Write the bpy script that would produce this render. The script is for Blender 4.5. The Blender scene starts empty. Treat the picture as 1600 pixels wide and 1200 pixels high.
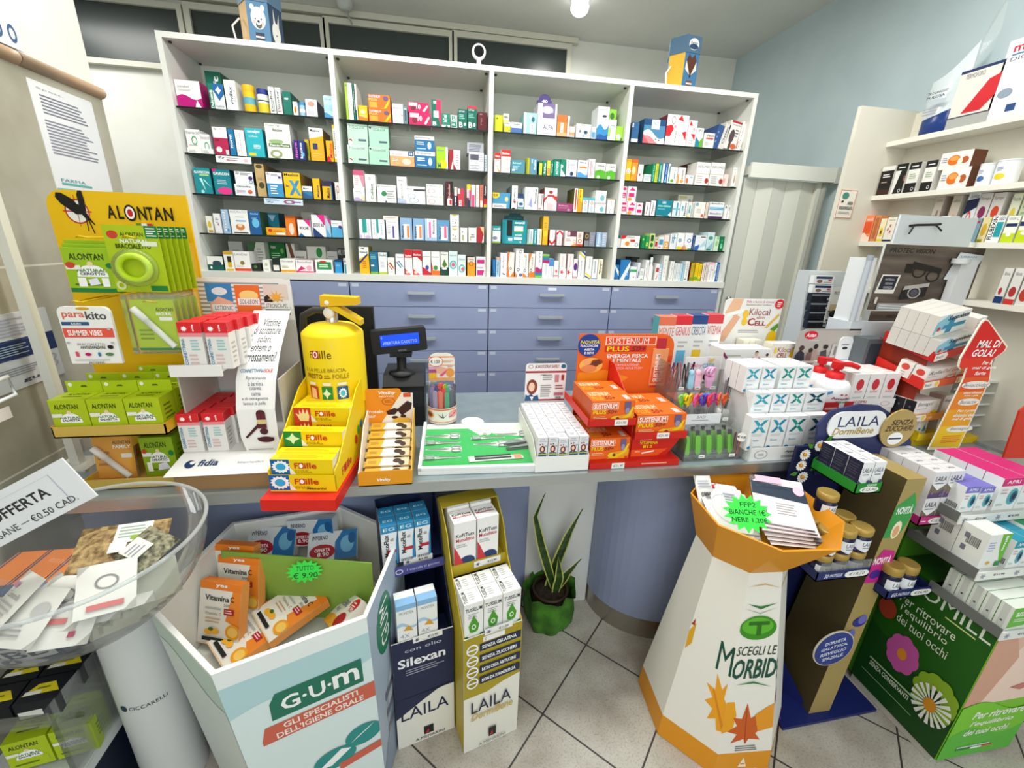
# Pharmacy counter seen over floor displays. Units: metres. X right, Y into the shop, Z up.
import bpy, math, random
from mathutils import Vector, Matrix
D = bpy.data
SC = bpy.context.scene
COL = SC.collection
V3 = Vector
PI = math.pi

# ---------------------------------------------------------------- camera, world, lights, exposure
FPX, YAW, PIT, ROL, EYE = 665.504, 0.175690, 0.324792, 0.036934, 1.6
_fw = V3((math.sin(YAW)*math.cos(PIT), math.cos(YAW)*math.cos(PIT), -math.sin(PIT)))
_rt = V3((math.cos(YAW), -math.sin(YAW), 0))
_up = _rt.cross(_fw)
_r2 = _rt*math.cos(ROL) + _up*math.sin(ROL)
_u2 = -_rt*math.sin(ROL) + _up*math.cos(ROL)
CAM = V3((0, 0, EYE))
cd = D.cameras.new('camera'); cam = D.objects.new('camera', cd); COL.objects.link(cam)
cd.sensor_width = 36; cd.lens = FPX/1600*36; cd.clip_start = .02
cam.matrix_world = Matrix((( _r2.x, _u2.x, -_fw.x, 0), (_r2.y, _u2.y, -_fw.y, 0), (_r2.z, _u2.z, -_fw.z, EYE), (0, 0, 0, 1)))
SC.camera = cam
SC.view_settings.view_transform = 'Standard'; SC.view_settings.look = 'None'
SC.view_settings.gamma = 1; SC.view_settings.use_curve_mapping = False
SC.view_settings.exposure = -0.08
SC.cycles.transparent_max_bounces = 24
w = D.worlds.new('shop_daylight'); SC.world = w; w.use_nodes = True
w.node_tree.nodes['Background'].inputs[0].default_value = (.95, 1, .98, 1)
w.node_tree.nodes['Background'].inputs[1].default_value = 0.55
def area(name, loc, size, power, rot=(0, 0, 0), col=(1, .99, .95)):
    l = D.lights.new(name, 'AREA'); l.shape = 'RECTANGLE'; l.size, l.size_y = size; l.energy = power; l.color = col
    o = D.objects.new(name, l); COL.objects.link(o); o.location = loc; o.rotation_euler = rot
    return o
area('ceiling_light', (-.6, .0, 2.94), (1.3, .3), 7)
area('ceiling_light', (1.2, .0, 2.94), (1.3, .3), 7)
area('ceiling_light', (-.45, 1.5, 2.94), (1.3, .3), 27)
area('ceiling_light', (1.1, 1.5, 2.94), (1.3, .3), 27)
area('ceiling_light', (.4, -.9, 2.94), (1.6, .5), 12)
area('back_room_fill', (-2.2, 2.9, 2.9), (.6, .6), 20)  # unseen lamp added to brighten the wall of the back room
area('shop_window_light', (.3, -1.9, 1.9), (3.2, 1.8), 38, (math.radians(90), 0, 0), (.93, .98, 1))

# ---------------------------------------------------------------- pixel (1600x1200 photo) -> point on a real plane
def ray(x, y):
    return _r2*((x-800)/FPX) - _u2*((y-600)/FPX) + _fw
def PZ(x, y, z): d = ray(x, y); return CAM + d*((z-EYE)/d.z)
def PY(x, y, Y): d = ray(x, y); return CAM + d*(Y/d.y)
def PX(x, y, X): d = ray(x, y); return CAM + d*(X/d.x)
def pj(p):
    c = V3(p)-CAM; k = FPX/c.dot(_fw); return 800+k*c.dot(_r2), 600-k*c.dot(_u2)

# ---------------------------------------------------------------- materials
def srgb(c):
    if len(c) == 3: c = ''.join(a*2 for a in c)
    f = lambda v: v/12.92 if v <= .04045 else ((v+.055)/1.055)**2.4
    return tuple(f(int(c[i:i+2], 16)/255) for i in (0, 2, 4)) + (1,)
_M = {}
def mat(c, r=.45, metal=0, bump=0, emit=0):
    k = (c, r, metal, bump, emit)
    if k in _M: return _M[k]
    m = D.materials.new('color_'+c); m.use_nodes = True; nt = m.node_tree; b = nt.nodes['Principled BSDF']
    b.inputs['Base Color'].default_value = srgb(c); b.inputs['Roughness'].default_value = r; b.inputs['Metallic'].default_value = metal
    b.inputs['Specular IOR Level'].default_value = .35
    if emit: b.inputs['Emission Color'].default_value = srgb(c); b.inputs['Emission Strength'].default_value = emit
    if bump:
        n = nt.nodes.new('ShaderNodeTexNoise'); n.inputs['Scale'].default_value = bump
        u = nt.nodes.new('ShaderNodeBump'); u.inputs['Strength'].default_value = .25; u.inputs['Distance'].default_value = .004
        nt.links.new(n.outputs[0], u.inputs['Height']); nt.links.new(u.outputs[0], b.inputs['Normal'])
    _M[k] = m; return m
def noisy(name, c1, c2, scale=8, r=.5, stretch=(1, 1, 1), detail=4, bump=0, lo=.35, hi=.65):
    m = D.materials.new(name); m.use_nodes = True; nt = m.node_tree; b = nt.nodes['Principled BSDF']
    tc = nt.nodes.new('ShaderNodeTexCoord'); mp = nt.nodes.new('ShaderNodeMapping'); mp.inputs['Scale'].default_value = stretch
    n = nt.nodes.new('ShaderNodeTexNoise'); n.inputs['Scale'].default_value = scale; n.inputs['Detail'].default_value = detail
    cr = nt.nodes.new('ShaderNodeValToRGB'); cr.color_ramp.elements[0].color = srgb(c1); cr.color_ramp.elements[1].color = srgb(c2)
    cr.color_ramp.elements[0].position = lo; cr.color_ramp.elements[1].position = hi
    L = nt.links.new
    L(tc.outputs['Object'], mp.inputs[0]); L(mp.outputs[0], n.inputs['Vector']); L(n.outputs[0], cr.inputs[0]); L(cr.outputs[0], b.inputs['Base Color'])
    b.inputs['Roughness'].default_value = r
    if bump:
        u = nt.nodes.new('ShaderNodeBump'); u.inputs['Strength'].default_value = bump; u.inputs['Distance'].default_value = .004
        L(n.outputs[0], u.inputs['Height']); L(u.outputs[0], b.inputs['Normal'])
    return m
def clear(name, tint='fff', refl=.12, body=.0, bodycol='fff'):
    """thin clear sheet: transparent, a little mirror at grazing angles, a little milky body"""
    m = D.materials.new(name); m.use_nodes = True; nt = m.node_tree; nt.nodes.clear(); L = nt.links.new
    o = nt.nodes.new('ShaderNodeOutputMaterial'); t = nt.nodes.new('ShaderNodeBsdfTransparent'); t.inputs[0].default_value = srgb(tint)
    g = nt.nodes.new('ShaderNodeBsdfGlossy'); g.inputs['Roughness'].default_value = .03
    lw = nt.nodes.new('ShaderNodeLayerWeight'); lw.inputs[0].default_value = .16
    mu = nt.nodes.new('ShaderNodeMath'); mu.operation = 'MULTIPLY_ADD'; mu.inputs[1].default_value = .8; mu.inputs[2].default_value = refl*.05
    mx = nt.nodes.new('ShaderNodeMixShader'); L(lw.outputs[0], mu.inputs[0]); L(mu.outputs[0], mx.inputs[0]); L(t.outputs[0], mx.inputs[1]); L(g.outputs[0], mx.inputs[2])
    last = mx
    if body:
        d = nt.nodes.new('ShaderNodeBsdfDiffuse'); d.inputs[0].default_value = srgb(bodycol)
        m2 = nt.nodes.new('ShaderNodeMixShader'); m2.inputs[0].default_value = body; L(mx.outputs[0], m2.inputs[1]); L(d.outputs[0], m2.inputs[2]); last = m2
    L(last.outputs[0], o.inputs[0]); return m
ACR = clear('clear_acrylic', 'fdfefe', .1, .03)
BAG = clear('clear_film', 'fff', .15, .05)
GLS = clear('green_glass', 'f7fbf9', .15)
def MT(c):
    return c if not isinstance(c, str) else mat(c)

# ---------------------------------------------------------------- text outlines (built-in font), cached as flat triangles in a 0..1 box
_T = {}
def glyphs(s, style=''):
    k = (s, style)
    if k in _T: return _T[k]
    c = D.curves.new('t', 'FONT'); c.body = s; c.resolution_u = 2; c.fill_mode = 'FRONT'
    if 'b' in style: c.offset = .022
    if 'i' in style: c.shear = .25
    o = D.objects.new('t', c)
    me = D.meshes.new_from_object(o)
    v = [tuple(p.co[:2]) for p in me.vertices]; f = [tuple(p.vertices) for p in me.polygons]
    D.objects.remove(o); D.curves.remove(c); D.meshes.remove(me)
    if v:
        x0 = min(p[0] for p in v); x1 = max(p[0] for p in v); y0 = min(p[1] for p in v); y1 = max(p[1] for p in v)
        v = [((p[0]-x0)/(x1-x0 or 1), (p[1]-y0)/(y1-y0 or 1)) for p in v]
    _T[k] = (v, f); return _T[k]

# ---------------------------------------------------------------- mesh builder
class MB:
    def __init__(s): s.v = []; s.f = []; s.m = []; s.mats = []; s.sm = []
    def mi(s, c):
        c = MT(c)
        if c not in s.mats: s.mats.append(c)
        return s.mats.index(c)
    def add(s, vs, fs, c, smooth=False):
        n = len(s.v); i = s.mi(c); s.v += [tuple(p) for p in vs]; s.f += [tuple(a+n for a in f) for f in fs]; s.m += [i]*len(fs); s.sm += [smooth]*len(fs); return s
    def box(s, x0, x1, y0, y1, z0, z1, c, **k):
        """faces: front (-Y), back, left (-X), right, top, bottom; colour per face through k"""
        P = [(x0, y0, z0), (x1, y0, z0), (x1, y1, z0), (x0, y1, z0), (x0, y0, z1), (x1, y0, z1), (x1, y1, z1), (x0, y1, z1)]
        Fs = dict(front=(0, 1, 5, 4), back=(2, 3, 7, 6), left=(3, 0, 4, 7), right=(1, 2, 6, 5), top=(4, 5, 6, 7), bottom=(3, 2, 1, 0))
        n = len(s.v); s.v += P
        for a, f in Fs.items():
            s.f.append(tuple(i+n for i in f)); s.m.append(s.mi(k.get(a, c))); s.sm.append(False)
        return s
    def poly(s, pts, c): return s.add(pts, [tuple(range(len(pts)))], c)
    def extr(s, pts, vec, c, side=None, back=None):
        """polygon pts pushed along vec; pts must face against vec"""
        n = len(pts); vec = V3(vec); q = [V3(p) for p in pts]; t = [p+vec for p in q]
        nrm = V3((0, 0, 0))
        for i in range(n): nrm += q[i].cross(q[(i+1) % n])
        if nrm.dot(vec) > 0: q.reverse(); t.reverse()
        s.add(q+t, [tuple(range(n))], c); b = len(s.v)-2*n
        s.f.append(tuple(b+n+i for i in reversed(range(n)))); s.m.append(s.mi(back or c)); s.sm.append(False)
        for i in range(n):
            j = (i+1) % n; s.f.append((b+i, b+n+i, b+n+j, b+j)); s.m.append(s.mi(side or c)); s.sm.append(False)
        return s
    def lathe(s, prof, c, n=24, o=(0, 0, 0), a0=0, a1=2*PI, cap=True, smooth=True):
        full = abs(a1-a0-2*PI) < 1e-6; k = n if full else n+1
        vs = []; fs = []
        for r, z in prof:
            for i in range(k):
                a = a0+(a1-a0)*i/n; vs.append((o[0]+r*math.cos(a), o[1]+r*math.sin(a), o[2]+z))
        for j in range(len(prof)-1):
            for i in range(n):
                i2 = (i+1) % k; fs.append((j*k+i, j*k+i2, (j+1)*k+i2, (j+1)*k+i))
        s.add(vs, fs, c, smooth)
        if cap and full:
            if prof[0][0] > 1e-6: s.add(vs[:k], [tuple(reversed(range(k)))], c)
            if prof[-1][0] > 1e-6: s.add(vs[-k:], [tuple(range(k))], c)
        return s
    def tube(s, pts, r, c, n=8, closed=False):
        P = [V3(p) for p in pts]; R = r if isinstance(r, (list, tuple)) else [r]*len(P); vs = []; fs = []
        up = None
        for i, p in enumerate(P):
            a = P[i-1] if i or closed else P[i]; b = P[(i+1) % len(P)] if i < len(P)-1 or closed else P[i]
            t = (b-a).normalized()
            if up is None: up = t.orthogonal().normalized()
            up = (up - t*up.dot(t)); up = up.normalized() if up.length > 1e-6 else t.orthogonal().normalized()
            w_ = t.cross(up)
            for j in range(n):
                q = 2*PI*j/n; vs.append(p + (up*math.cos(q)+w_*math.sin(q))*R[i])
        m = len(P)
        for i in range(m if closed else m-1):
            for j in range(n):
                i2 = (i+1) % m; fs.append((i*n+j, i*n+(j+1) % n, i2*n+(j+1) % n, i2*n+j))
        s.add(vs, fs, c, True)
        if not closed: s.add(vs[:n], [tuple(reversed(range(n)))], c); s.add(vs[-n:], [tuple(range(n))], c)
        return s
    def ball(s, o, r, c, n=16):
        r = r if isinstance(r, (tuple, list)) else (r, r, r); vs = []; fs = []; h = n//2
        for j in range(h+1):
            for i in range(n):
                a = PI*j/h; b = 2*PI*i/n; vs.append((o[0]+r[0]*math.sin(a)*math.cos(b), o[1]+r[1]*math.sin(a)*math.sin(b), o[2]-r[2]*math.cos(a)))
        for j in range(h):
            for i in range(n): fs.append((j*n+i, j*n+(i+1) % n, (j+1)*n+(i+1) % n, (j+1)*n+i))
        return s.add(vs, fs, c, True)
    def xf(s, M, start=0):
        for i in range(start, len(s.v)): s.v[i] = tuple(M @ V3(s.v[i]))
        return s
    def pr(s, O, U, V, dsl):
        """print flat marks on the face with corner O, width U, height V: commands parted by ';', coordinates are fractions of the face"""
        if not dsl: return s
        O, U, V = V3(O), V3(U), V3(V); N = U.cross(V).normalized(); lay = 0
        free = dsl[0] == '!'; dsl = dsl.lstrip('!'); k1 = lambda x: x if free else min(1, max(0, x))
        def put(uv, c, faces=None):
            s.add([O+U*k1(u)+V*k1(v)+N*(.00035+lay*.00022) for u, v in uv], faces or [tuple(range(len(uv)))], c)
        for cmd in dsl.split(';'):
            cmd = cmd.strip()
            if not cmd: continue
            t = cmd.split(' '); op, c = t[0], t[1]
            if op[0] == 't':
                u0, v0, u1, v1 = map(float, t[2:6]); gv, gf = glyphs(' '.join(t[6:]), op[1:].replace('v', ''))
                if 'v' in op: put([(u1-(u1-u0)*b, v0+(v1-v0)*a) for a, b in gv], c, gf)
                else: put([(u0+(u1-u0)*a, v0+(v1-v0)*b) for a, b in gv], c, gf)
                lay += 1; continue
            a = [float(x) for x in t[2:]]
            if op == 'r': put([(a[0], a[1]), (a[2], a[1]), (a[2], a[3]), (a[0], a[3])], c)
            elif op == 'e': put([(a[0]+a[2]*math.cos(i*PI/12), a[1]+a[3]*math.sin(i*PI/12)) for i in range(24)], c)
            elif op == 'p': put(list(zip(a[::2], a[1::2])), c)
            elif op == 'o':
                n = 24; k = a[4]; q = [(a[0]+a[2]*f*math.cos(2*PI*i/n), a[1]+a[3]*f*math.sin(2*PI*i/n)) for f in (1, 1-k) for i in range(n)]
                put(q, c, [(i, (i+1) % n, n+(i+1) % n, n+i) for i in range(n)])
            elif op == 'w':   # lower region under a wavy edge from height a0 (left) to a1 (right), bulge a2
                b = a[2] if len(a) > 2 else .06; n = 14
                put([(0, 0)]+[(1, 0)]+[(1-i/n, a[1]+(a[0]-a[1])*i/n+b*math.sin(2*PI*(1-i/n))) for i in range(n+1)], c)
            elif op == 'l':   # lines of small print
                n = int(a[4]); rg = random.Random(int(a[0]*97+a[1]*31+n)); h = (a[3]-a[1])/n
                for i in range(n):
                    e = a[0]+(a[2]-a[0])*rg.uniform(.7, 1); y = a[3]-(i+.75)*h
                    put([(a[0], y), (e, y), (e, y+h*.42), (a[0], y+h*.42)], c)
            elif op == 'k':   # bar code
                rg = random.Random(7); x = a[0]
                while x < a[2]:
                    q = (a[2]-a[0])*rg.uniform(.02, .07); put([(x, a[1]), (x+q, a[1]), (x+q, a[3]), (x, a[3])], c); x += q*2
            elif op == 's':   # star burst: cu cv ru rv points inner
                n = int(a[4]); put([(a[0]+a[2]*(1 if i % 2 == 0 else a[5])*math.cos(PI*i/n), a[1]+a[3]*(1 if i % 2 == 0 else a[5])*math.sin(PI*i/n)) for i in range(2*n)], c)
            lay += 1
        return s
    def prbox(s, x0, x1, y0, y1, z0, z1, c, front='', top='', left='', right='', fc=None):
        s.box(x0, x1, y0, y1, z0, z1, c, **(fc or {})); w, d, h = x1-x0, y1-y0, z1-z0
        s.pr((x0, y0, z0), (w, 0, 0), (0, 0, h), front); s.pr((x0, y0, z1), (w, 0, 0), (0, d, 0), top)
        s.pr((x0, y1, z0), (0, -d, 0), (0, 0, h), left); s.pr((x1, y0, z0), (0, d, 0), (0, 0, h), right)
        return s
    def strips(s, n=12):
        """cut flat prints into upright strips so that they can be wrapped round a curve"""
        V, F, M = s.v, s.f, s.m; s.v = []; s.f = []; s.m = []; s.sm = []
        def clip(p, x, sg):
            o = []
            for i in range(len(p)):
                a, b = p[i-1], p[i]; da, db = (a[0]-x)*sg, (b[0]-x)*sg
                if (da < 0) != (db < 0): t = da/(da-db); o.append(tuple(a[j]+(b[j]-a[j])*t for j in range(3)))
                if db >= 0: o.append(b)
            return o
        for f, m in zip(F, M):
            p = [V[i] for i in f]; lo = min(q[0] for q in p); hi = max(q[0] for q in p)
            for k in range(int((lo+.5)*n), min(n-1, int((hi+.5)*n))+1):
                c = clip(clip(p, -.5+k/n, 1), -.5+(k+1)/n, -1)
                if len(c) > 2: i = len(s.v); s.v += c; s.f.append(tuple(range(i, i+len(c)))); s.m.append(m); s.sm.append(False)
        return s
    def join(s, q):
        n = len(s.v); s.v += q.v; s.f += [tuple(i+n for i in f) for f in q.f]; s.m += [s.mi(q.mats[i]) for i in q.m]; s.sm += q.sm; return s
    def mesh(s, name):
        me = D.meshes.new(name); me.from_pydata(s.v, [], s.f)
        for m in s.mats: me.materials.append(m)
        me.polygons.foreach_set('material_index', s.m); me.polygons.foreach_set('use_smooth', s.sm); me.update(); return me
    def build(s, name, parent=None, loc=(0, 0, 0), rz=0, rot=None):
        return link(name, s.mesh(name), parent, loc, rz, rot)
def link(name, me, parent=None, loc=(0, 0, 0), rz=0, rot=None):
    o = D.objects.new(name, me); COL.objects.link(o); o.parent = parent; o.location = loc; o.rotation_euler = rot or (0, 0, rz); return o
def tag(o, label, cat, group=None, kind=None):
    if label: o['label'] = label
    if cat: o['category'] = cat
    if group: o['group'] = group
    if kind: o['kind'] = kind
    return o
def thing(name, label, cat, loc=(0, 0, 0), rz=0, group=None, rot=None):
    return tag(link(name, None, None, loc, rz, rot), label, cat, group)
def struct(name, mb, parent=None, **k):
    o = mb.build(name, parent, **k); o['kind'] = 'structure'; return o
def copy_tree(o, parent=None):
    c = o.copy(); COL.objects.link(c); c.parent = parent
    for ch in list(o.children): copy_tree(ch, c)
    return c
ORD = 'first second third fourth fifth sixth seventh eighth ninth tenth eleventh twelfth thirteenth fourteenth fifteenth sixteenth seventeenth eighteenth nineteenth twentieth'.split()
_B = {}
def carton(name, label, cat, loc, dim, base='eee', front='', top='', left='', right='', rz=0, group=None, rot=None, cols=None):
    """a printed folding carton standing at loc (centre of its foot), front face towards -Y"""
    w, d, h = dim; k = (round(w, 4), round(d, 4), round(h, 4), base, front, top, left, right, str(cols))
    if k not in _B: _B[k] = MB().prbox(-w/2, w/2, -d/2, d/2, 0, h, base, front, top, left, right, cols).mesh(name)
    return tag(link(name, _B[k], None, loc, rz, rot), label, cat, group)

# ================================================================ the room
ZC = .9                                                     # counter top
XL, XR, YB, ZCEIL = -1.15, 2.33, 3.63, 3.0
def tile_material():
    m = D.materials.new('floor_tiles'); m.use_nodes = True; nt = m.node_tree; b = nt.nodes['Principled BSDF']; L = nt.links.new
    def N(t, **k):
        n = nt.nodes.new(t)
        for a, v in k.items(): setattr(n, a, v)
        return n
    def mth(op, a, bb=None):
        n = N('ShaderNodeMath', operation=op)
        for i, x in enumerate((a, bb)):
            if x is None: continue
            if isinstance(x, (int, float)): n.inputs[i].default_value = x
            else: L(x, n.inputs[i])
        return n.outputs[0]
    g = N('ShaderNodeNewGeometry'); sp = N('ShaderNodeSeparateXYZ'); L(g.outputs['Position'], sp.inputs[0])
    T = .346; r2 = math.sqrt(.5)
    s = mth('DIVIDE', mth('SUBTRACT', mth('MULTIPLY', mth('ADD', sp.outputs[0], sp.outputs[1]), r2), .964), T)
    t = mth('DIVIDE', mth('SUBTRACT', mth('MULTIPLY', mth('SUBTRACT', sp.outputs[0], sp.outputs[1]), r2), -.486), T)
    def edge(q): f = mth('FRACT', mth('ADD', q, 50)); return mth('MINIMUM', f, mth('SUBTRACT', 1, f))
    e = mth('MINIMUM', edge(s), edge(t)); grout = mth('LESS_THAN', e, .0085)
    n1 = N('ShaderNodeTexNoise'); n1.inputs['Scale'].default_value = 5.5; n1.inputs['Detail'].default_value = 6; L(g.outputs['Position'], n1.inputs['Vector'])
    n2 = N('ShaderNodeTexNoise'); n2.inputs['Scale'].default_value = 160; n2.inputs['Detail'].default_value = 3; L(g.outputs['Position'], n2.inputs['Vector'])
    cr = N('ShaderNodeValToRGB'); ce = cr.color_ramp.elements; ce[0].position, ce[1].position = .3, .62; ce[0].color = srgb('a0968a'); ce[1].color = srgb('c3bfb5')
    L(n1.outputs[0], cr.inputs[0])
    c2 = N('ShaderNodeValToRGB'); ce = c2.color_ramp.elements; ce[0].position, ce[1].position = .3, .5; ce[0].color = srgb('c9c6be'); ce[1].color = (1, 1, 1, 1); L(n2.outputs[0], c2.inputs[0])
    mu = N('ShaderNodeMix', data_type='RGBA', blend_type='MULTIPLY'); mu.inputs[0].default_value = .7; L(cr.outputs[0], mu.inputs[6]); L(c2.outputs[0], mu.inputs[7])
    mx = N('ShaderNodeMix', data_type='RGBA'); L(grout, mx.inputs[0]); L(mu.outputs[2], mx.inputs[6]); mx.inputs[7].default_value = srgb('3c3a37')
    L(mx.outputs[2], b.inputs['Base Color']); b.inputs['Roughness'].default_value = .38
    return m
def wall_tile_material():
    m = noisy('wall_tiles', '98937f', 'b3ae9d', 4, .35, detail=6); nt = m.node_tree; b = nt.nodes['Principled BSDF']; L = nt.links.new
    src = b.inputs['Base Color'].links[0].from_socket
    br = nt.nodes.new('ShaderNodeTexBrick'); br.offset = 0; mp = nt.nodes.new('ShaderNodeMapping'); tc = nt.nodes.new('ShaderNodeTexCoord')
    cx = nt.nodes.new('ShaderNodeSeparateXYZ'); cb = nt.nodes.new('ShaderNodeCombineXYZ')
    L(tc.outputs['Object'], cx.inputs[0]); L(cx.outputs[1], cb.inputs[0]); L(cx.outputs[2], cb.inputs[1]); L(cb.outputs[0], mp.inputs[0])
    mp.inputs['Location'].default_value = (.28, .13, 0); br.inputs['Scale'].default_value = 1; br.inputs['Brick Width'].default_value = 1.2; br.inputs['Row Height'].default_value = .538
    br.inputs['Mortar Size'].default_value = .003; br.inputs['Color1'].default_value = br.inputs['Color2'].default_value = (1, 1, 1, 1); br.inputs['Mortar'].default_value = srgb('d8d2c4')
    L(mp.outputs[0], br.inputs['Vector'])
    mx = nt.nodes.new('ShaderNodeMix'); mx.data_type = 'RGBA'; L(br.outputs['Fac'], mx.inputs[0]); L(src, mx.inputs[6]); mx.inputs[7].default_value = srgb('d5cfc0'); L(mx.outputs[2], b.inputs['Base Color'])
    return m
PLASTER = noisy('white_plaster', 'dadad0', 'e0e0d8', 6, .8, bump=.1)
BLUEP = noisy('pale_blue_paint', 'b2c3c8', 'b8c8cc', 5, .75, bump=.1)
CEILP = noisy('ceiling_paint', 'cfd0ca', 'd4d5d0', 3, .85, bump=.1)
struct('floor', MB().box(-3.2, 3.2, -2.2, 4.0, -.05, 0, tile_material()))
struct('ceiling', MB().box(-3.2, 3.2, -2.2, 4.0, ZCEIL, ZCEIL+.05, CEILP))
struct('wall_back', MB().box(-3.2, 3.2, YB, YB+.1, 0, ZCEIL, PLASTER))
struct('wall_right', MB().box(XR, XR+.1, -1.9, YB, 0, ZCEIL, BLUEP))
wl = struct('wall_left', MB().box(XL-.12, XL-.012, -1.9, 1.94, 0, ZCEIL, PLASTER))
struct('tile_cladding', MB().box(XL-.0119, XL, -1.9, 1.945, 0, 2.02, wall_tile_material()), wl)
t = MB()
for y0, y1 in [(-1.2, -.3), (-.297, .6), (.603, 1.5), (1.503, 1.62), (1.623, 1.945)]:
    t.add([], [], '000'); n0 = len(t.v); k = 10
    vs = []
    for y in (y0, y1):
        for i in range(k+1):
            a = -PI/2+PI*i/k; vs.append((XL-.011+.028*max(0, math.cos(a))+.002, y, 2.035+.02*math.sin(a)))
    t.add(vs, [(i, i+1, k+2+i, k+1+i) for i in range(k)]+[tuple(range(k+1)), tuple(reversed(range(k+1, 2*k+2)))], mat('a58a6e', .3), True)
struct('trim_1', t)
# high band of windows in the back wall
FR = mat('cfcdbd', .4)
def window(n, x0, x1, z0, z1, m=.035, pane='3d4442'):
    wf = MB()
    y = YB-.045
    for a in ((x0-m, x0, z0-m, z1+m), (x1, x1+m, z0-m, z1+m), (x0, x1, z1, z1+m), (x0, x1, z0-m, z0)): wf.box(a[0], a[1], y, YB-.001, a[2], a[3], FR)
    o = struct('window_%d' % n, wf)
    struct('pane', MB().box(x0, x1, y+.02, y+.028, z0, z1, mat(pane, .25)), o)
window(1, -2.35, -1.59, 2.60, 2.9, .03)
window(2, -1.515, -.742, 2.60, 2.91)
window(3, -.684, .103, 2.60, 2.92)
window(4, .161, .952, 2.60, 2.925)
struct('trim_2', MB().box(-2.6, 1.03, YB-.055, YB-.001, 2.963, 2.998, FR))
# folding door beside the shelving
hd = struct('door_1', MB().box(1.735, 2.30, 2.40, 2.50, 2.0, 2.045, 'e4e4da').box(1.735, 2.285, 2.385, 2.40, 1.985, 2.06, 'e8e8de').box(2.285, 2.31, 2.38, 2.44, 1.98, 2.065, 'c5c6bd'))
xs = [1.735, 1.83, 1.925, 2.02, 2.115, 2.21]
for i in range(5):
    a, b = (2.44, 2.425) if i % 2 else (2.425, 2.44)
    struct('door_leaf', MB().extr([(xs[i], a, .01), (xs[i+1]-.002, b, .01), (xs[i+1]-.002, b, 1.985), (xs[i], a, 1.985)], (0, .012, 0), 'dcdcd1'), hd)
struct('door_jamb', MB().box(2.21, 2.235, 2.415, 2.45, 0, 1.985, 'dcdcd1').lathe([(.022, 0), (.022, 1.985)], 'a9aaa0', 16, (2.258, 2.43, 0)), hd)
kb = MB().lathe([(.006, 0), (.006, .012), (.014, .016), (.015, .026), (.008, .032)], mat('bbb', .3, .8), 14).xf(Matrix.Rotation(PI/2, 4, 'X'))
struct('door_knob', kb, hd, loc=(1.765, 2.425, 1.31))
# ceiling lamp and a small detector
p = PZ(907, -4, ZCEIL)
lm = thing('ceiling_lamp', 'glowing white lamp on the ceiling above the shelving', 'lamp', p)
MB().lathe([(.06, 0), (.06, -.015), (.05, -.02)], 'ddd', 20).build('lamp_base', lm)
MB().ball((0, 0, -.05), (.055, .055, .045), mat('ffffff', .3, emit=6)).build('bulb', lm)
p = PZ(538, 2, ZCEIL)
l_ = D.lights.new('lamp_light', 'AREA'); l_.shape = 'DISK'; l_.size = .12; l_.energy = 12; l_.color = (1, .98, .93); l_ = D.objects.new('lamp_light', l_); COL.objects.link(l_); l_.parent = lm; l_.location = (0, 0, -.1)
lm = thing('smoke_detector', 'small grey detector fixed to the ceiling above the window band', 'detector', p)
MB().lathe([(.05, 0), (.05, -.02), (.035, -.045), (.02, -.05)], 'b9bcb8', 20).build('housing', lm)
MB().tube([(0, 0, -.03), (.03, .05, -.1)], .006, '999').build('cable', lm)

# ================================================================ shelving with drawers behind the counter
YS, YSB = 2.40, 2.72
SX0, SX1 = -1.161, 1.704
WHT = mat('e6e7e0', .4)
GZ = [2.117, 1.931, 1.76, 1.583, 1.405]                      # four glass shelves and the carcass floor
DIV = [-.46, .272, .99]
sh = thing('shelving_unit', 'tall white shelving unit with glass shelves of medicine behind the counter', 'shelving', (0, 0, 0))
MB().box(SX0, SX1, YSB, YSB+.012, 1.36, 2.385, mat('e8e9df', .5)).build('back_panel', sh)
MB().box(SX0, SX1, YS, YSB, 2.366, 2.388, WHT).build('top_panel', sh)
MB().box(SX0, SX1, YS-.012, YSB, 1.372, GZ[4], WHT).build('bottom_panel', sh)
MB().box(SX0, SX0+.022, YS, YSB, GZ[4], 2.366, WHT).build('side_panel', sh)
MB().box(SX1-.022, SX1, YS, YSB, GZ[4], 2.366, WHT).build('side_panel', sh)
for x in DIV: MB().box(x-.011, x+.011, YS, YSB, GZ[4], 2.366, WHT).build('divider', sh)
BX = [(SX0+.022, DIV[0]-.011), (DIV[0]+.011, DIV[1]-.011), (DIV[1]+.011, DIV[2]-.011), (DIV[2]+.011, SX1-.022)]
GEDGE = mat('16211f', .15)
for a, b in BX:
    for z in GZ[:4]:
        MB().box(a+.001, b-.001, YS+.012, YSB-.002, z-.007, z, GLS, front=GEDGE).build('glass_shelf', sh)
    for x in (a+.012, b-.012):
        for y in (YS+.04, YSB-.03): MB().lathe([(.007, 0), (.007, .006)], '333', 10, (x, y, 2.3595)).build('cam_cover', sh)
dz = [1.366, 1.239, 1.115, .991, .862, .72, .56, .40, .24, .08]
LAV = noisy('lavender_laminate', '8e99bc', '949fc0', 3, .4, detail=2)
DX = [SX0, -.462, .274, .992, SX1-.022]
HND = mat('aab3b8', .4, .15)
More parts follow.
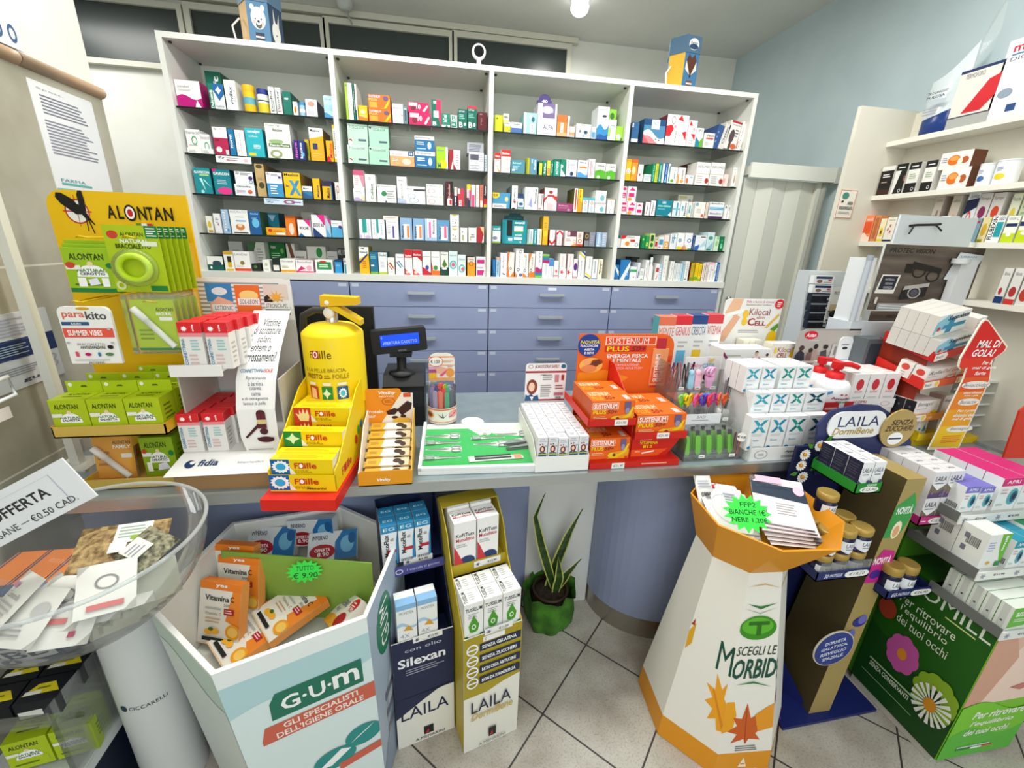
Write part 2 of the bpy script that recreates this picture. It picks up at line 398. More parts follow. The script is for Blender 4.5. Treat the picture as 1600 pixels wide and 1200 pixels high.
for i in range(4):
    a, b = DX[i], DX[i+1]
    cb = thing('drawer_cabinet', 'lavender drawer cabinet, %s from the folding door, under the glass shelves' % ['fourth', 'third', 'second', 'first'][i], 'drawers', (0, 0, 0), group='lavender drawers under the shelving')
    MB().box(a+.001, b-.001, YS+.012, YSB, .02, 1.371, mat('2e3440', .6)).build('carcass', cb)
    if i == 3: MB().box(SX1-.021, SX1, YS, YSB, .02, 1.371, WHT).build('end_panel', cb)
    for j in range(7):
        z1, z0 = dz[j]-.002, dz[j+1]+.001
        dr = MB().box(a+.003, b-.003, YS-.008, YS+.012, z0, z1, LAV); w_ = b-a
        for u in (.04, .9): dr.pr((a+.003, YS-.008, z0), (w_-.006, 0, 0), (0, 0, z1-z0), 'r c3cadc %g .82 %g .95' % ((.012, .06) if u < .5 else (.925, .985)))
        if j == 0 and i == 2: dr.pr((a+.003, YS-.008, z0), (w_-.006, 0, 0), (0, 0, z1-z0), 'r dfe3ec .47 .8 .54 .92')
        d_ = dr.build('drawer', cb); xm = (a+b)/2; zm = (z0+z1)/2+.012
        MB().box(xm-.072, xm+.072, YS-.03, YS-.020, zm-.006, zm+.008, HND).box(xm-.068, xm-.058, YS-.021, YS-.008, zm-.004, zm+.005, HND).box(xm+.058, xm+.068, YS-.021, YS-.008, zm-.004, zm+.005, HND).build('handle', d_)

# ================================================================ the counter
ALU = mat('b9bfc0', .3, .75)
TOPM = noisy('counter_laminate', '7a888e', '86949a', 12, .3)
ct = thing('service_counter', 'long lavender counter with grey top and rounded fronts', 'counter')
YF, YBK = 1.145, 1.93
MB().box(XL+.002, 2.1, YF+.012, YBK, ZC-.03, ZC, TOPM).build('countertop', ct)
e = MB().box(XL+.002, 2.1, YF, YF+.012, ZC-.034, ZC+.001, ALU); e.build('metal_edge', ct)
def front(pts, z0, z1, m, name, th=.02):
    f_ = MB(); vs = []; n = len(pts)
    for x, y in pts: vs += [(x, y, z0), (x, y, z1), (x, y+th, z0), (x, y+th, z1)]
    fs = []
    for i in range(n-1):
        a = 4*i; fs += [(a, a+4, a+5, a+1), (a+6, a+2, a+3, a+7), (a+1, a+5, a+7, a+3), (a+4, a, a+2, a+6)]
    fs += [(0, 1, 3, 2), (4*n-4, 4*n-2, 4*n-1, 4*n-3)]
    f_.add(vs, fs, m, False); return f_.build(name, ct)
def arc(x0, y0, x1, y1, n=14): # quarter round from the recess outwards
    return [(x1+(x0-x1)*math.cos(PI/2*i/n), y0+(y1-y0)*math.sin(PI/2*i/n)) for i in range(n+1)]
ra = arc(.655, 1.49, .98, 1.235)+[(1.3, 1.225), (1.75, 1.235), (2.08, 1.26)]
front(ra, .105, ZC-.034, LAV, 'curved_front')
front([(x+.006, y+.008) for x, y in ra], 0, .104, mat('a59f95', .3, .8), 'kick_plate')
la = [(-1.14, 1.36), (.1, 1.36), (.355, 1.5)]
front(la, .105, ZC-.034, LAV, 'left_front')
front([(x, y+.01) for x, y in la], 0, .104, mat('a59f95', .3, .8), 'kick_plate')
MB().box(.356, .654, 1.5, 1.52, 0, ZC-.031, mat('dfe1df', .4)).build('recess_panel', ct)

# ================================================================ medicine boxes on the glass shelves
# crops of the photograph the boxes were measured in: x0, y0, scale
CR = dict(A=(230, 90, 5), B=(290, 240, 5.926), C=(520, 110, 6.154), D=(540, 250, 6.317), E=(760, 130, 7.059), F=(760, 270, 7.059), G=(960, 140, 6.957), H=(950, 280, 7.059))
SHN = ['top', 'second', 'third', 'fourth', 'bottom']
BAYN = ['leftmost', 'second', 'third', 'rightmost']
def shelf_row(bay, k, crop, text):
    cx, cy, cs = CR[crop]; z0 = GZ[k]; prev = None
    for ln in text.strip().split('\n'):
        head, base, dsl, desc = [a.strip() for a in ln.split('|')]
        t = head.split(); u0, u1, vt = map(float, t[:3]); o = dict(d=.13, y=0); fl = ''
        for a in t[3:]:
            if '=' in a: o[a.split('=')[0]] = a.split('=')[1]
            else: fl += a
        Y = YS+.03+float(o['y']); zb = prev if '^' in fl else z0
        def X(u):
            yy = 300
            for _ in range(3):
                p = PY(cx+u/cs, yy, Y); yy = pj((p.x, Y, zb))[1]
            return p.x
        x0, x1 = max(X(u0), BX[bay][0]+.002), min(X(u1), BX[bay][1]-.001); zt = PY(cx+(u0+u1)/2/cs, cy+vt/cs, Y).z; zt = min(zt, (GZ[k-1]-.01) if k else 2.36); h = max(.012, zt-zb-.0006); w = max(.006, x1-x0-.0015)
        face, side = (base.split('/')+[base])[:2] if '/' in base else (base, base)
        lab = '%s, %s shelf, %s bay' % (desc, SHN[k], BAYN[bay]); g = 'medicine on the %s shelf, %s bay' % (SHN[k], BAYN[bay])
        d = min(float(o['d']), YSB-Y-.01); loc = ((x0+x1)/2, Y+d/2, zb+.0004)
        if 'jar' in fl:
            r = w/2; j = thing('medicine_jar', lab, 'jar', (loc[0], Y+r, loc[2]), 0, g)
            MB().lathe([(r*.94, 0), (r, .004), (r, h*.78)], face, 20).build('jar_body', j)
            q = MB().lathe([(r*1.03, h*.78), (r*1.03, h*.97), (r*.97, h)], side, 20); q.build('lid', j)
            q = MB()
            for c, a0, a1 in [x.split(' ') for x in dsl.split(';') if x]: q.lathe([(r*1.006, h*float(a0)), (r*1.006, h*float(a1))], c, 20, cap=False)
            if q.v: q.build('paper_label', j)
        elif 'bot' in fl:
            r = w/2; j = thing('medicine_bottle', lab, 'bottle', (loc[0], Y+r, loc[2]), 0, g)
            MB().lathe([(r*.94, 0), (r, .004), (r, h*.55), (r*.45, h*.7), (r*.45, h*.78)], face, 16).build('bottle_body', j)
            MB().lathe([(r*.55, h*.78), (r*.5, h)], side, 16).build('cap', j)
        elif 'card' in fl:   # shelf-edge price card hanging in front
            pass
        else:
            n = 'medicine_box'
            lean = math.radians(float(o.get('lean', 0)))
            if lean: h *= .97; loc = (loc[0], loc[1], loc[2]+w/2*math.sin(lean)+h*(1-math.cos(lean))*0)
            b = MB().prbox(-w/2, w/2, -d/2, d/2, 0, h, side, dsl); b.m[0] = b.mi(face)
            tag(b.build(n, None, loc, 0, (0, lean, 0)), lab, 'box', g)
        prev = zb+.0004+h
        if 'v' in fl: prev = None
shelf_row(0, 0, 'A', '''
245 440 180|f4f2ee/b5126f|w c0127b .4 .38 .08;t 888 .1 .7 .55 .82 panabel;l bbb .1 .6 .7 .68 2;p fff .7 .02 .95 .02 .8 .3|white and magenta box
500 620 112 y=.12 d=.1|0b6b55|tbv fff .5 .3 .85 .9 soft|tall green box behind the others
500 620 205 d=.1|f2f4f2/0b6b55|r 0b7a60 0 0 .3 1;tbv fff .05 .05 .24 .75 Dulcosoft;p 1b64a8 .3 .75 .65 .35 1 .6 1 1 .3 1;s eee .66 .75 .2 .16 4 .6;t 357 .4 .1 .9 .2 bustine|green and white box with blue diamond
628 718 178 d=.08|f0f0ec|tvb 567 .35 .2 .65 .8 vivilax;l caa .75 .3 .9 .7 6|tall plain white box
752 846 208 jar|f0c414/eeb90c|6ab .3 .55|yellow tub with yellow lid
862 952 242 jar|efece0/1c2f86|d8c92c .05 .42;345 .5 .55|pale tub with dark blue lid
966 1012 230 d=.18|f3f3ef|tbv 234 .2 .1 .6 .9 Dicoflor;r 063 .7 .1 .8 .5|narrow white box with black lettering
1020 1062 236 d=.18|f3f3ef|tbv 234 .2 .1 .6 .9 Dicoflor;r c22 .7 .1 .8 .3|narrow white box with red strip
1072 1138 266 d=.2|0d7262/095a4e|l fff .2 .65 .8 .75 2|dark green box running back
1145 1182 345 d=.08|f3f0e8|e b8752a .5 .45 .25 .25|small white box with brown oval
1190 1240 345 jar d=.06|9cc9e4/3d86be|fff .3 .5|small pale blue jar
1246 1336 328 d=.16|efeef2/555066|e c98 .5 .75 .3 .15;l aab .1 .15 .9 .4 4|white box with dark sides and pink flower
1388 1488 300 d=.1|bfe0f0/2a7890|t 69a .15 .82 .8 .9 ladiven;w 3f95cc .25 .12 .03;r a5d3ea 0 .35 1 .6|tall pale blue box
''')
shelf_row(0, 1, 'A', '''
318 432 705 d=.12|f4f4f0/ddd|l aaa .1 .2 .6 .7 2|white box lying flat under the plain pair
432 522 712 d=.12|f4f4f0/ddd|l aaa .1 .2 .6 .7 2|second white box lying flat beside the first
318 430 562 ^ d=.1|f5f5f1/ddd|t 777 .05 .75 .95 .92 Bianacid;o 4a7 .55 .4 .2 .25 .3;l bbb .1 .1 .9 .2 1|white box with a green crescent
432 510 600 d=.1 y=.004 v|f5f5f1/ddd|t 777 .05 .75 .95 .92 Bianacid;o 4a7 .6 .4 .25 .22 .3|smaller white box with green crescent
538 650 545 d=.12|b8234f/5e1d4d|r f6f4f2 0 .62 1 1;tb 334 .1 .88 .3 .96 Zy;tb 822 .1 .5 .4 .6 Bioten;e fff .3 .2 .2 .1;r ddd .75 .03 .95 .2|crimson box with white top
655 702 560 d=.14|1878ac/0f5a86|tbv fff .25 .3 .6 .8 norm|narrow blue box
708 782 568 d=.16|f3f2f4/c9b6c6|tv 888 .4 .1 .55 .9 collirio;l fbb .2 .1 .3 .9 3|narrow white box with pink line
788 926 555 d=.16|2bb3c2/1a8896|tb fff .15 .82 .85 .95 normalyne;t fff .2 .7 .7 .77 colon;l fff .4 .3 .9 .45 3;r f0d030 .1 .05 .5 .15|turquoise box
948 1140 520 d=.12|f2f1e6/ccc|t 555 .05 .9 .6 .98 ProbioTrap;tb 444 .3 .78 .7 .87 fisiolon;r 567a46 .08 .34 .95 .44;tb fff .14 .36 .9 .42 Pancia Piatta;e 9ab77e .4 .5 .3 .06;o 9a7 .35 .14 .25 .12 .4|cream box with green leaves
1158 1188 645 d=.15|3a2f86/6a3f9a|tbv f6c .2 .1 .8 .9 flora|narrow purple box
1192 1240 650 d=.15|24347e|tbv fff .2 .1 .6 .9 lacto;e 5bf .7 .3 .2 .1|narrow navy box
1244 1280 640 y=.05|dcc62a|r 7a4 .3 .3 .7 .6|yellow box half hidden
1284 1392 552 d=.16|f2a814/7a6416|p fff 0 .68 0 1 1 1 1 .78 .5 .72;tb 334 .08 .88 .8 .97 Maalox;r 223a66 .2 .36 .55 .54;l fc6 .1 .1 .8 .25 3|yellow and white antacid box
1408 1462 650 d=.14|f1b012/a66|tbv d33 .4 .2 .9 .9 Maalox;p d22 0 0 .7 0 .3 .3 0 .2|yellow and red antacid box
1466 1530 528 d=.14|f0c815|r fdfdfa .15 .1 .85 .9;tbv 222 .3 .15 .7 .85 Schoum|tall yellow box with white panel and black lettering
''')
shelf_row(0, 2, 'A', '''
388 520 862 d=.12|1d8f98/0f5560|tb fff .05 .78 .95 .88 GAVISCON;r bfe96a .35 .7 .9 .75;p cff .3 .6 .45 .6 .6 .1;p cff .5 .55 .6 .55 .95 .25;e aee .4 .08 .1 .07|teal box with pale rays
536 672 872 d=.12|1b8793/0d4a55|tb fff .05 .76 .95 .87 GAVISCON;r e0197a 0 .9 .2 1;e e8408e .6 .15 .45 .14;l cef .2 .4 .8 .6 3|teal box with pink curve
692 850 990 d=.1|f2f3f4/99a|tb 236 .12 .72 .8 .9 Citrosodina;e e0614a .75 .35 .12 .18;l aac .08 .2 .6 .5 3|white box with red spot
692 836 890 ^ d=.1|eef0f4/333|tb 112 .05 .72 .25 .95 Zy;l 556 .3 .7 .9 .9 2;e 537 .85 .5 .12 .15;o 37a .85 .2 .1 .15 .3|white box stacked on another with purple spot
868 940 832 d=.25|c8aa74/8f6f42|e 54492e .5 .92 .35 .06;e 4a4a2a .55 .35 .3 .1;l a86 .2 .5 .8 .6 2|tall kraft brown box
948 1072 898 d=.08 y=-.02|3f94cc/778|r f4f6fa 0 .55 1 1;tb 112 .05 .88 .25 .97 Zy;l 446 .3 .84 .9 .95 2;e 537 .85 .8 .1 .05;l fff .2 .1 .7 .5 4|white and blue box
1082 1212 900 d=.28 y=-.02|f3c313/8a6a14|tb 223 .05 .86 .95 .97 Maalox;p 3a86b4 .25 .1 .45 .1 .95 .7 .75 .7;p 4c9ac4 .8 .1 .98 .1 .5 .7 .3 .7;tb 345 .08 .42 .3 .52 3in1|yellow antacid box with a blue cross
1216 1296 1005 d=.1|2f7fae/567|r f4f5f7 0 .6 1 1;tb 334 .15 .75 .7 .88 Maalox;w 2a5f8e .4 .3 .08|small white and blue box
1304 1360 945 d=.2|efb90f/b07f10|tbv 336 .5 .1 .8 .7 Maalox|narrow yellow box
1376 1452 965 d=.2|efb613/2e2346|r 2e2346 0 .72 1 1;tbv 223 .4 .1 .75 .65 Maalox;r 3a7fc0 .88 0 1 .8|yellow box with purple top
1474 1548 975 d=.08|f3f3f2|o d2334a .5 .6 .22 .22 .3;tv 3a9a8a .2 .1 .4 .6 Biochetasi|white box with red ring
''')
shelf_row(0, 3, 'B', '''
208 266 578 d=.1|f2efe2|e d9c026 .5 .5 .3 .2;r c9a527 .2 .05 .9 .18|white box with yellow flower
280 345 555 d=.1|f2f2f4|l 889 .25 .5 .75 .8 4;e b55 .6 .45 .08 .06|white box with grey lettering
358 424 518 d=.16|a9c6e2/86a6c6|tv fff .2 .1 .5 .9 fluid;e 5f8fc8 .7 .15 .15 .08|pale blue box
434 602 522 d=.13|f4f4f2/bbb|t 9ab .06 .87 .92 .97 REIDRATO;l bcd .3 .68 .9 .74 1;r 8ab8e0 .3 .52 .85 .58;e d9813a .5 .3 .25 .13;e f4d8b8 .5 .36 .12 .08;r 222 .1 .04 .9 .08|white box with orange fruit
608 712 535 d=.13|1f5f9e/3a5a2a|tb bdf .15 .86 .85 .93 dicodral;e 6cc0e8 .55 .5 .32 .2;l 9cf .2 .65 .8 .75 3|blue box with a light blue disc
716 745 545 y=.05|7d8a26|l 563 .2 .2 .8 .8 4|narrow olive box between the blue ones
752 935 685 d=.1|f1a81c/b87|e c33 .2 .6 .1 .2;tb c52 .35 .5 .8 .7 enterol;r fff .5 .1 .95 .35|low orange box lying in front
760 882 548 y=.11 d=.1|1b8fb0/0e5a74|w 0d6b8e .4 .3 .1;e cf5 .3 .25 .1 .08;p bdf .2 .9 .8 .9 .5 .6|blue and teal box behind the orange ones
938 1032 578 y=.02|ee7d22/c25a14|e fbe3cf .55 .35 .25 .3;r d2611a 0 .9 1 1|tall orange box
1048 1166 615 d=.12|f3f3f3|p e81f86 .5 1 1 1 1 .55;tb 223 .15 .42 .85 .6 BOCHE;p 1d6ea6 0 0 .5 0 .2 .2|white box with pink corner
1180 1304 568 d=.14|f3f3f3|p e81f86 .4 1 1 1 1 .5;tb 223 .1 .45 .9 .62 BOCHE IASI;p 1f3f78 .05 .45 .05 0 .85 0|white box with pink and navy corners
1310 1352 605 y=.02|b9d7ea|p e81f86 .3 1 1 1 1 .6;p 5fb2da 0 .5 1 0 0 0|narrow pale blue box with pink corner
1358 1460 620 d=.1|56b0de/7ab|r f2f6f9 0 .62 1 1;e 5b2d7c .8 .62 .16 .1;l 9bc .1 .7 .7 .85 2|white and sky blue box
1470 1520 585 d=.12|dfe6e8|r 8fb6c4 .2 .2 .8 .6|narrow grey box at the divider
1090 1210 545 y=.16 d=.1|d9d8cf|l bbb .2 .4 .8 .7 2|plain grey box at the back
''')
shelf_row(0, 4, 'B', '''
196 362 950 d=.12|0d5a50/083f38|r f1f2ee 0 .42 1 1;p 0d5a50 0 0 1 0 1 .35 .5 .42 0 .38;e 2f4a58 .6 .5 .28 .2;e fff .2 .2 .06 .1|white and dark green box with a dome
372 462 905 d=.09|f4f2ec|r d8a826 0 .84 1 1;r 2e2a22 .35 .3 .75 .75;r d9b51e .35 .18 .75 .45;r e2b82c .1 0 .9 .1|small white box with dark bottle picture
466 612 908 d=.1|f5f4f1|t 778 .08 .8 .9 .93 LenoDiar;r e2492c 0 0 1 .14;e 8a7a2a .5 .42 .14 .1;l ccc .1 .2 .6 .3 2|white box with orange base
430 560 815 y=.14 d=.1|e6e6e2|r b9bdb8 .25 .2 .7 .7|plain white box at the back with grey patch
600 760 820 y=.1 d=.12|e6e7e0|p 46704a 0 1 .55 1 .3 .55 0 .3;l aaa .55 .3 .9 .8 5|white box with green leaf, behind
620 705 1020 d=.1|1e2822|e 4a7a4a .4 .6 .2 .2|low black box
722 790 985 d=.09|f2f2ef|e bca .5 .6 .2 .15;l bbb .2 .1 .8 .3 2|small white box beside the black ones
760 945 825 y=.16 d=.1|157a3c|tb fff .3 .75 .55 .9 fitoplant;l cfc .3 .4 .8 .65 3;e 7c6 .85 .7 .08 .1|wide green box at the back
812 880 970 d=.1|1c2c28|r e8e8e2 .1 .1 .9 .5|black box with white panel
886 1024 975 d=.1|f4f4f0|t 445 .08 .75 .85 .88 Microsorb;r e8a214 0 0 1 .16;l 9a6 .1 .3 .6 .5 2|white box with yellow base
955 1034 835 y=.13 d=.1|f0eee8|p 7a4a36 .2 1 .6 1 .9 .5 .5 .4|white box with a brown figure
1028 1190 985 d=.12|f4f0f0/c9a|t 778 .1 .75 .9 .9 RectoReal;p d02a6a 0 .05 .3 .5 .55 .3;r d02a6a 0 0 1 .1;e eab .75 .35 .15 .2|white box with pink ribbon
1030 1136 900 y=.13 d=.08|eceee8|tb 555 .1 .6 .8 .75 pinaver|plain white box on the back row
1142 1316 860 y=.13 d=.08|eef0e8|e 2f9a4a .65 .75 .16 .2;r 8a9a2a .15 .2 .55 .5|white box with green disc behind
1208 1370 985 d=.08|f6f6f3|r 2f8a4e .1 .25 .92 .85;e c0453a .45 .85 .2 .1;l dfd .2 .4 .8 .7 2|white box with a green panel and red seal
1322 1420 905 y=.14 d=.07|e9e9e6|l bbb .1 .4 .9 .8 3|white box with faint lettering at the back
1388 1455 985 d=.14|2f9ada/15406a|r 15406a 0 .85 1 1;t bdf .2 .5 .7 .7 bilis|blue box
1420 1522 880 y=.14 d=.07|3a3f3a|tb eee .05 .7 .7 .95 MIX 110;e 6a4a2a .6 .3 .3 .2|dark box with white lettering
1470 1545 970 d=.12|f1f4f4|r 18a0b4 .2 0 1 .6;tb 345 .3 .72 .8 .9 Marial|white and teal box next to the divider
''')
shelf_row(1, 0, 'C', '''
135 158 118 d=.2|a3cc28|e 5a8a1a .5 .93 .3 .03|narrow lime green box
158 205 122 d=.2|f0f0ea|l bbb .2 .2 .5 .8 6|tall narrow white box
207 226 128 d=.2|1d6a5c|tv eee .2 .2 .8 .8 Argotone|tall narrow dark teal box
228 246 130 d=.2|f1f1ec|r 1d6a5c 0 .0 .6 .3|tall narrow white box with teal foot
252 340 338 d=.1|f3c20e|e fff6c0 .5 .6 .28 .12;w ee7d16 .3 .25 .06;t fff .2 .3 .8 .4 acerola|small yellow and orange box
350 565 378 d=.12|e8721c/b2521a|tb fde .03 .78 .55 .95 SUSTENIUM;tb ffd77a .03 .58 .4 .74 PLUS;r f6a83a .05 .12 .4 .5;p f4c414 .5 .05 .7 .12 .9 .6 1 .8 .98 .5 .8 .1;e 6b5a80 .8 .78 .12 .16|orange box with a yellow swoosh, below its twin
345 555 235 ^ d=.12|e8721c/b2521a|tb fde .03 .78 .55 .95 SUSTENIUM;tb ffd77a .03 .58 .4 .74 PLUS;r f6a83a .05 .12 .4 .5;p f4c414 .5 .05 .7 .12 .9 .6 1 .8 .98 .5 .8 .1;e 6b5a80 .8 .78 .12 .16|orange box with a yellow swoosh, on top of its twin
578 682 322 d=.1|f2f3f4/aab|t 456 .08 .75 .8 .85 Benerva;l bcd .1 .3 .8 .5 3;e d33 .9 .45 .05 .04|white box beside the orange ones
684 722 345 d=.14|6d8c90|r 356 .3 .2 .7 .8;l fff .1 .8 .9 .9 2|narrow grey green box
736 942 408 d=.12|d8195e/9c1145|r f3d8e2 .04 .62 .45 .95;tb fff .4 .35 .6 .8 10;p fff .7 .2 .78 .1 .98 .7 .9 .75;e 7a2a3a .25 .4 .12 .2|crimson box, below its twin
724 925 308 ^ d=.12|d8195e/9c1145|r f3d8e2 .04 .62 .45 .95;tb fff .4 .35 .6 .8 10;p fff .7 .2 .78 .1 .98 .7 .9 .75;e 7a2a3a .25 .4 .12 .2|crimson box, on top of its twin
952 1044 282 d=.1|e4295e|r 0d6e5c 0 0 .5 1;p 0d6e5c .5 0 1 0 .5 .6;r ddd .2 .35 .75 .6;tb fff .1 .05 .5 .2 B;r e8efe9 .2 .85 .5 .95|tall green and red folder box
1048 1128 415 d=.1|15896e|tbv fff .2 .4 .6 .9 beTotal;r fff 0 .0 1 .2;e 15896e .6 .1 .15 .08|green box with white foot
1132 1196 430 d=.1|eef2ee|tb 15896e .2 .6 .8 .95 B;r 15896e .1 .1 .9 .5;l fff .2 .2 .8 .4 3|white box with a green letter
1206 1292 372 d=.1|0f6a5a|t fff .1 .85 .7 .93 beTotal;l 9dc .1 .5 .8 .75 3;tb fff .1 .08 .5 .35 B;e fff .75 .25 .12 .08|green box with a white curl
1296 1384 345 d=.1|0f6a5a|r e0304a 0 .9 1 1;t fff .1 .8 .7 .88 beTotal;l 9dc .1 .5 .8 .7 3;tb fff .1 .08 .5 .32 B;e fff .75 .22 .12 .08|green box with red top
1392 1482 402 d=.1|5e1a22|tb c9a .2 .85 .5 .92 GO;l a77 .3 .3 .5 .7 6|dark maroon box
''')
shelf_row(1, 1, 'C', '''
152 350 720 d=.1|b9e2c8/86b79c|p cdeedb 0 .7 0 1 1 1;t 667 .1 .78 .85 .9 FISIOLOX;r 567 .5 .2 .9 .3;e a33 .12 .2 .08 .08;e fff .08 .1 .12 .1|pale green box, lower one next to divider
150 345 518 ^ d=.1 v|b9e2c8/86b79c|p cdeedb 0 .7 0 1 1 1;t 667 .1 .78 .85 .9 FISIOLOX;r 567 .5 .2 .9 .3;e a33 .12 .2 .08 .08;e fff .08 .1 .12 .1|pale green box, upper one next to divider
354 548 740 d=.1|a9dcbf/86b79c|p c0e8d0 0 .7 0 1 1 1;t 667 .1 .78 .85 .9 FISIOLOX;r 567 .5 .2 .9 .3;e 244 .08 .9 .05 .05|pale green box, lower one of the second column
352 544 536 ^ d=.1|a9dcbf/86b79c|p c0e8d0 0 .7 0 1 1 1;t 667 .1 .78 .85 .9 FISIOLOX;r 567 .5 .2 .9 .3;e 244 .08 .9 .05 .05|pale green box, upper one of the second column
552 788 775 d=.1|f5a96e/c88|r f8f4f0 0 .66 1 1;t 667 .08 .72 .5 .86 lipobase;r 2a5a96 .75 .7 .98 .98;tb fff .82 .76 .92 .92 18;e f9dcc4 .68 .32 .18 .2;l fff .1 .3 .4 .5 2|long peach and white box
796 986 780 d=.1|1c70a8/135180|r e9e7e0 0 .75 1 1;tb 468 .06 .82 .8 .94 lenipharma;l fff .1 .4 .5 .65 2;e cfe6f6 .75 .4 .1 .24;l bdf .1 .1 .7 .25 1|white and blue box, below its twin
788 978 632 ^ d=.1|1c70a8/135180|r e9e7e0 0 .75 1 1;tb 468 .06 .82 .8 .94 lenipharma;l fff .1 .4 .5 .65 2;e cfe6f6 .75 .4 .1 .24;l bdf .1 .1 .7 .25 1|white and blue box, on top of its twin
998 1108 735 d=.09|a5d61c|r f0f2e8 .82 0 1 1;e f2e21a .6 .22 .35 .2;tb 7a9 .1 .8 .7 .9 Enteri;tb 697 .1 .05 .4 .3 M|lime green box
1116 1160 762 d=.12|a3202a|p f3e6dc .4 0 1 0 1 .6|narrow dark red box
1160 1226 766 d=.12|f4ece6|p a3202a 0 .3 .5 0 0 0;l c9a .4 .2 .8 .8 5|narrow white box beside a dark red one
1308 1452 790 d=.1|e4e5ea/b2bcc2|r 556 .08 .6 .65 .9;l 99a .1 .1 .7 .35 3;l bbc .7 .5 .95 .9 4|white box with dark printing, below
1290 1450 695 ^ y=.03 d=.1|b9bcc4|l 556 .1 .15 .9 .85 5|grey box with dark printing, on top
1456 1486 812 d=.1|c9d6de|l 9ab .2 .2 .8 .8 4|narrow bluish box at the divider
''')
shelf_row(1, 2, 'D', '''
82 196 282 d=.1|eeeaf0|w b9aacb .2 .35 .08;e eedf9a .85 .25 .12 .2;l bbb .2 .6 .8 .8 2|white box with lilac wave
80 190 100 ^ d=.1|f0e4e6|r c9577a 0 .72 1 1;p d88aa0 .55 .72 1 .72 1 .1 .85 .1;l bbb .1 .2 .5 .6 4|white box with rose corner, on another box
204 306 142 d=.12|f2f2ec|tbv 2a6a4a .5 .1 .75 .65 Colilen;o 888 .45 .85 .1 .05 .4|tall white box with a vertical green name
316 504 245 d=.1|f2f2ee|t 666 .05 .85 .9 .95 prostamol;e 2f8a50 .36 .5 .14 .14;l aaa .5 .2 .95 .7 4;e 357 .45 .06 .05 .05|white box with a green globe
514 612 165 d=.15|ecece8|t 333 .15 .82 .6 .9 Iberog;tv 887 .4 .2 .6 .75 gocce;w b9c6dc .2 .16 .02|tall narrow white box with a bluish foot
598 790 262 d=.1 y=-.004|f0f1f0|r 444 .4 .75 1 .86;o 9ab .3 .45 .2 .14 .15;o 9ab .4 .2 .25 .14 .15;t 456 .08 .8 .35 .9 Dep|white box with a gut drawing
800 968 345 d=.1|f2f2ee|t 8aa .05 .75 .7 .92 Effer;o d9a .3 .35 .22 .22 .2;r cdb .75 .75 .95 .92|white box with pink curl, below its twin
797 962 240 ^ d=.1|f2f2ee|t 8aa .05 .75 .7 .92 Effer;o d9a .3 .35 .22 .22 .2;r cdb .75 .75 .95 .92|white box with pink curl, on top of its twin
990 1062 212 d=.12|4c1026|r 1a1216 .6 .55 1 1;tbv eba .3 .3 .6 .9 Dulcolax;r f0e6e4 .2 0 .85 .3;r c23 .5 .05 .8 .25|dark maroon and black box
1072 1102 268 d=.12|f2d7cf|r 2a2f4a 0 0 1 .55;tbv fff .2 .05 .7 .5 reg|narrow white and navy box
1106 1172 282 d=.12|c8364a|r f2e0dc 0 .7 .35 1;r f4ece8 .2 0 .6 .35;tbv 533 .25 .05 .55 .3 dol|red box with white patches
1196 1236 240 d=.12|f2d9dc|r f0d11c 0 .78 1 1;r 2a2f4a 0 0 .9 .4;r e86a9a .5 .3 1 .75|narrow pink box with yellow top
1240 1282 245 d=.12|f6e8e6|r ea4a86 .1 0 .8 .55|narrow white box with pink panel
1286 1316 246 d=.12|f3eee8|l dbb .2 .2 .8 .9 5|narrow plain white box
1320 1360 246 d=.12|c97866|r f3e4de .2 0 .8 .3;l a55 .2 .5 .8 .9 4|narrow terracotta box
1362 1394 246 d=.12|2a2d36|tbv fff .2 .55 .7 .95 Pursenn;r c23 0 .15 1 .4;r e0c22a 0 0 1 .15|narrow black box with a yellow foot
''')
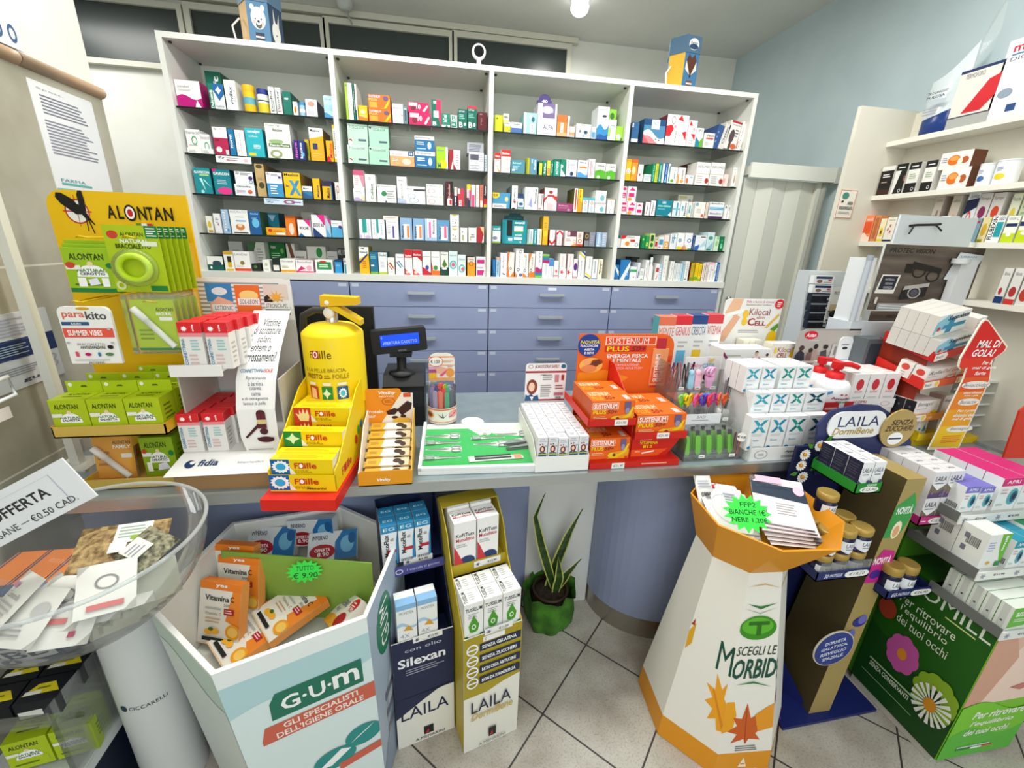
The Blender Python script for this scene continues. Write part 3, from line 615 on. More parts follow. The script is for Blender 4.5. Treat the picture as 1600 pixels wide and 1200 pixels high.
shelf_row(1, 3, 'D', '''
140 188 585 d=.12|ecf1f4|r 1fa39a .7 .3 1 1;e cdbfe2 .3 .1 .3 .1|white box with teal side
188 258 585 d=.12|eff2f6|r 1fa39a 0 .3 .4 1;tv 99b .5 .2 .7 .8 oralsol;e cdbfe2 .5 .08 .4 .1|white box with a wide teal band
264 312 588 d=.12|eff2f6|tv 89a .3 .2 .6 .8 oralsol|white box with grey name
312 392 588 d=.12|eff2f6|r 1fa39a 0 .3 .25 1;tv 99b .5 .2 .7 .8 oralsol;r 2a9 .2 0 .6 .06|white box with a narrow teal band
406 528 595 d=.12|f0f0f6|t 99b .1 .86 .8 .94 Aspireg;r 6a4fa0 .5 .08 .65 .7;l bbc .1 .3 .4 .8 5|white box with a violet bar
372 522 552 ^ d=.1|e9e3dd/6a2a2a|l caa .1 .4 .8 .7 1|flat box lying on the others
544 662 572 d=.12|8fb5da|r f0f2f4 .25 .05 .8 .72;r e08a4a .55 .1 .75 .65;tbv 246 .1 .1 .3 .65 flexive|blue box with orange tube, first of two
670 780 578 d=.12|89b0d6|r f0f2f4 .25 .05 .8 .72;r e08a4a .55 .1 .75 .65;tbv 246 .1 .1 .3 .65 flexive|blue box with orange tube, second of two
784 905 580 d=.12|aacbe6|r f0f2f4 .2 .15 .95 1;r e0559a .35 .15 .5 .85;tbv 246 .65 .3 .8 .95 flexive|blue and white box with pink bar
908 1028 594 d=.12|5d9ac6|r e8eef4 .25 .05 .85 .7;r e0709a .55 .15 .75 .75;tbv 246 .1 .1 .3 .65 flexive|deep blue box with pink bar
1034 1122 675 d=.1|f2f1ea|p c9b86a .1 1 .9 1 .5 .85;e 777 .3 .5 .06 .06;e 777 .6 .4 .06 .06;l aaa .2 .1 .8 .3 2|white box with dots, below its twin
1032 1120 538 ^ d=.1|f2f1ea|p c9b86a .1 1 .9 1 .5 .85;e 777 .3 .5 .06 .06;e 777 .6 .4 .06 .06;l aaa .2 .1 .8 .3 2|white box with dots, on top of its twin
1132 1202 668 d=.1|e9e9e6|r 8a9a3a .3 .1 .45 .5;e 555 .3 .7 .08 .05|white box with olive bar
1212 1292 668 d=.1|f2f1ec|r b9a23a .2 .1 .3 .4;l 888 .3 .3 .8 .6 2|white box with a mustard bar
1296 1366 660 d=.14|b3202c/ddd3c0|p f0c890 .4 1 1 .5 1 1;p eee .7 0 1 0 1 .6|dark red box at the divider
''')
shelf_row(1, 4, 'D', '''
145 242 858 d=.14|f2b617/b3981a|p f4f4f2 0 .55 1 .75 1 1 0 1;p 223366 0 .45 .9 .78 .9 .7 0 .35;p 223366 .05 .98 .5 .9 .6 .94;l d7762a .3 .2 .8 .5 4;tb 346 .1 .78 .9 .84 Fluimucil|yellow and white box with navy stripes
248 328 908 d=.12|1a6f94|r 7aa82a 0 0 1 .1;l 8cd .1 .7 .8 .9 3;r fff .1 .35 .5 .42|deep blue box with a green foot
332 416 912 d=.14|f0f2f0/4a7a84|tb 7a96a0 .08 .82 .95 .94 Seki;r b0c22a 0 0 1 .1;l ccd .2 .3 .8 .6 4|white box with lime foot
420 488 965 d=.1|f1efe8|p b3541f 0 .6 .4 .75 1 .35 .6 .25;p fff .1 .6 .2 .65 .9 .3 .8 .27;l caa .2 .1 .8 .2 1|small white box with brown stripes
500 582 930 d=.1|f0f2f4|p 1d6e98 .05 .6 .4 .68 .9 .4 .55 .32;p fff .2 .6 .3 .65 .8 .37 .7 .34;t 99a .2 .82 .9 .9 tuss|white box with blue stripes
588 664 884 d=.14|f2eeec|r c8161e 0 .68 1 1;tb fff .1 .72 .9 .8 Bisolvon;p d44 0 .25 .8 0 0 0;e f6c9c0 .3 .1 .2 .06|white box with a red top, first of two
668 758 890 d=.14|f2eeec|r c8161e 0 .72 1 1;tb fff .1 .78 .9 .86 Bisolvon;p c8161e .5 .72 1 .72 1 .55;p d44 0 .25 .8 0 0 0;e f6c9c0 .3 .1 .2 .06|white box with red top and a curve, second of two
762 844 900 d=.14|f2efec|p c02030 0 .35 1 .1 1 0 0 0;e 3c4a9a .55 .32 .22 .1;t 99a .1 .75 .9 .82 golaset|white and red box with violet disc
848 932 904 d=.14|f2efec|p e86a1c 0 .22 1 .2 1 0 0 0;e 3f8f3f .5 .32 .26 .1;p c23 0 .6 .2 .25 0 .2;t 99a .1 .75 .9 .82 bronchen|white and orange box with green disc
938 1016 908 d=.14|e9ece4|r 123c2c 0 0 1 .35;p 4f7a22 .2 .45 .5 .7 .85 .45 .5 .33;e eee .5 .3 .35 .05;t 556 .1 .85 .9 .93 dropline|white and dark green box with a leaf drop
1020 1106 900 d=.14|d9e9e8|o 58b5b5 .5 .45 .42 .18 .35;e d8617a .5 .45 .2 .08;t 7ab .1 .8 .9 .88 deltanos|pale teal box with a target
1110 1186 936 d=.12|dfe9ea|o 58b5b5 .5 .35 .42 .2 .35;e d8617a .6 .33 .2 .09;t 7ab .1 .75 .9 .85 deltanos|smaller pale teal box with a target
1200 1278 958 d=.12|ee9a1e/5a2a1a|r ddd4c8 0 .72 1 1;o b9481a .5 .65 .3 .13 .3;t 733 .2 .85 .8 .92 Nausea|orange box with a ring
1288 1382 955 d=.12|f0eef0|r cf1f7e .1 .65 .85 .85;p cf1f7e .1 .05 .7 .05 .85 .32 .1 .32;l 99a .1 .4 .8 .5 2|white box with magenta blocks
''')
shelf_row(2, 0, 'E', '''
90 178 350 d=.12|d9e01f|e 555 .3 .8 .1 .05;r c3cc1a .0 0 .2 1|bright yellow green box
195 265 425 d=.1|f1f0e0|r d8d21f 0 .1 1 .6;tb 556 .1 .8 .8 .92 iridina;e 444 .8 .2 .08 .06|small white and yellow box in front
180 245 335 y=.08 d=.1|f0efdc|r d8d21f 0 0 1 .7;tb 556 .1 .8 .8 .92 iridina|small white and yellow box behind
272 392 432 d=.1|f0f1f4|r 4a70b4 0 0 1 .5;tb 567 .25 .75 .8 .9 iridina|white box with blue lower half
405 550 325 d=.12|a5d6dc/7fb2ba|r dff0f2 0 0 .2 1;e 2a6a74 .72 .7 .12 .12;r eef6f6 .5 .05 .85 .5;tbv 79a .6 .1 .75 .45 ALFA;e fff .5 .8 .1 .1|pale teal box with an eye
555 765 222 d=.12|f2eef2/d8d0da|r 7c6a98 .25 .55 .9 1;e c9c2d8 .5 .8 .3 .12;tb fff .35 .72 .8 .85 ALFA;tb 889 .3 .2 .85 .34 ALFA;e d4cfda .5 .4 .3 .05;l ccc .2 .05 .8 .12 1|large white and violet box
560 720 190 ^ y=.05 d=.02|4b3a7a|!e 4b3a7a .5 1 .42 1.1;tb fff .3 .6 .7 1.1 40;r fff .15 .1 .85 .2|violet header card
772 880 350 d=.12|f08a3a/e9d7c8|r f8b37a 0 0 1 .2;r f4efe6 .35 .2 .65 .65;tbv 88a .42 .25 .58 .6 ALFA;r e8742a 0 .7 1 1|orange box with a white oval
884 908 360 d=.12|f3ecec|l caa .2 .2 .8 .8 4|narrow white box beside the orange one
912 968 478 d=.1|f2e8e0|r f0a070 0 .2 1 .5|small white and peach box
985 1146 450 d=.12|f0f3f4|e 3a6a84 .65 .45 .14 .14;e 222 .65 .45 .05 .06;e 789 .25 .5 .08 .1;e 9bc .5 .2 .08 .1;t 667 .3 .85 .6 .95 eyes|white box with two eyes
1152 1200 482 d=.08|e2eaf0|r 5aa0cf .1 .15 .9 .6|small pale blue box between two larger ones
1205 1330 255 d=.1|f0f2f4|t 79b .15 .85 .9 .95 eyebrite;e 345 .6 .72 .2 .04;w 2f8fc8 .35 .45 .1;w 1c5a9e .12 .2 .04|tall white and blue box with eye
1328 1404 285 y=.06 d=.1|8fd13a|e 3a7a1a .4 .8 .3 .1;r eef4e4 0 0 1 .3|green box on the back
1332 1418 400 d=.09|eef2ea|r a8d85a .0 .2 .3 .6;l abc .3 .5 .9 .8 2|white box with a green edge
1420 1498 475 d=.1|9ed63c|e eef6e0 .4 .3 .3 .2;e 357 .8 .15 .1 .1|lime green box at the end
''')
shelf_row(2, 1, 'E', '''
85 152 768 d=.12|f4eee8|r d9281e 0 .7 1 1;tb fff .1 .78 .9 .88 Vivin;p f0a03a .4 .3 1 .05 .8 0;o daa .5 .5 .4 .2 .15|white box with a red top, first one
158 262 735 d=.12|f4eee8|r d9281e 0 .72 1 1;tb fff .1 .8 .9 .9 Bisolvon;o e6b9a8 .7 .4 .4 .25 .12|taller white box with a red top
272 424 848 d=.12|4f8fa4/3a6f80|tb bfe .08 .72 .7 .86 fluimucil;l bde .1 .3 .6 .6 3;r e9f0f0 .05 .2 .25 .32;r 7fae4a 0 0 1 .06|steel blue box with green foot
432 475 825 d=.12|b7b81f|r 8a8a1a 0 0 .4 1|narrow olive box
475 555 828 d=.12|5f93b4|r 9ec6da .2 .7 .4 .95;r 7aa84a 0 0 1 .06;tbv fff .55 .3 .8 .9 fluim|steel blue box standing upright
572 612 855 d=.14|f0e23a/0b5c44|r 0d7a58 0 0 .2 1;r 0d7a58 0 .85 1 1|narrow yellow and green box, first one
618 658 855 d=.14|0d8a64|tbv fff .3 .15 .8 .85 kilo|narrow green box between yellow ones
664 702 852 d=.14|f3d84a|r e89a4a .1 .1 .9 .5|narrow yellow box with orange panel
706 730 855 d=.14|0d8a64|tbv eff .2 .2 .8 .8 oral|very narrow green box
736 808 835 d=.14|149a80|tbv fff .35 .1 .7 .9 ACTIGRIP;r 0c6e5c 0 .85 1 1|green box with a vertical white name
812 868 840 d=.14|0e8466|e cfe 0 .6 .5 .12;p e8f6f0 0 .5 1 .1 1 0 0 0|green and white box
872 988 845 d=.12|eeeef2|tv 667 .12 .3 .25 .9 Actifed;e 223a6a .55 .2 .16 .12;r 2a5a9a 0 0 1 .06;l bbc .4 .5 .9 .8 4|white box with a dark round mark
1000 1110 850 d=.12|f0f4f8|tb 445 .15 .83 .8 .93 Axival;r f0853a .15 .55 .9 .66;e cfe2f2 .75 .3 .25 .18;w 4f9fd8 .3 .2 .05|white and blue box with orange ribbon
1116 1186 835 d=.14|f0eaee|r c43a6a .3 .1 .4 .9;r 4a4a6a .55 .1 .6 .9;l cbb .7 .2 .9 .8 5|narrow white box with magenta line
1190 1304 878 d=.1|f2f4ee|r 58b52a 0 .02 1 .5;tb 444 .2 .76 .85 .88 Actigola;e e2efda .35 .12 .15 .1;p 58b52a 0 .5 .5 .6 1 .5|white and green box, first of two
1308 1416 890 d=.1|f2f4ee|r 58b52a 0 .02 1 .5;tb 444 .2 .76 .85 .88 Actigola;e e2efda .35 .12 .15 .1;p 58b52a 0 .5 .5 .6 1 .5|white and green box, second of two
''')
shelf_row(2, 2, 'F', '''
65 258 220 d=.12|4a98c4/aab|r f0f0f4 0 0 .8 .3;e f4cf1c .15 .85 .25 .22;tb 222 .05 .76 .3 .92 8.30;s f2f090 .8 .6 .14 .2 8 .5;l 667 .1 .08 .7 .2 2|blue and white box with a yellow price disc
275 340 140 d=.2|f2f2ee/8fa8b0|tbv 445 .3 .3 .6 .9 Fluifort;r a33 .35 .25 .7 .35;r 333 .1 0 .6 .05|tall narrow white box
344 412 318 d=.1|e6ecec|e 2a5a96 .5 .7 .35 .2;r 3a9a8a 0 .1 1 .3|small white box with blue mark, below its twin
342 410 228 ^ d=.1|e2e8ec|r 1f3f66 0 .4 1 1;l fff .2 .2 .8 .4 1|small white and navy box on top of another
418 562 160 d=.12|f0f1f2|tv 89a .15 .4 .25 .95 inalar;tbv 444 .75 .3 .9 .95 Prontinal;p 9aa6d8 .3 .2 .5 .6 .6 .1|wide white box with lilac sketch
566 624 230 d=.12|f0e6e4|tbv 844 .5 .3 .8 .95 Nasonex;r c9a .1 .05 .6 .15|narrow white box with dark red name
630 770 168 d=.12|f3eeec/8a4040|p e02a2a 0 .55 .35 .7 0 .35;p e02a2a 1 .65 .55 .68 1 .4;p e02a2a .2 .7 .8 .7 .7 .62 .3 .62;e a33 .5 .82 .15 .07;l dbb .2 .05 .8 .35 5|white box with red triangles
772 950 335 d=.12|9a3f70|tb eaa6c8 .1 .62 .7 .82 fluimuc;l d9a .1 .35 .8 .5 2;e c8a .75 .2 .1 .15|low mauve box lying down
955 995 170 d=.14|f4ece6/6a6a1a|r d94a2a .3 .1 .7 .95|narrow white and orange box
998 1048 175 d=.14|efd91c|p e8a01a 0 0 1 0 1 .4 0 .6;tbv d22 .2 .5 .6 .95 Tachi|narrow yellow box
1054 1114 272 d=.12|eef4f6|r 58b8c8 0 .82 1 1;o ea8a4a .5 .68 .25 .12 .4;l abc .3 .1 .7 .5 4|white box with orange ring, first of two
1122 1184 275 d=.12|e4eff4|r 58b8c8 0 .82 1 1;o ea8a4a .5 .66 .25 .12 .4;l abc .3 .1 .7 .5 4|white box with orange ring, second of two
1190 1310 332 d=.1|ecefed|e 7fb9c0 .65 .4 .2 .25;t aab .2 .75 .8 .88 delpix;r c58aa8 .0 .95 1 1|white box with a teal blot, below its twin
1196 1316 196 ^ d=.1|ecefed|e 7fb9c0 .65 .4 .2 .25;t aab .2 .75 .8 .88 delpix;l ccc .1 .1 .6 .2 1|white box with a teal blot, on top of its twin
1324 1404 280 d=.12|efe9e8|tv 998 .4 .2 .6 .85 lansox;r ba8 .0 .9 1 1;e 9bc .4 .1 .1 .05|plain white box near the divider
''')
shelf_row(2, 3, 'F', '''
65 155 585 d=.1|e9eff0|r 1a9aa0 0 .72 1 1;tb fff .1 .78 .9 .9 acutil;e 889 .3 .3 .3 .1;r 8ac03a 0 0 1 .1|white box with teal top
170 440 520 d=.05 y=.045|1199a6|r 071a1c .18 .32 .4 .98;r eef3f0 .25 .12 .42 .24;tb fff .5 .84 .9 .95 acutil;r f0f4f0 .48 .5 .85 .75;r 8ac03a .48 .5 .85 .55;tb fff .52 .34 .8 .42 acutil;r f0f4f0 .48 .17 .82 .28;e fff .75 .08 .03 .04;r 0e8a96 0 0 .1 .9|teal counter display with a dark gap
200 412 475 ^ d=.01 y=.09|0b5c63|!t 3aa .2 .4 .9 .7 acutil line;p 0b5c63 .2 1 .9 1 .8 1.6 .3 1.6|dark teal header panel
462 512 622 d=.12|eef2ee|r 1aa0a0 0 .0 .1 1;tbv 89a .4 .1 .7 .9 memo;r 7ac03a .0 0 1 .07|narrow white and green box
516 552 618 d=.12|12a0ae|tbv fff .3 .1 .7 .9 mente|narrow teal box
556 608 618 d=.12|f0f2e8|tbv 9a8 .4 .1 .7 .9 fosfor;r e0c42a .8 .0 1 1|narrow white box with yellow edge
614 672 480 d=.1|edb71d/c8961a|r f4cf3a .1 .3 .9 .5;l b8862a .2 .6 .8 .8 3|tall golden yellow box
690 752 628 d=.12|f2efee/a33|p d8202a 0 .35 .5 .15 1 .4 1 .2 .5 0 0 .15;tv caa .4 .5 .6 .95 fenix|white box with red chevron
764 838 632 d=.12|f2efee|p d8202a 0 .6 .5 .9 1 .6 1 .82 .5 1 0 .82;r a33 0 0 .12 .6;r a33 .88 0 1 .6;tv caa .4 .1 .6 .6 fenix|white box with a red arrow top
858 985 638 d=.1|f4ece8|r 6a3a4a .2 .62 1 1;e f2c4d2 .35 .8 .12 .15;o d9a23a .85 .3 .1 .12 .3;p f0a04a .5 .0 1 0 1 .2;l caa .1 .3 .6 .5 2|white box with dark flowers
990 1060 650 d=.1|f0e0d8|o b85a2a .5 .35 .3 .14 .35;r d8482a 0 0 1 .14;l a66 .2 .6 .8 .9 3|white box with copper ring
1074 1124 655 d=.12|4a3f3c|o c9a24a .5 .72 .4 .16 .3;r 8a8a92 0 0 1 .4|dark box with a gold ring
1126 1190 655 d=.12|8b8f9c|l aab .2 .2 .8 .8 4|plain grey box
1204 1262 655 d=.12|9fbede|tbv fff .3 .2 .6 .9 dermon;e fff .4 .08 .25 .06|pale blue box, first one near the end
1264 1318 658 d=.12|aab9cc|l cde .2 .1 .8 .9 5|blue grey box near the end
''')
shelf_row(2, 4, 'F', '''
66 100 955 d=.12|1f78b8|p 0f4f86 0 0 1 0 0 .5|narrow blue box
104 144 930 d=.12|a9cbe4|r f0a080 0 .88 1 1;tbv 246 .3 .1 .7 .8 clody|pale blue box with orange top
150 222 885 d=.12|f2f0f0|tv 889 .3 .35 .55 .9 diclor;p 2a2a4a .3 .18 .9 .1 .5 .08|white box with a dark runner
228 302 878 d=.12|f2e9e0|p ee7a22 0 1 .3 1 .1 .5 .4 .0 0 0;e f6efe8 .7 .65 .25 .28;o 456 .5 .35 .15 .06 .4;p ee7a22 .4 0 1 0 1 .25|white and orange box, first one
316 402 838 d=.12|f2f1ef|tv 778 .4 .35 .6 .85 Voltadol;o 444 .6 .9 .2 .05 .3;o 345 .35 .27 .2 .06 .4;p ee7a22 0 .2 .3 0 0 0;e 5a6a9a .7 .08 .25 .06|tall white box with a rounded top
398 456 888 d=.12|f2f0ec|o 444 .4 .9 .2 .05 .3;tv 778 .4 .35 .65 .85 Voltad;o 345 .35 .28 .22 .07 .4;p ee7a22 0 .2 1 0 0 0|white box with orange corner
464 528 892 d=.12|f2e9e0|p ee7a22 0 1 .4 1 0 .6;tv 778 .4 .35 .65 .85 Voltad;o 345 .35 .3 .22 .07 .4;p ee7a22 0 .2 1 .25 1 0 0 0|white and orange box, second one
534 606 865 d=.12|f0f2f2|tv 678 .4 .5 .7 .95 reumil;w b8206a .38 .36 .03;r 3a70b8 0 .1 1 .2;r 2a9a6a 0 .06 1 .12;r 7ac02a 0 0 1 .07|tall white box with rainbow foot
610 682 898 d=.12|f0f2f2|r 8ac03a 0 .92 1 1;r 2a9a6a 0 .84 1 .92;r 3a70b8 0 .75 1 .84;r b8206a 0 .62 1 .75;w f0f2f2 .6 .62 .03;tv 89a .4 .1 .7 .55 reumil|white box with rainbow top
684 734 945 d=.12|f0f3f6|r 4a8fd0 0 .6 1 1;tv 89a .4 .1 .7 .55 arnica|white box with blue top
738 790 970 d=.12|f3eae8|s d8223a .5 .4 .35 .14 5 .4;r d8223a 0 .1 1 .16|white box with a red starfish
796 872 893 d=.12|f3eeec|tv caa .3 .45 .55 .9 fastum;s d0203a .4 .25 .35 .12 5 .4;r 7a1a2a .9 .4 1 1|white box with red starfish and dark edge
882 946 895 d=.12|f3eae8|tv caa .3 .45 .55 .9 fastum;s d0203a .3 .25 .4 .14 5 .4|white box with red starfish, slightly narrower
950 994 950 d=.12|efe6ee|e 5b2a8a .5 .6 .45 .2;r c9a 0 0 1 .1|small white box with purple blot
1004 1070 865 d=.14|f0f1ee|p e0d22a 0 .9 1 .72 1 .8 0 .98;p 2a4a8a .3 1 1 .85 1 .95 .6 1;tv 889 .3 .1 .55 .65 muscoril|tall white box with yellow and blue stripes on top
1082 1152 922 d=.14|f0f1ee|tv 889 .45 .45 .7 .9 muscoril;p e0d22a 0 .3 1 .1 1 .02 0 .2;p 2a4a8a 0 .15 1 -.0 .6 0 0 .08|white box with yellow and blue stripes at its foot
1158 1214 955 d=.14|eff1f2|tbv 567 .3 .3 .6 .9 lasonil;r 2a6ab0 0 0 1 .04|white box with blue name
1220 1268 952 d=.14|f2ead0|p 2a2a2a .3 .3 .5 .95 .6 .95 .5 .2;l ba8 .6 .3 .9 .8 3|cream box with a black dancer
''')
shelf_row(3, 0, 'G', '''
175 250 352 d=.14|2a5f90/224a74|r eef .0 .0 1 .2;r dde6f0 0 .75 .2 .95|dark blue box beside divider
300 532 318 d=.16|4a88b0/2d5f86|r 1e4a7a 0 .75 1 1;r dfeaf2 .35 .6 .72 .98;t 679 .42 .76 .66 .88 TALIT;w eef2f4 .5 .3 .12;w f08a90 .3 .05 .1;p e8606a 0 0 .3 0 0 .4;e 333 .6 .2 .03 .03;e 333 .75 .17 .03 .03|large blue box with a snowy hill
540 770 270 d=.1|f4f0ee/8a2a32|p e0202e 0 .3 .2 .3 .35 .55 .25 .68 0 .62;p e0202e .5 .85 .65 1 .78 .8;o aaa .3 .82 .1 .14 .3;p e0202e .75 .45 .95 .5 .95 .2;s f4a0a6 .4 .62 .1 .08 6 .4;tv 888 .42 .1 .5 .5 artros|large white box with red petals
772 866 332 d=.1|f4f0ee|p e0202e .1 .8 .2 1 .5 .8;p e0202e .4 .5 .9 .5 .9 .25;s f4a0a6 .7 .68 .2 .08 6 .4;l ccc .2 .1 .8 .3 2|narrower white box with red petals
868 945 415 d=.1|eceee8|p 2a8a9a 0 .0 .6 0 .6 .3 0 .55;p 6ab82a .6 0 1 0 1 .55 .6 .35;t 667 .2 .82 .8 .93 LIPO|white box with green and teal wedges
955 1070 470 d=.09|eceae4|tb 544 .2 .75 .95 .92 Vitrum;r d8483a .2 .6 .9 .7;l bbb .1 .2 .6 .45 3|low white box with red line
1046 1112 372 d=.16 lean=14|34548c|l 79b .2 .2 .5 .8 3|navy box leaning sideways
1118 1178 358 d=.16 lean=13|dcd8d0|tbv 667 .3 .2 .7 .9 Ottix|grey white box leaning sideways
1180 1304 335 d=.12 lean=9|eae4de|r b3242c .1 .93 1 1;t 556 .2 .82 .95 .9 proctol;e 54464a .4 .45 .22 .25;e c9683a .75 .12 .25 .1;r 54464a .3 .0 .5 .4;l 778 .6 .45 .95 .75 3|white box with a figure, leaning
1310 1362 330 d=.14 lean=8|efece6|r b3242c .5 .93 1 1;tbv a99 .3 .1 .5 .8 Ossido;r c96a4a .0 .05 .15 .3|narrow white box at the end, leaning
''')
shelf_row(3, 1, 'G', '''
112 168 752 d=.12|f4c018|e fff .5 .45 .45 .12;t c33 .2 .38 .8 .5 D;r e8a010 0 .9 1 1|yellow box beside divider
170 236 755 d=.12|f0962a|e fbdc9a .4 .5 .3 .2;r f4c018 0 0 .3 .2;r d8641a 0 .85 1 1|orange box
244 300 812 d=.12|f2efec|e a33 .4 .4 .12 .08;tv 889 .6 .3 .8 .9 curcu|white box with a red dot
314 392 920 d=.1|eef2f0|r bcd 0 .6 1 .9;l 9aa .1 .2 .8 .5 2|low white box in front of the dark row
325 400 812 y=.12 d=.1|15443a|l 3a7 .1 .1 .9 .9 4|dark green box on the back row
396 428 802 d=.14|158a5e|tv cfe .3 .1 .7 .9 herbs|narrow green box
430 462 804 d=.14|d8d83a|tbv 2a7a3a .3 .1 .7 .9 mentine|narrow yellow green box
466 502 800 d=.14|0f8a80|tbv eff .3 .1 .7 .9 pinimen|narrow sea green box
506 528 803 d=.14|eef2f0|tv 9aa .3 .1 .7 .9 tussi|very narrow white box
530 562 800 d=.14|1a62a0|p bdf .3 .05 .9 .05 .6 .4;tbv cdf .3 .45 .7 .95 nasal|narrow blue box with pale peak
566 590 804 d=.14|eaf0f2|r 2a8a7a .5 .1 .9 .9|narrow white and green box
592 668 842 d=.12|f2f4ec|e 6ab03a .35 .18 .25 .1;tbv 679 .5 .3 .75 .9 golamir|white box with green spot
674 756 845 d=.12|f4f0e8|r f0a03a 0 .0 .2 .6;e f2a24a .6 .18 .25 .1;tbv 867 .5 .3 .75 .9 golamir|white box with orange spot
762 850 928 d=.1|f1ece8|e d86a4a .2 .4 .15 .3;r 9cd .5 .7 .9 .85|low white box with orange spot
778 862 800 y=.1 d=.12|6e2424|l a55 .1 .1 .9 .9 4|dark red box row behind
866 1012 788 d=.1|f4f1ec|t 556 .1 .76 .95 .86 INFLUMED;r c9a8a0 .0 .5 1 .52;e b8473a .85 .22 .14 .12;s 933 .85 .22 .1 .1 6 .4;l bbb .1 .1 .6 .45 4|white box with a red blot, first of two
1018 1166 792 d=.1|f4f1ec|t 556 .1 .76 .95 .86 INFLUMED;r c9a8a0 .0 .5 1 .52;e b8473a .85 .22 .14 .12;s 933 .85 .22 .1 .1 6 .4;l bbb .1 .1 .6 .45 4|white box with a red blot, second of two
1170 1222 920 d=.08|f0dcd4|e e0a090 .2 .5 .15 .2|small pinkish box
1176 1254 850 y=.1 d=.1|e2d9d0|r b9a .2 .0 .3 1;r b9a .6 0 .7 1|pale box row behind
1258 1326 845 d=.1|f1efe9|e c0a088 .65 .45 .2 .25;t 998 .2 .85 .8 .93 gel;r 1a6a4a 0 0 1 .05|white box near the end with a beige shape
''')
shelf_row(3, 2, 'H', '''
138 198 245 d=.1|f6eef0|r e81f78 .1 .75 .9 .93;r e81f78 .1 .25 .9 .6;l fff .2 .3 .8 .5 2|white box with pink blocks, first column, below
136 196 78 ^ d=.1 v|f6eef0|r e81f78 .3 .75 .9 .93;r e81f78 .3 .25 .9 .6;l fff .4 .3 .8 .5 2|white box with pink blocks, first column, above
202 300 245 d=.1|f6eef0|p e81f78 .2 .72 .5 .95 .95 .72;r e81f78 .15 .3 .8 .55;e f09a2a .3 .15 .25 .12|white box with pink blocks, second column, below
205 302 78 ^ d=.1 v|f6eef0|p e81f78 .2 .72 .5 .95 .95 .72;r e81f78 .15 .3 .8 .55;e f09a2a .3 .15 .25 .12|white box with pink blocks, second column, above
304 372 258 d=.1|f6eef0|p e81f78 .1 .72 .4 .92 .9 .72;r e81f78 .1 .2 .9 .45|small white box with pink blocks
398 452 250 d=.14|f0eeee/777|p 334 .3 .1 .5 .9 .6 .9 .45 .1|white box with a dark stroke, first one
456 512 235 d=.14|f0eeee/777|p 446 .3 .1 .5 .9 .6 .9 .45 .1;l bbb .6 .3 .9 .7 3|white box with a dark stroke, second one
520 690 228 d=.12|0f8296/0a5a6a|tb fff .35 .78 .6 .92 OKi;tb bfe .1 .58 .9 .7 dolorefebbre;l 8dd .1 .4 .6 .5 2;w dff0f0 .02 .02 .02;p e8f2f2 .95 .0 1 .0 1 .3 .8 .1|teal box with a white arc
700 780 240 d=.1|dfe7ea|r 3a98b0 .5 .1 .7 .9;r 7ac0cf .0 .45 1 .55|pale box with a blue cross
784 862 240 d=.1|e8ecea|tbv 333 .55 .1 .8 .9 Moment;r 5aa8ba .2 .4 .4 .7|pale box with bold vertical lettering
740 900 172 y=.1 d=.1|e0dcd0|e 9ab .8 .6 .14 .25;r c9c08a .1 .85 .6 .95|cream box on the back
866 906 250 d=.1|ebe9dc|r 5aa8ba .3 .3 .7 .8;r e2d83a 0 0 .6 .1|narrow cream box with a teal panel
912 932 250 d=.12|e9ecea|r 9ab .3 .1 .7 .9|very narrow grey white box
938 1052 250 d=.12|f2efe6|e 7fb4be .2 .85 .16 .12;r e0592a .7 .08 .92 .25;l ccc .2 .3 .8 .6 3|white box with an orange square
1058 1086 258 d=.14|ead9c8|l ba9 .2 .2 .8 .8 5|narrow beige box
1096 1252 362 d=.12|ecedee|r 4b2a55 0 .02 1 .38;tb 667 .1 .65 .9 .92 Benadirm|white and purple box lying flat
1110 1268 252 ^ d=.12|ecedee|tb 667 .1 .78 .9 .95 Benadirm;r 8fc4e2 0 .2 1 .5;p 5fa8d8 0 .15 1 .3 1 .45 .5 .3|white and pale blue box lying on another
1266 1300 285 d=.12|eff0ee|e 445 .4 .85 .2 .1|narrow white box with a dark dot
1304 1336 288 d=.12|eff0ee|r 667 .5 .6 .8 .9|narrow white box near the end
''')
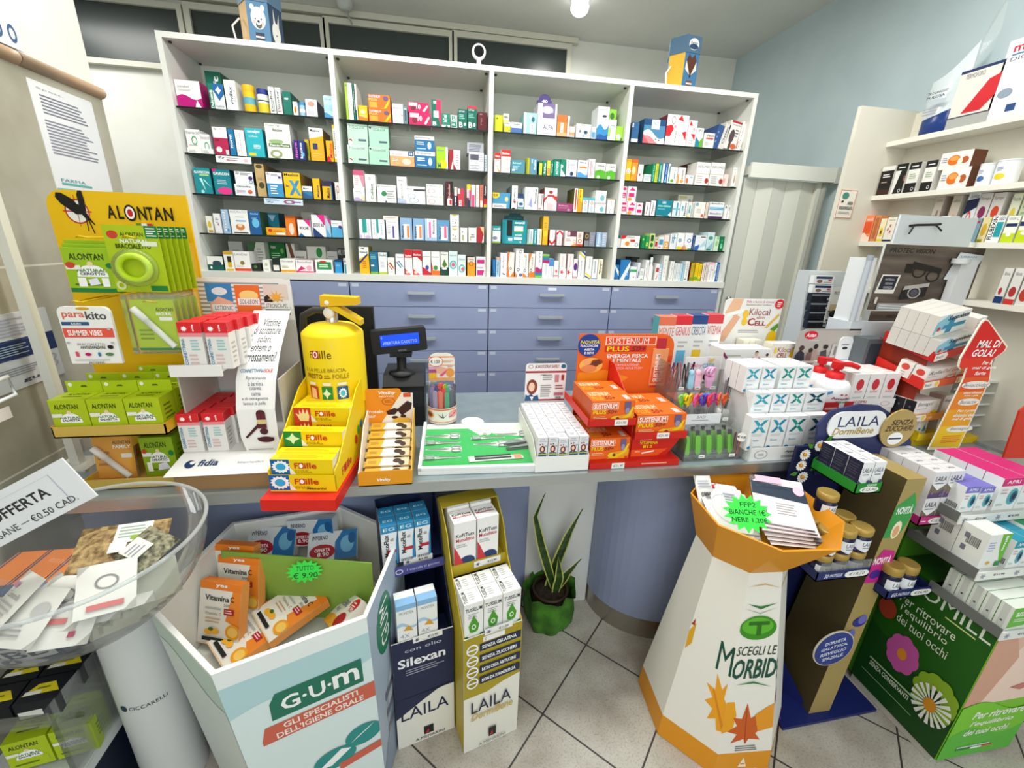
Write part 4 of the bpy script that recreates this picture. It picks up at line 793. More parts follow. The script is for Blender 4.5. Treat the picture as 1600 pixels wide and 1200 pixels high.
shelf_row(3, 3, 'H', '''
100 130 618 d=.1|eef0ec|r 3a6a5a 0 .75 1 1|narrow white box beside divider
134 340 622 d=.12|f4f0ea|p d8202e .0 .7 .0 1 .3 1 .2 .75;e f08a2a .35 .35 .12 .18;r d8302e .5 .5 .75 .7;o 6ac .85 .3 .1 .15 .3;t 556 .25 .85 .7 .95 neoborocil|white box with red and orange dots
352 402 622 d=.12|10864e|r 0a6a3a 0 0 .3 1;e 9d5 .5 .7 .2 .1|green box, first one
404 440 625 d=.12|1f9a52|e b8d84a .5 .4 .3 .1;r d8d83a .2 .2 .8 .3|green box with a leaf
446 502 598 d=.1|cfe58a|r 234a2a .2 .5 .8 .9;e 3a6a3a .5 .25 .3 .15|tall lime box with dark picture
508 544 645 d=.1|ecdccb|r b3203a .1 .2 .8 .65;e 8ab03a .5 .85 .3 .1|small cream and red box
548 602 635 d=.1|eef0f2|r 4a96b8 .1 .35 .9 .8;r e07a5a .1 .1 .5 .2|white box with blue panel
606 658 615 d=.1|f4e3d9|r f0a21a .05 .05 .95 .55;o fff .5 .3 .25 .15 .4|white box with orange lower half
672 742 600 d=.12|e8ecee|r 5a8ab0 .25 .4 .35 .95;r 5a8ab0 .5 .4 .6 .95;r 5a8ab0 .2 .7 .8 .78|pale box with blue bars
746 826 590 d=.12|f0f2f0|e 9ab .4 .55 .25 .12;p f08a3a .4 .0 1 0 1 .25;e ead23a .4 .1 .4 .1|white box with yellow and orange foot
830 912 592 d=.12|eff2f4|o 4a7ab0 .6 .55 .28 .12 .4;p f0a05a 0 0 .5 0 0 .35;r 4a9a5a .5 .0 1 .1|white box with a blue ring
916 944 620 d=.12|16407c|tbv 9bd .3 .1 .7 .9 sleep|narrow navy box
946 1066 618 d=.1|eaf0f4|p 2a6ac0 0 0 .35 0 .45 .4 0 .25;p b8d8e4 .4 .2 .9 .7 1 .3;r 6a5a4a .45 .85 .9 .92|white box with a blue wave
1070 1150 585 d=.1|cfe6ea|e 4a9a7a .5 .7 .3 .1;p 8fc0d0 .1 .1 .9 .5 .9 .1;r 2a8a5a .1 .02 .7 .1|tall pale teal box
1156 1208 628 d=.1|d6ecd0|e 9ad08a .5 .5 .3 .2;r 8ad09a .4 .8 1 1|pale green box near the end
1212 1284 630 d=.1|0c6a42|e 5ad09a .5 .35 .25 .2;e 2a9a6a .5 .7 .25 .1;r 8ae0b0 .3 .2 .7 .3|dark green box near the end
''')
shelf_row(3, 4, 'H', '''
62 112 945 d=.12|2478b8|p eef4f8 0 .8 1 .2 1 .55 0 1.0;p 15558c 0 .2 .6 0 0 0|blue box with white chevron, smaller
118 226 888 d=.14|2478b8/1a5a94|p eef4f8 .1 .0 .5 .0 1 .65 1 .95;l cde .5 .2 .9 .4 2|blue box with white chevron, larger
232 306 966 d=.1|eef2ee|r 3fae6a 0 .6 1 .8;e e0a .6 .2 .1 .06|small white and green box
240 320 858 y=.12 d=.1|2a3330|l 5a6 .1 .2 .9 .6 3|dark box on the back row, first one
310 338 920 d=.12|e6e6ee|r 3a4a7a .4 .1 .7 .5|narrow white box with navy bar
342 386 985 d=.1|eaf0ea|l 9aa .1 .4 .9 .8 3;r 2a9a5a .2 .02 .8 .1|small white box with green foot
345 400 905 y=.1 d=.1|6a4a52|l baa .1 .3 .9 .8 3|dusky box on the back row
392 432 890 d=.14|f0efee|tv 99a .3 .2 .7 .9 sulfon;r b55 .6 .1 .7 .4|narrow white box with red mark
438 492 860 bot|e8f0ea/f0f2f4||white bottle with green label
510 550 930 d=.1|f2eeee|r c8303a .1 .5 .9 .75;p c8303a .2 .05 .5 .05 .8 .5|white box with a red cross mark
548 580 940 d=.12|a9cde0|l fff .2 .2 .8 .8 4|narrow sky blue box
500 578 832 y=.12 d=.1|39505c|l 68a .1 .1 .9 .9 4|slate box on the back row
584 640 842 d=.14|ecebe6|l bbb .3 .1 .5 .9 5;r 9a8 .85 0 .95 1|tall white box
662 706 905 d=.16|eeece8|tv 99a .3 .1 .7 .9 bactro|white box of the pale row, first one
708 738 925 d=.16|dfe2e0|tv 9aa .3 .1 .7 .9 genta|grey white box of the pale row
740 772 928 d=.16|e4eaee|tv 9ab .3 .1 .7 .9 travo|bluish white box of the pale row
774 800 930 d=.16|cde0ea|tv 79b .3 .1 .7 .9 pevis|pale blue box of the pale row
802 826 932 d=.16|8fc0d8|tv fff .3 .1 .7 .9 lamis|sky blue box of the pale row
828 872 905 d=.16|efeeea|tv 99a .3 .1 .7 .9 canest;e 667 .4 .08 .2 .04|white box of the pale row, last one
890 930 925 d=.16|c9a81c/7a1a1a|tv 7a6 .3 .3 .7 .9 sole;e 6a9a2a .5 .12 .5 .1|mustard box beside the pale row
934 978 922 d=.16|ecc514|r d9d21a .0 .1 1 .3;e 6ab02a .5 .15 .5 .1;r 9a7a14 0 0 .1 1|yellow box with a green foot
980 1014 930 d=.16|f2cd1c|r 8ab02a 0 0 1 .15;tv a84 .3 .3 .7 .9 citro|narrow yellow box
1018 1050 925 d=.16|efe4d6/8a3030|tv 977 .3 .1 .7 .9 derma|cream box with dark red side
1054 1082 922 d=.16|e6dcd4|tv 977 .3 .1 .7 .9 labia|beige box near the blue end
1086 1146 915 d=.16|f3ecec|r f4b9c0 0 .88 1 1;tv 998 .3 .1 .5 .8 herpes;e d86a7a .7 .6 .1 .05|white box with a pink top
1148 1172 920 d=.16|e8f2f2|e 9bd .5 .5 .3 .1|narrow pale mint box
1174 1200 918 d=.16|1f5aa6|tbv cdf .3 .1 .7 .9 aciclin|narrow royal blue box at the end
''')
# price cards clipped under the shelf edges of the leftmost bay
for n, (x0, y0, x1, y1), c, t, d in [('shelf_card', (335, 241, 392, 256), 'f3f3f5', 'tb 223 .06 .5 .25 .9 Zy;tb b33 .3 .3 .6 .55 Bioten;l 889 .3 .65 .7 .8 1;s e8c8d0 .85 .5 .1 .35 6 .5', 'white card with dark red lettering hanging from the second shelf of the leftmost bay'),
        ('shelf_card', (411, 308, 473, 321), 'cfe2f2', 'tb 357 .06 .2 .25 .5 Zy;l 58a .05 .6 .4 .85 2;o a04a70 .65 .5 .15 .35 .4;r 7a4a90 .7 .45 .95 .6', 'pale blue card with purple swirl hanging from the third shelf of the leftmost bay')]:
    a = PY(x0, y0+1, YS-.005); b = PY(x1, y1, YS-.005); w_ = b.x-a.x; h = a.z-b.z
    q = MB().box(-w_/2, w_/2, 0, .0015, -h, 0, c).box(-w_/2, w_/2, .0015, .02, -.001, 0, c); q.pr((-w_/2, 0, -h), (w_, 0, 0), (0, 0, h), t)
    tag(q.build(n, None, ((a.x+b.x)/2, YS+.004, a.z)), d, 'card')

# ================================================================ displays on the counter
def rect(r, Y):
    """photo rectangle of an upright face standing in the plane y=Y -> centre x, foot z, width, height"""
    x0, y0, x1, y1 = r; xm, ym = (x0+x1)/2, (y0+y1)/2
    a, b = PY(x0, ym, Y), PY(x1, ym, Y); return (a.x+b.x)/2, PY(xm, y1, Y).z, b.x-a.x, PY(xm, y0, Y).z-PY(xm, y1, Y).z
def pbox(name, label, cat, r, Y, d, base, front='', top='', left='', right='', z0=None, h=None, rz=0, group=None, rot=None, cols=None):
    xc, zb, w, hh = rect(r, Y)
    if z0 is not None: hh = hh+zb-z0; zb = z0
    return carton(name, label, cat, (xc, Y+d/2, zb), (w, d, h or hh), base, front, top, left, right, rz, group, rot, cols)
def at(parent, mb, name, *a, **k):
    """world coordinates -> part of parent"""
    mb.xf(Matrix.Rotation(-parent.rotation_euler.z, 4, 'Z') @ Matrix.Translation(-V3(parent.location))); return mb.build(name, parent, *a, **k)
def rrect(x0, x1, z0, z1, r, y=0, n=6, tl=1, tr=1, bl=0, br=0):
    """rounded outline in the XZ plane, counter-clockwise seen from -Y"""
    pts = []
    for cx, cz, a, on in ((x1-r, z0+r, -90, br), (x1-r, z1-r, 0, tr), (x0+r, z1-r, 90, tl), (x0+r, z0+r, 180, bl)):
        if on: pts += [(cx+r*math.cos(math.radians(a+90*i/n)), y, cz+r*math.sin(math.radians(a+90*i/n))) for i in range(n+1)]
        else: pts.append((cx+r*(1 if a in (-90, 0) else -1), y, cz+r*(1 if a in (0, 90) else -1)))
    return pts
def board(x0, x1, z0, z1, r, y, th, c, dsl='', back=None, **k):
    m = MB().extr(rrect(x0, x1, z0, z1, r, y, **k), (0, th, 0), c, back=back); m.pr((x0, y, z0), (x1-x0, 0, 0), (0, 0, z1-z0), dsl); return m
def shift(d, dv):
    out = []
    for c in d.split(';'):
        t = c.split(' ')
        if len(t) > 4:
            a = t[2:6] if t[0][0] == 't' else t[2:]
            n_ = {'r': (1, 3), 'e': (1,), 'o': (1,)}.get(t[0], (1, 3) if t[0][0] == 't' else range(1, len(a), 2))
            a = ['%.4f' % (float(x)+dv) if q in n_ else x for q, x in enumerate(a)]
            c = ' '.join(t[:2]+a+(t[6:] if t[0][0] == 't' else []))
        out.append(c)
    return ';'.join(out)
YEL, LIM = 'f5c40c', 'b2c818'

# ---- yellow mosquito-repellent display
A = thing('repellent_display', 'tall yellow mosquito repellent display with hooks and trays on the counter', 'display', (-.87, 1.3, ZC))
at(A, board(-1.07, -.715, ZC, 1.69, .045, 1.475, .006, YEL, tr=0, dsl=shift(
   'e f4f4f0 .2 .88 .085 .042;o c33a22 .2 .88 .085 .042 .12;r c33a22 .1 .878 .3 .882;r c33a22 .198 .83 .202 .935;p 15120f .25 .87 .19 .87 .1 .905 .075 .925 .085 .94 .12 .94 .19 .92 .24 .885;p 15120f .25 .875 .225 .9 .225 .935 .24 .955 .265 .95 .27 .92 .265 .885;p 15120f .19 .9 .22 .905 .27 .87 .25 .855;p 15120f .25 .865 .3 .835 .305 .838 .26 .875;p 15120f .25 .865 .245 .815 .25 .815 .258 .865;p 15120f .255 .868 .285 .805 .29 .808 .265 .87;'
   'tb 15120f .41 .86 .47 .905 A;tb 15120f .485 .86 .525 .905 L;e 15120f .575 .882 .042 .028;e fff .575 .882 .031 .021;e d0202a .575 .882 .019 .013;tb 15120f .63 .86 .69 .905 N;tb 15120f .695 .86 .74 .905 T;tb 15120f .745 .86 .81 .905 A;tb 15120f .82 .86 .885 .905 N;'
   'r 6a9a2a .6 .838 .64 .848;r fff .64 .838 .68 .848;r c33 .68 .838 .72 .848', .05)), 'header_board')
at(A, MB().box(-.722, -.718, 1.42, 1.475, 1.1, 1.56, 'd9a60b'), 'side_wing')
def tray(z, y0, y1, x0, x1, nm):
    m = MB().box(x0, x1, y0, y1, z, z+.004, 'caa24a').box(x0, x1, y0, y0+.004, z, z+.032, 'd3b356').box(x1-.003, x1, y0, y1, z, z+.034, 'e2b21e').box(x0, x0+.003, y0, y1, z, z+.034, 'e2b21e')
    at(A, m, nm)
tray(1.06, 1.205, 1.47, -1.012, -.745, 'tray'); tray(ZC, 1.2, 1.47, -.975, -.745, 'tray')
HK = mat('e0b412', .3, .3)
def hz(r, Y): q = rect(r, Y); return q[0], q[1]+q[3]-.008, Y-.012
B0 = rect((166, 364, 262, 456), 1.285); P0 = rect((205, 464, 283, 547), 1.265); C0 = rect((95, 462, 180, 568), 1.235); K0 = rect((103, 388, 184, 457), 1.3)
hooks = [hz((103, 366, 184, 457), 1.31), hz((166, 366, 262, 456), 1.285), hz((95, 466, 180, 568), 1.245), hz((205, 466, 283, 547), 1.265)]
for x, z, yf in hooks:
    at(A, MB().tube([(x-.012, 1.475, z), (x-.012, yf, z), (x, yf-.008, z+.004), (x+.012, yf, z), (x+.012, 1.475, z)], .0016, HK), 'hook')
GTOP = 'e d0432e .16 .86 .1 .06;tb 4a5a10 .3 .84 .72 .9 ALONTAN;r 1a7f3c .76 .82 1 1;l fff .79 .84 .97 .98 4;'
for k in range(6):
    y = 1.285+k*.021
    o = thing('bracelet_pack', 'lime bracelet blister card, %s from the front on the upper hook of the yellow display' % ORD[k], 'blister pack', (B0[0]+k*.003, y, B0[1]), 0, 'bracelet packs on the hook')
    MB().box(-.062, .062, 0, .0012, 0, .165, LIM, front=LIM).pr((-.062, 0, 0), (.124, 0, 0), (0, 0, .165), GTOP+('tb fff .28 .74 .8 .8 NATURAL;tb 2a3a08 .18 .66 .82 .73 BRACCIALETTO;r e9efd8 .66 .7 .95 .77;r 1a7f3c .66 .02 .97 .1;o d8e89a .12 .1 .09 .07 .5' if k == 0 else '')).build('backing_card', o)
    if k == 0:
        t = MB(); t.tube([(.03*math.cos(a)*1.15, -.016, .062+.03*math.sin(a)) for a in [i*PI/12 for i in range(24)]], .008, mat('bfe01c', .3), closed=True); t.build('bracelet', o)
        MB().lathe([(.048, 0), (.046, .026), (.03, .027)], BAG, 24, cap=False).xf(Matrix.Translation((0, 0, .062)) @ Matrix.Rotation(PI/2, 4, 'X')).build('bubble', o)
AL = 'tb 33400c .12 .74 .78 .88 ALONTAN;e fff .5 .38 .3 .25;r {0} .1 .1 .9 .36;tb 3c7a1a .22 .47 .78 .54 NATURAL;tb 222 .26 .4 .74 .46 {1};r f2f2ea .02 .52 .3 .62;e f0d9a0 .5 .66 .06 .05;l 5d7a10 .12 .14 .8 .24 1'
for k in range(3):
    pbox('patch_box', 'flat lime patch box, %s on the upper hook' % ['front one', 'second one behind', 'third one behind'][k], 'box', (103+k*3, 388-k*6, 184+k*3, 457-k*5), 1.30+k*.025, .014, '9cc321', 'r 1a7f3c 0 0 1 .1;'+AL.format('9cc321', 'CEROTTO')+';e d0432e .12 .62 .09 .07;e 1a7f3c .88 .62 .08 .06;r fff .2 .14 .36 .34;r fff .66 .14 .8 .34;p eef .42 .16 .62 .2 .58 .34 .4 .3' if k == 0 else '', group='patch boxes on the hook')
for k in range(5):
    y = 1.265+k*.022
    o = thing('repellent_pen_pack', 'clear blister of white pen on lime card, %s from the front on the lower hook' % ORD[k], 'blister pack', (P0[0]+k*.003, y, P0[1]), 0, 'pen packs on the hook')
    MB().box(-.052, .052, 0, .001, 0, .135, 'b2cc1a').pr((-.052, 0, 0), (.104, 0, 0), (0, 0, .135), 'tb 3a4a10 .55 .78 .95 .85 ALONTAN;tb fff .55 .7 .9 .76 NATURAL;r f4f4ee .6 .6 .9 .67;l 7a9a10 .08 .2 .45 .45 3;r 1a7f3c .0 .0 1 .05' if k == 0 else '').build('backing_card', o)
    if k == 0:
        a, b = V3((-.04, -.012, .115)), V3((.04, -.012, .012))
        t = MB(); t.tube([a, a+(b-a)*.3, a+(b-a)*.3, b], [.0085, .0085, .0075, .0075], 'f4f4f2', 12); t.build('pen', o)
    t = MB().box(-.056, .056, -.022 if k == 0 else -.012, .002, -.004, .148, BAG); t.build('blister', o)
o = thing('bracelet_card', 'white anti-mosquito bracelet pack with coral band on lower hook of yellow display', 'blister pack', (C0[0], 1.235, C0[1]))
m = board(-.058, .058, 0, .148, .016, 0, .008, 'f6f5f2', 'e d9a81c .5 .965 .13 .025;tb e0705a .08 .78 .5 .9 para;tb 555 .52 .78 .92 .92 kito;r 2b5c86 .03 .68 .55 .74;t fff .2 .69 .4 .73 Adulto;r ee5a48 .02 .47 .98 .63;tb fff .1 .5 .76 .6 SUMMER VIBES;t 887 .22 .33 .75 .37 BRACCIALETTO;tb 555 .26 .27 .75 .32 ANTIZANZARE;e 222 .85 .3 .06 .035;tb e0506a .14 .13 .2 .22 1;e c06 .38 .17 .06 .03;e 3b7fb0 .6 .17 .03 .04;e 5a8a5a .8 .17 .08 .03;l bbb .1 .05 .9 .09 1;tb 888 .36 .0 .66 .04 BIOSENS;e bbb .92 .62 .035 .02;e bbb .92 .38 .035 .02;e bbb .07 .38 .035 .02')
m.build('card_box', o)
SALV = AL.format(LIM, 'SALVIETTA')
for row in range(3):
    for c in range(3):
        if row == 2 and c == 0: continue
        x, y = -.966+c*.0865, 1.248+row*.074
        o = thing('wipes_box', 'lime wipes box, %s from the front, %s from the wall, on the middle tray' % (ORD[row]+' row', ORD[c]), 'box', (x, y, 1.0645), 0, 'wipes boxes on the middle tray')
        MB().prbox(-.042, .042, -.034, .036, 0, .1, LIM, SALV if row == 0 else '', 'tb 4a5a10 .2 .55 .8 .75 ALONTAN;l 5a6a10 .2 .3 .8 .45 1', '', 'l 6a7a10 .2 .3 .8 .8 4').build('carton_body', o)
        MB().box(-.042, .042, .034, .036, .1, .13, LIM).pr((-.042, .034, .1), (.084, 0, 0), (0, 0, .034), 'e f4f4e8 .12 .6 .06 .16;p 5a6a10 .4 .4 .6 .4 .56 .55 .44 .55').build('hang_tab', o)
o = thing('repellent_pen_pack', 'orange family pen blister on the bottom tray of the yellow display', 'blister pack', (-.925, 1.25, ZC+.005), 0, None, (-.12, 0, 0))
MB().box(-.05, .05, 0, .0012, 0, .13, 'eaa51a').pr((-.05, 0, 0), (.1, 0, 0), (0, 0, .13), 'tb 5a3a08 .5 .82 .95 .9 ALONTAN;tb fff .5 .72 .95 .8 FAMILY;r f4eee0 .68 .5 .95 .6;l b8761a .08 .3 .4 .7 3;r d8641a 0 0 1 .04').build('backing_card', o)
a, b = V3((-.042, -.012, .1)), V3((.038, -.012, .012))
MB().tube([a, a+(b-a)*.35, a+(b-a)*.35, b], [.009, .009, .008, .008], 'f6f4ee', 12).build('pen', o)
MB().box(-.054, .054, -.022, .002, 0, .142, BAG).build('blister', o)
carton('patch_box', 'olive lime patch box standing on the bottom tray beside the orange blister', 'box', (-.812, 1.3, ZC+.0045), (.085, .085, .125), '8fb51e', AL.format('8fb51e', 'CEROTTO')+';e d0432e .1 .66 .07 .06;e 1a7f3c .9 .6 .08 .07;r fff .1 .14 .25 .38;p eef .4 .16 .8 .2 .7 .38 .45 .32', 'p 5a6a10 .4 .4 .6 .4 .56 .55 .44 .55', '', 'l 6a8a10 .2 .3 .8 .8 4')

# ---- white sunburn-relief display
def hdr_(d):   # squeeze v .68..1 into the top quarter of the board
    out = []
    for c in d.split(';'):
        t = c.split(' '); k = 2 if t[0] in 'eoso' and t[0] != 'o' else 2
        a = [float(x) for x in (t[2:6] if t[0][0] == 't' else t[2:])]
        f = lambda v: .775+(v-.68)*.7
        if t[0] in ('e', 's'): a[1] = f(a[1]); a[3] *= .7
        elif t[0] == 'l': a[1] = f(a[1]); a[3] = f(a[3])
        else: a = [f(x) if q % 2 else x for q, x in enumerate(a)]
        out.append(' '.join(t[:2]+['%.4f' % x for x in a]+(t[6:] if t[0][0] == 't' else [])))
    return ';'.join(out)
Fd = thing('sunburn_display', 'white sunburn gel display with curved printed card, between the yellow displays', 'display', (-.6, 1.35, ZC))
FW = 'f1f0ee'; zl_ = PY(360, 741, 1.165).z
at(Fd, board(-.725, -.455, ZC, 1.462, .03, 1.45, .008, 'c9c8c3', hdr_(
   'r f4f3f1 0 .68 1 1;l 9aa 0 .7 1 .98 9;r 3f8ccc .1 .82 .37 .96;e eaf2f8 .24 .9 .08 .03;p f2b8a0 .12 .72 .37 .72 .36 .82 .22 .86 .12 .8;r f2742a .4 .74 .66 .95;e f9e08a .54 .87 .1 .04;r e8d8d0 .7 .84 .96 .96;p 2a2420 .7 .72 .96 .72 .96 .8 .8 .82 .74 .88 .7 .86;s f5b23a .83 .86 .1 .06 9 .35;'
   'r f6f6f6 .14 .745 .38 .8;ti 333 .17 .755 .36 .79 USTIONIC;r f6f6f6 .42 .795 .65 .85;ti 333 .44 .805 .63 .84 SOL-LEON;r f6f6f6 .7 .765 .97 .82;ti 333 .71 .775 .95 .81 STRONCA-PEL'), back='bbb'), 'header_board')  # grey below the white header is shadow painted into the board colour
at(Fd, MB().box(-.735, -.47, 1.172, 1.45, ZC+.0005, zl_+.002, '9c7a52'), 'cardboard_base')
lip = MB().extr([(-.757, 1.165, zl_), (-.488, 1.165, zl_), (-.462, 1.235, .985), (-.735, 1.235, .985)], (0, .003, -.003), FW)
lip.pr((-.757, 1.1648, zl_+.0008), (.269, 0, 0), (.0, .07, .985-zl_), 'e 223a66 .2 .5 .05 .17;e f4f4f4 .22 .56 .025 .07;tbi 223a66 .28 .4 .47 .68 fidia;t 889 .66 .42 .92 .54 fidiaperlapelle.it')
at(Fd, lip, 'front_lip'); U0 = rect((283, 518, 316, 577), 1.24); UZ = U0[1]
at(Fd, MB().box(-.735, -.46, 1.2355, 1.45, .929, .985, 'e9e8e4'), 'lower_tier')
at(Fd, MB().box(-.715, -.59, 1.235, 1.448, UZ-.006, UZ, FW).box(-.718, -.59, 1.228, 1.235, UZ-.018, UZ+.014, FW), 'upper_tier')
at(Fd, MB().box(-.715, -.711, 1.25, 1.449, .987, UZ-.007, 'b9b5ae'), 'side_panel'); at(Fd, MB().box(-.46, -.455, 1.25, 1.45, .985, 1.2, 'b5b2aa'), 'side_panel')
# the curved card, printed flat and then bent
cc = MB(); L_ = .44
path = [(1.405, 1.372), (1.375, 1.33), (1.325, 1.265), (1.28, 1.19), (1.25, 1.11), (1.235, 1.03), (1.238, .984)]
sl = [0]
for i in range(1, len(path)): sl.append(sl[-1]+math.dist(path[i], path[i-1]))
xs_ = [(-.553, -.45), (-.564, -.458), (-.575, -.467), (-.582, -.474), (-.582, -.478), (-.575, -.474), (-.568, -.468)]
n = len(path)
for k in range(n-1): cc.add([(0, 0, 1-sl[k]/sl[-1]), (1, 0, 1-sl[k]/sl[-1]), (1, 0, 1-sl[k+1]/sl[-1]), (0, 0, 1-sl[k+1]/sl[-1])], [(3, 2, 1, 0)], 'f3f2f0')
cc.pr((0, 0, 0), (1, 0, 0), (0, 0, 1), 'ti 223 .38 .88 .82 .94 Vittime;ti 223 .2 .82 .88 .88 di scottature;ti 223 .34 .75 .7 .81 solari,;ti 223 .24 .69 .74 .75 eritemi o;ti 223 .12 .62 .92 .69 arrossamenti?;tb 4a7a9a .08 .545 .66 .57 CONNETTIVINA;tb d0202a .67 .545 .88 .57 SOLE;t 445 .24 .49 .75 .52 Ripristinando;t 445 .3 .455 .68 .485 la barriera;t 445 .34 .425 .64 .448 cutanea,;t 445 .4 .39 .62 .415 calma;t 445 .16 .355 .82 .382 e di conseguenza;t 445 .2 .322 .78 .35 lenisce la pelle.;'
      'e 4a1620 .66 .09 .22 .022;r 4a1620 .44 .09 .88 .105;e 4a1620 .62 .27 .12 .025;r 5c1c28 .5 .17 .74 .27;r d8c08a .5 .2 .74 .23;e 4a1620 .65 .15 .11 .022;p 4a1620 .14 .115 .18 .105 .55 .185 .52 .205;l aaa .1 .01 .9 .03 1')
def bend(p):
    s_ = (1-p[2])*sl[-1]
    k = max(i for i in range(n-1) if sl[i] <= s_+1e-9 or i == 0); t_ = (s_-sl[k])/(sl[k+1]-sl[k])
    y = path[k][0]+(path[k+1][0]-path[k][0])*t_; z = path[k][1]+(path[k+1][1]-path[k][1])*t_
    a_ = xs_[k][0]+(xs_[k+1][0]-xs_[k][0])*t_; b_ = xs_[k][1]+(xs_[k+1][1]-xs_[k][1])*t_
    return (a_+(b_-a_)*p[0], y+p[1], z+p[1]*.4)
cc.v = [bend(p) for p in cc.v]; at(Fd, cc, 'curved_card')
CON = 'r e0242e 0 .78 1 1;p f0909a 0 .7 1 .7 1 .78 0 .78;s fff .28 .87 .14 .06 9 .6;tbv fff .6 .82 .7 .96 sole;tbv 4a8ab0 .06 .1 .2 .66 CONNETTIVINA;l 9cc .45 .4 .85 .66 4;l dbb .3 .1 .7 .35 3'
CT = 'tbv fff .2 .2 .5 .8 connettivina'
for tier, z, y0, nrow, xx in (('upper', UZ+.0005, 1.24, 4, (U0[0]+.004, U0[0]+.068)), ('lower', .9855, 1.245, 4, (-.71, -.645))):
    for c in range(2):
        for r_ in range(nrow):
            carton('sunburn_gel_box', 'white gel box with red top, %s tier, %s column, %s from the front' % (tier, ['wall-side', 'card-side'][c], ORD[r_]), 'box', (xx[c]+(.008*r_ if tier == 'upper' else .008*r_), y0+.021+r_*.046, z), (.056, .042, .128 if tier == 'upper' else .118), 'ece9e6', CON if r_ == 0 else 'r e0242e 0 .78 1 1', 'r e0242e 0 0 1 1' if 1 else '', '', 'r e0242e 0 .78 1 1;l bbb .2 .1 .8 .6 5', group='sunburn gel boxes', cols=dict(top='d8242e'))

def foi(c, pic): return 'r %s 0 0 .3 1;%s;p fbf6e0 .3 0 .3 .5 .4 0;tb c83a1a .38 .4 .44 .78 F;r c8202a .45 .4 .53 .78;e fff .49 .59 .03 .14;tb c83a1a .54 .4 .74 .8 ille;t 9a7a12 .38 .22 .6 .3 SOLE;t 9a7a12 .38 .12 .66 .2 crema' % (c, pic)
SUN = 's fff .16 .5 .15 .45 14 .8;e 3ab0e0 .16 .5 .08 .24'; HAND = 'p fbe6a0 .1 .05 .25 .05 .27 .4 .24 .9 .2 .55 .17 .95 .14 .55 .1 .85 .09 .5 .03 .6 .07 .3'; LEAF = 's dff4c8 .15 .5 .12 .4 4 .5'
# ---- yellow burn-cream display shaped like a fire extinguisher
RZ = math.radians(-6.5)
Fo = thing('burn_cream_display', 'yellow burn cream display shaped like a fire extinguisher on red base', 'display', (-.353, 1.2, ZC), RZ)
FY = 'f4d40e'
# local frame: x across, y back; front of the red base at y = -.165
MB().extr([(-.1, -.165, .0015), (.092, -.165, .0015), (.092, .1, .0015), (-.1, .1, .0015)], (0, 0, .034), 'd9261a').build('red_base', Fo)
t = MB(); t.box(-.09, .085, -.125, .2, .036, .04, FY); t.box(-.09, .085, -.125, -.122, .04, .086, FY).pr((-.09, -.125, .04), (.175, 0, 0), (0, 0, .046), foi('1a64a8', SUN)+';tbi 333 .55 .08 .85 .2 Menarini')
for x in (-.09, .082): t.extr([(x, -.125, .04), (x, .2, .04), (x, .2, .275), (x, .11, .25), (x, -.09, .11), (x, -.125, .1)], (.003, 0, 0), FY)
t.pr((.0851, -.1, .04), (0, .3, 0), (0, 0, .1), 'tb d0303a .08 .15 .13 .4 F;r d0202a .14 .15 .2 .4;tb d0303a .21 .15 .36 .4 ille;e c33 .55 .6 .04 .15;e 3a9a4a .65 .8 .04 .15;e 2a7ab8 .75 .9 .04 .15')
t.build('tray', Fo)
for y0, y1, z in ((-.0815, .035, .085), (.035, .2, .125)): MB().box(-.086, .081, y0, y1, .04, z, 'dcb90c').build('step', Fo)
MB().box(-.09, .085, .2, .206, .036, .2, FY).build('back_panel', Fo)
t = MB(); R0 = .092; z0, z1 = .185, .405; c0 = (-.002, .2)
t.lathe([(R0, z0), (R0, z1), (R0*.97, z1+.006), (R0*.72, z1+.026), (R0*.3, z1+.034), (.001, z1+.036)], FY, 40, (c0[0], c0[1], 0)); cyl = t
q = MB().pr((-.5, 0, 0), (1, 0, 0), (0, 0, 1), 't 6a4a12 .2 .72 .245 .82 F;r c8202a .25 .72 .37 .83;e fff .31 .775 .045 .045;e c8202a .31 .775 .022 .03;t 6a4a12 .385 .72 .58 .84 ille;t 8a6a12 .08 .52 .8 .58 E LA PELLE BRUCIA,;tb 8a5a12 .1 .43 .4 .5 PRESTO;l 9a7a12 .43 .43 .55 .5 2;t 8a6a12 .57 .43 .84 .5 FOILLE;r b8402a .12 .12 .3 .32;p f4c49a .15 .14 .27 .14 .26 .28 .17 .3;r 1f8a3a .37 .12 .55 .32;s dff0d0 .45 .22 .07 .08 4 .5;r 1a5a9a .62 .12 .8 .32;s fff .71 .22 .07 .08 12 .75;e 4ac0ea .71 .22 .04 .045;r f4f0e0 .14 .34 .27 .38;r f4f0e0 .4 .34 .53 .38;r f4f0e0 .64 .34 .78 .38;t 9a7a12 .14 .04 .3 .08 USTIONI;t 9a7a12 .4 .04 .52 .08 INSETTI;t 9a7a12 .65 .04 .76 .08 SOLE')
q.strips(); q.v = [(c0[0]+(R0-p[1]+.0004)*math.sin(p[0]*1.9+.08), c0[1]-(R0-p[1]+.0004)*math.cos(p[0]*1.9+.08), z0+(z1-z0)*p[2]) for p in q.v]; cyl.join(q); cyl.build('cylinder', Fo)
STL = mat('d9d6ce', .25, .8)
MB().lathe([(.018, 0), (.018, .05), (.014, .052)], STL, 16, (0, .2, z1+.034)).ball((0, .178, z1+.065), (.017, .008, .017), 'e8e4dc').build('valve', Fo)
MB().extr([(-.02, .17, z1+.085), (.09, .17, z1+.093), (.09, .17, z1+.115), (-.02, .17, z1+.118)], (0, .04, 0), 'eebb0c').ball((0, .168, z1+.097), (.007, .004, .007), 'eee').build('lever', Fo)
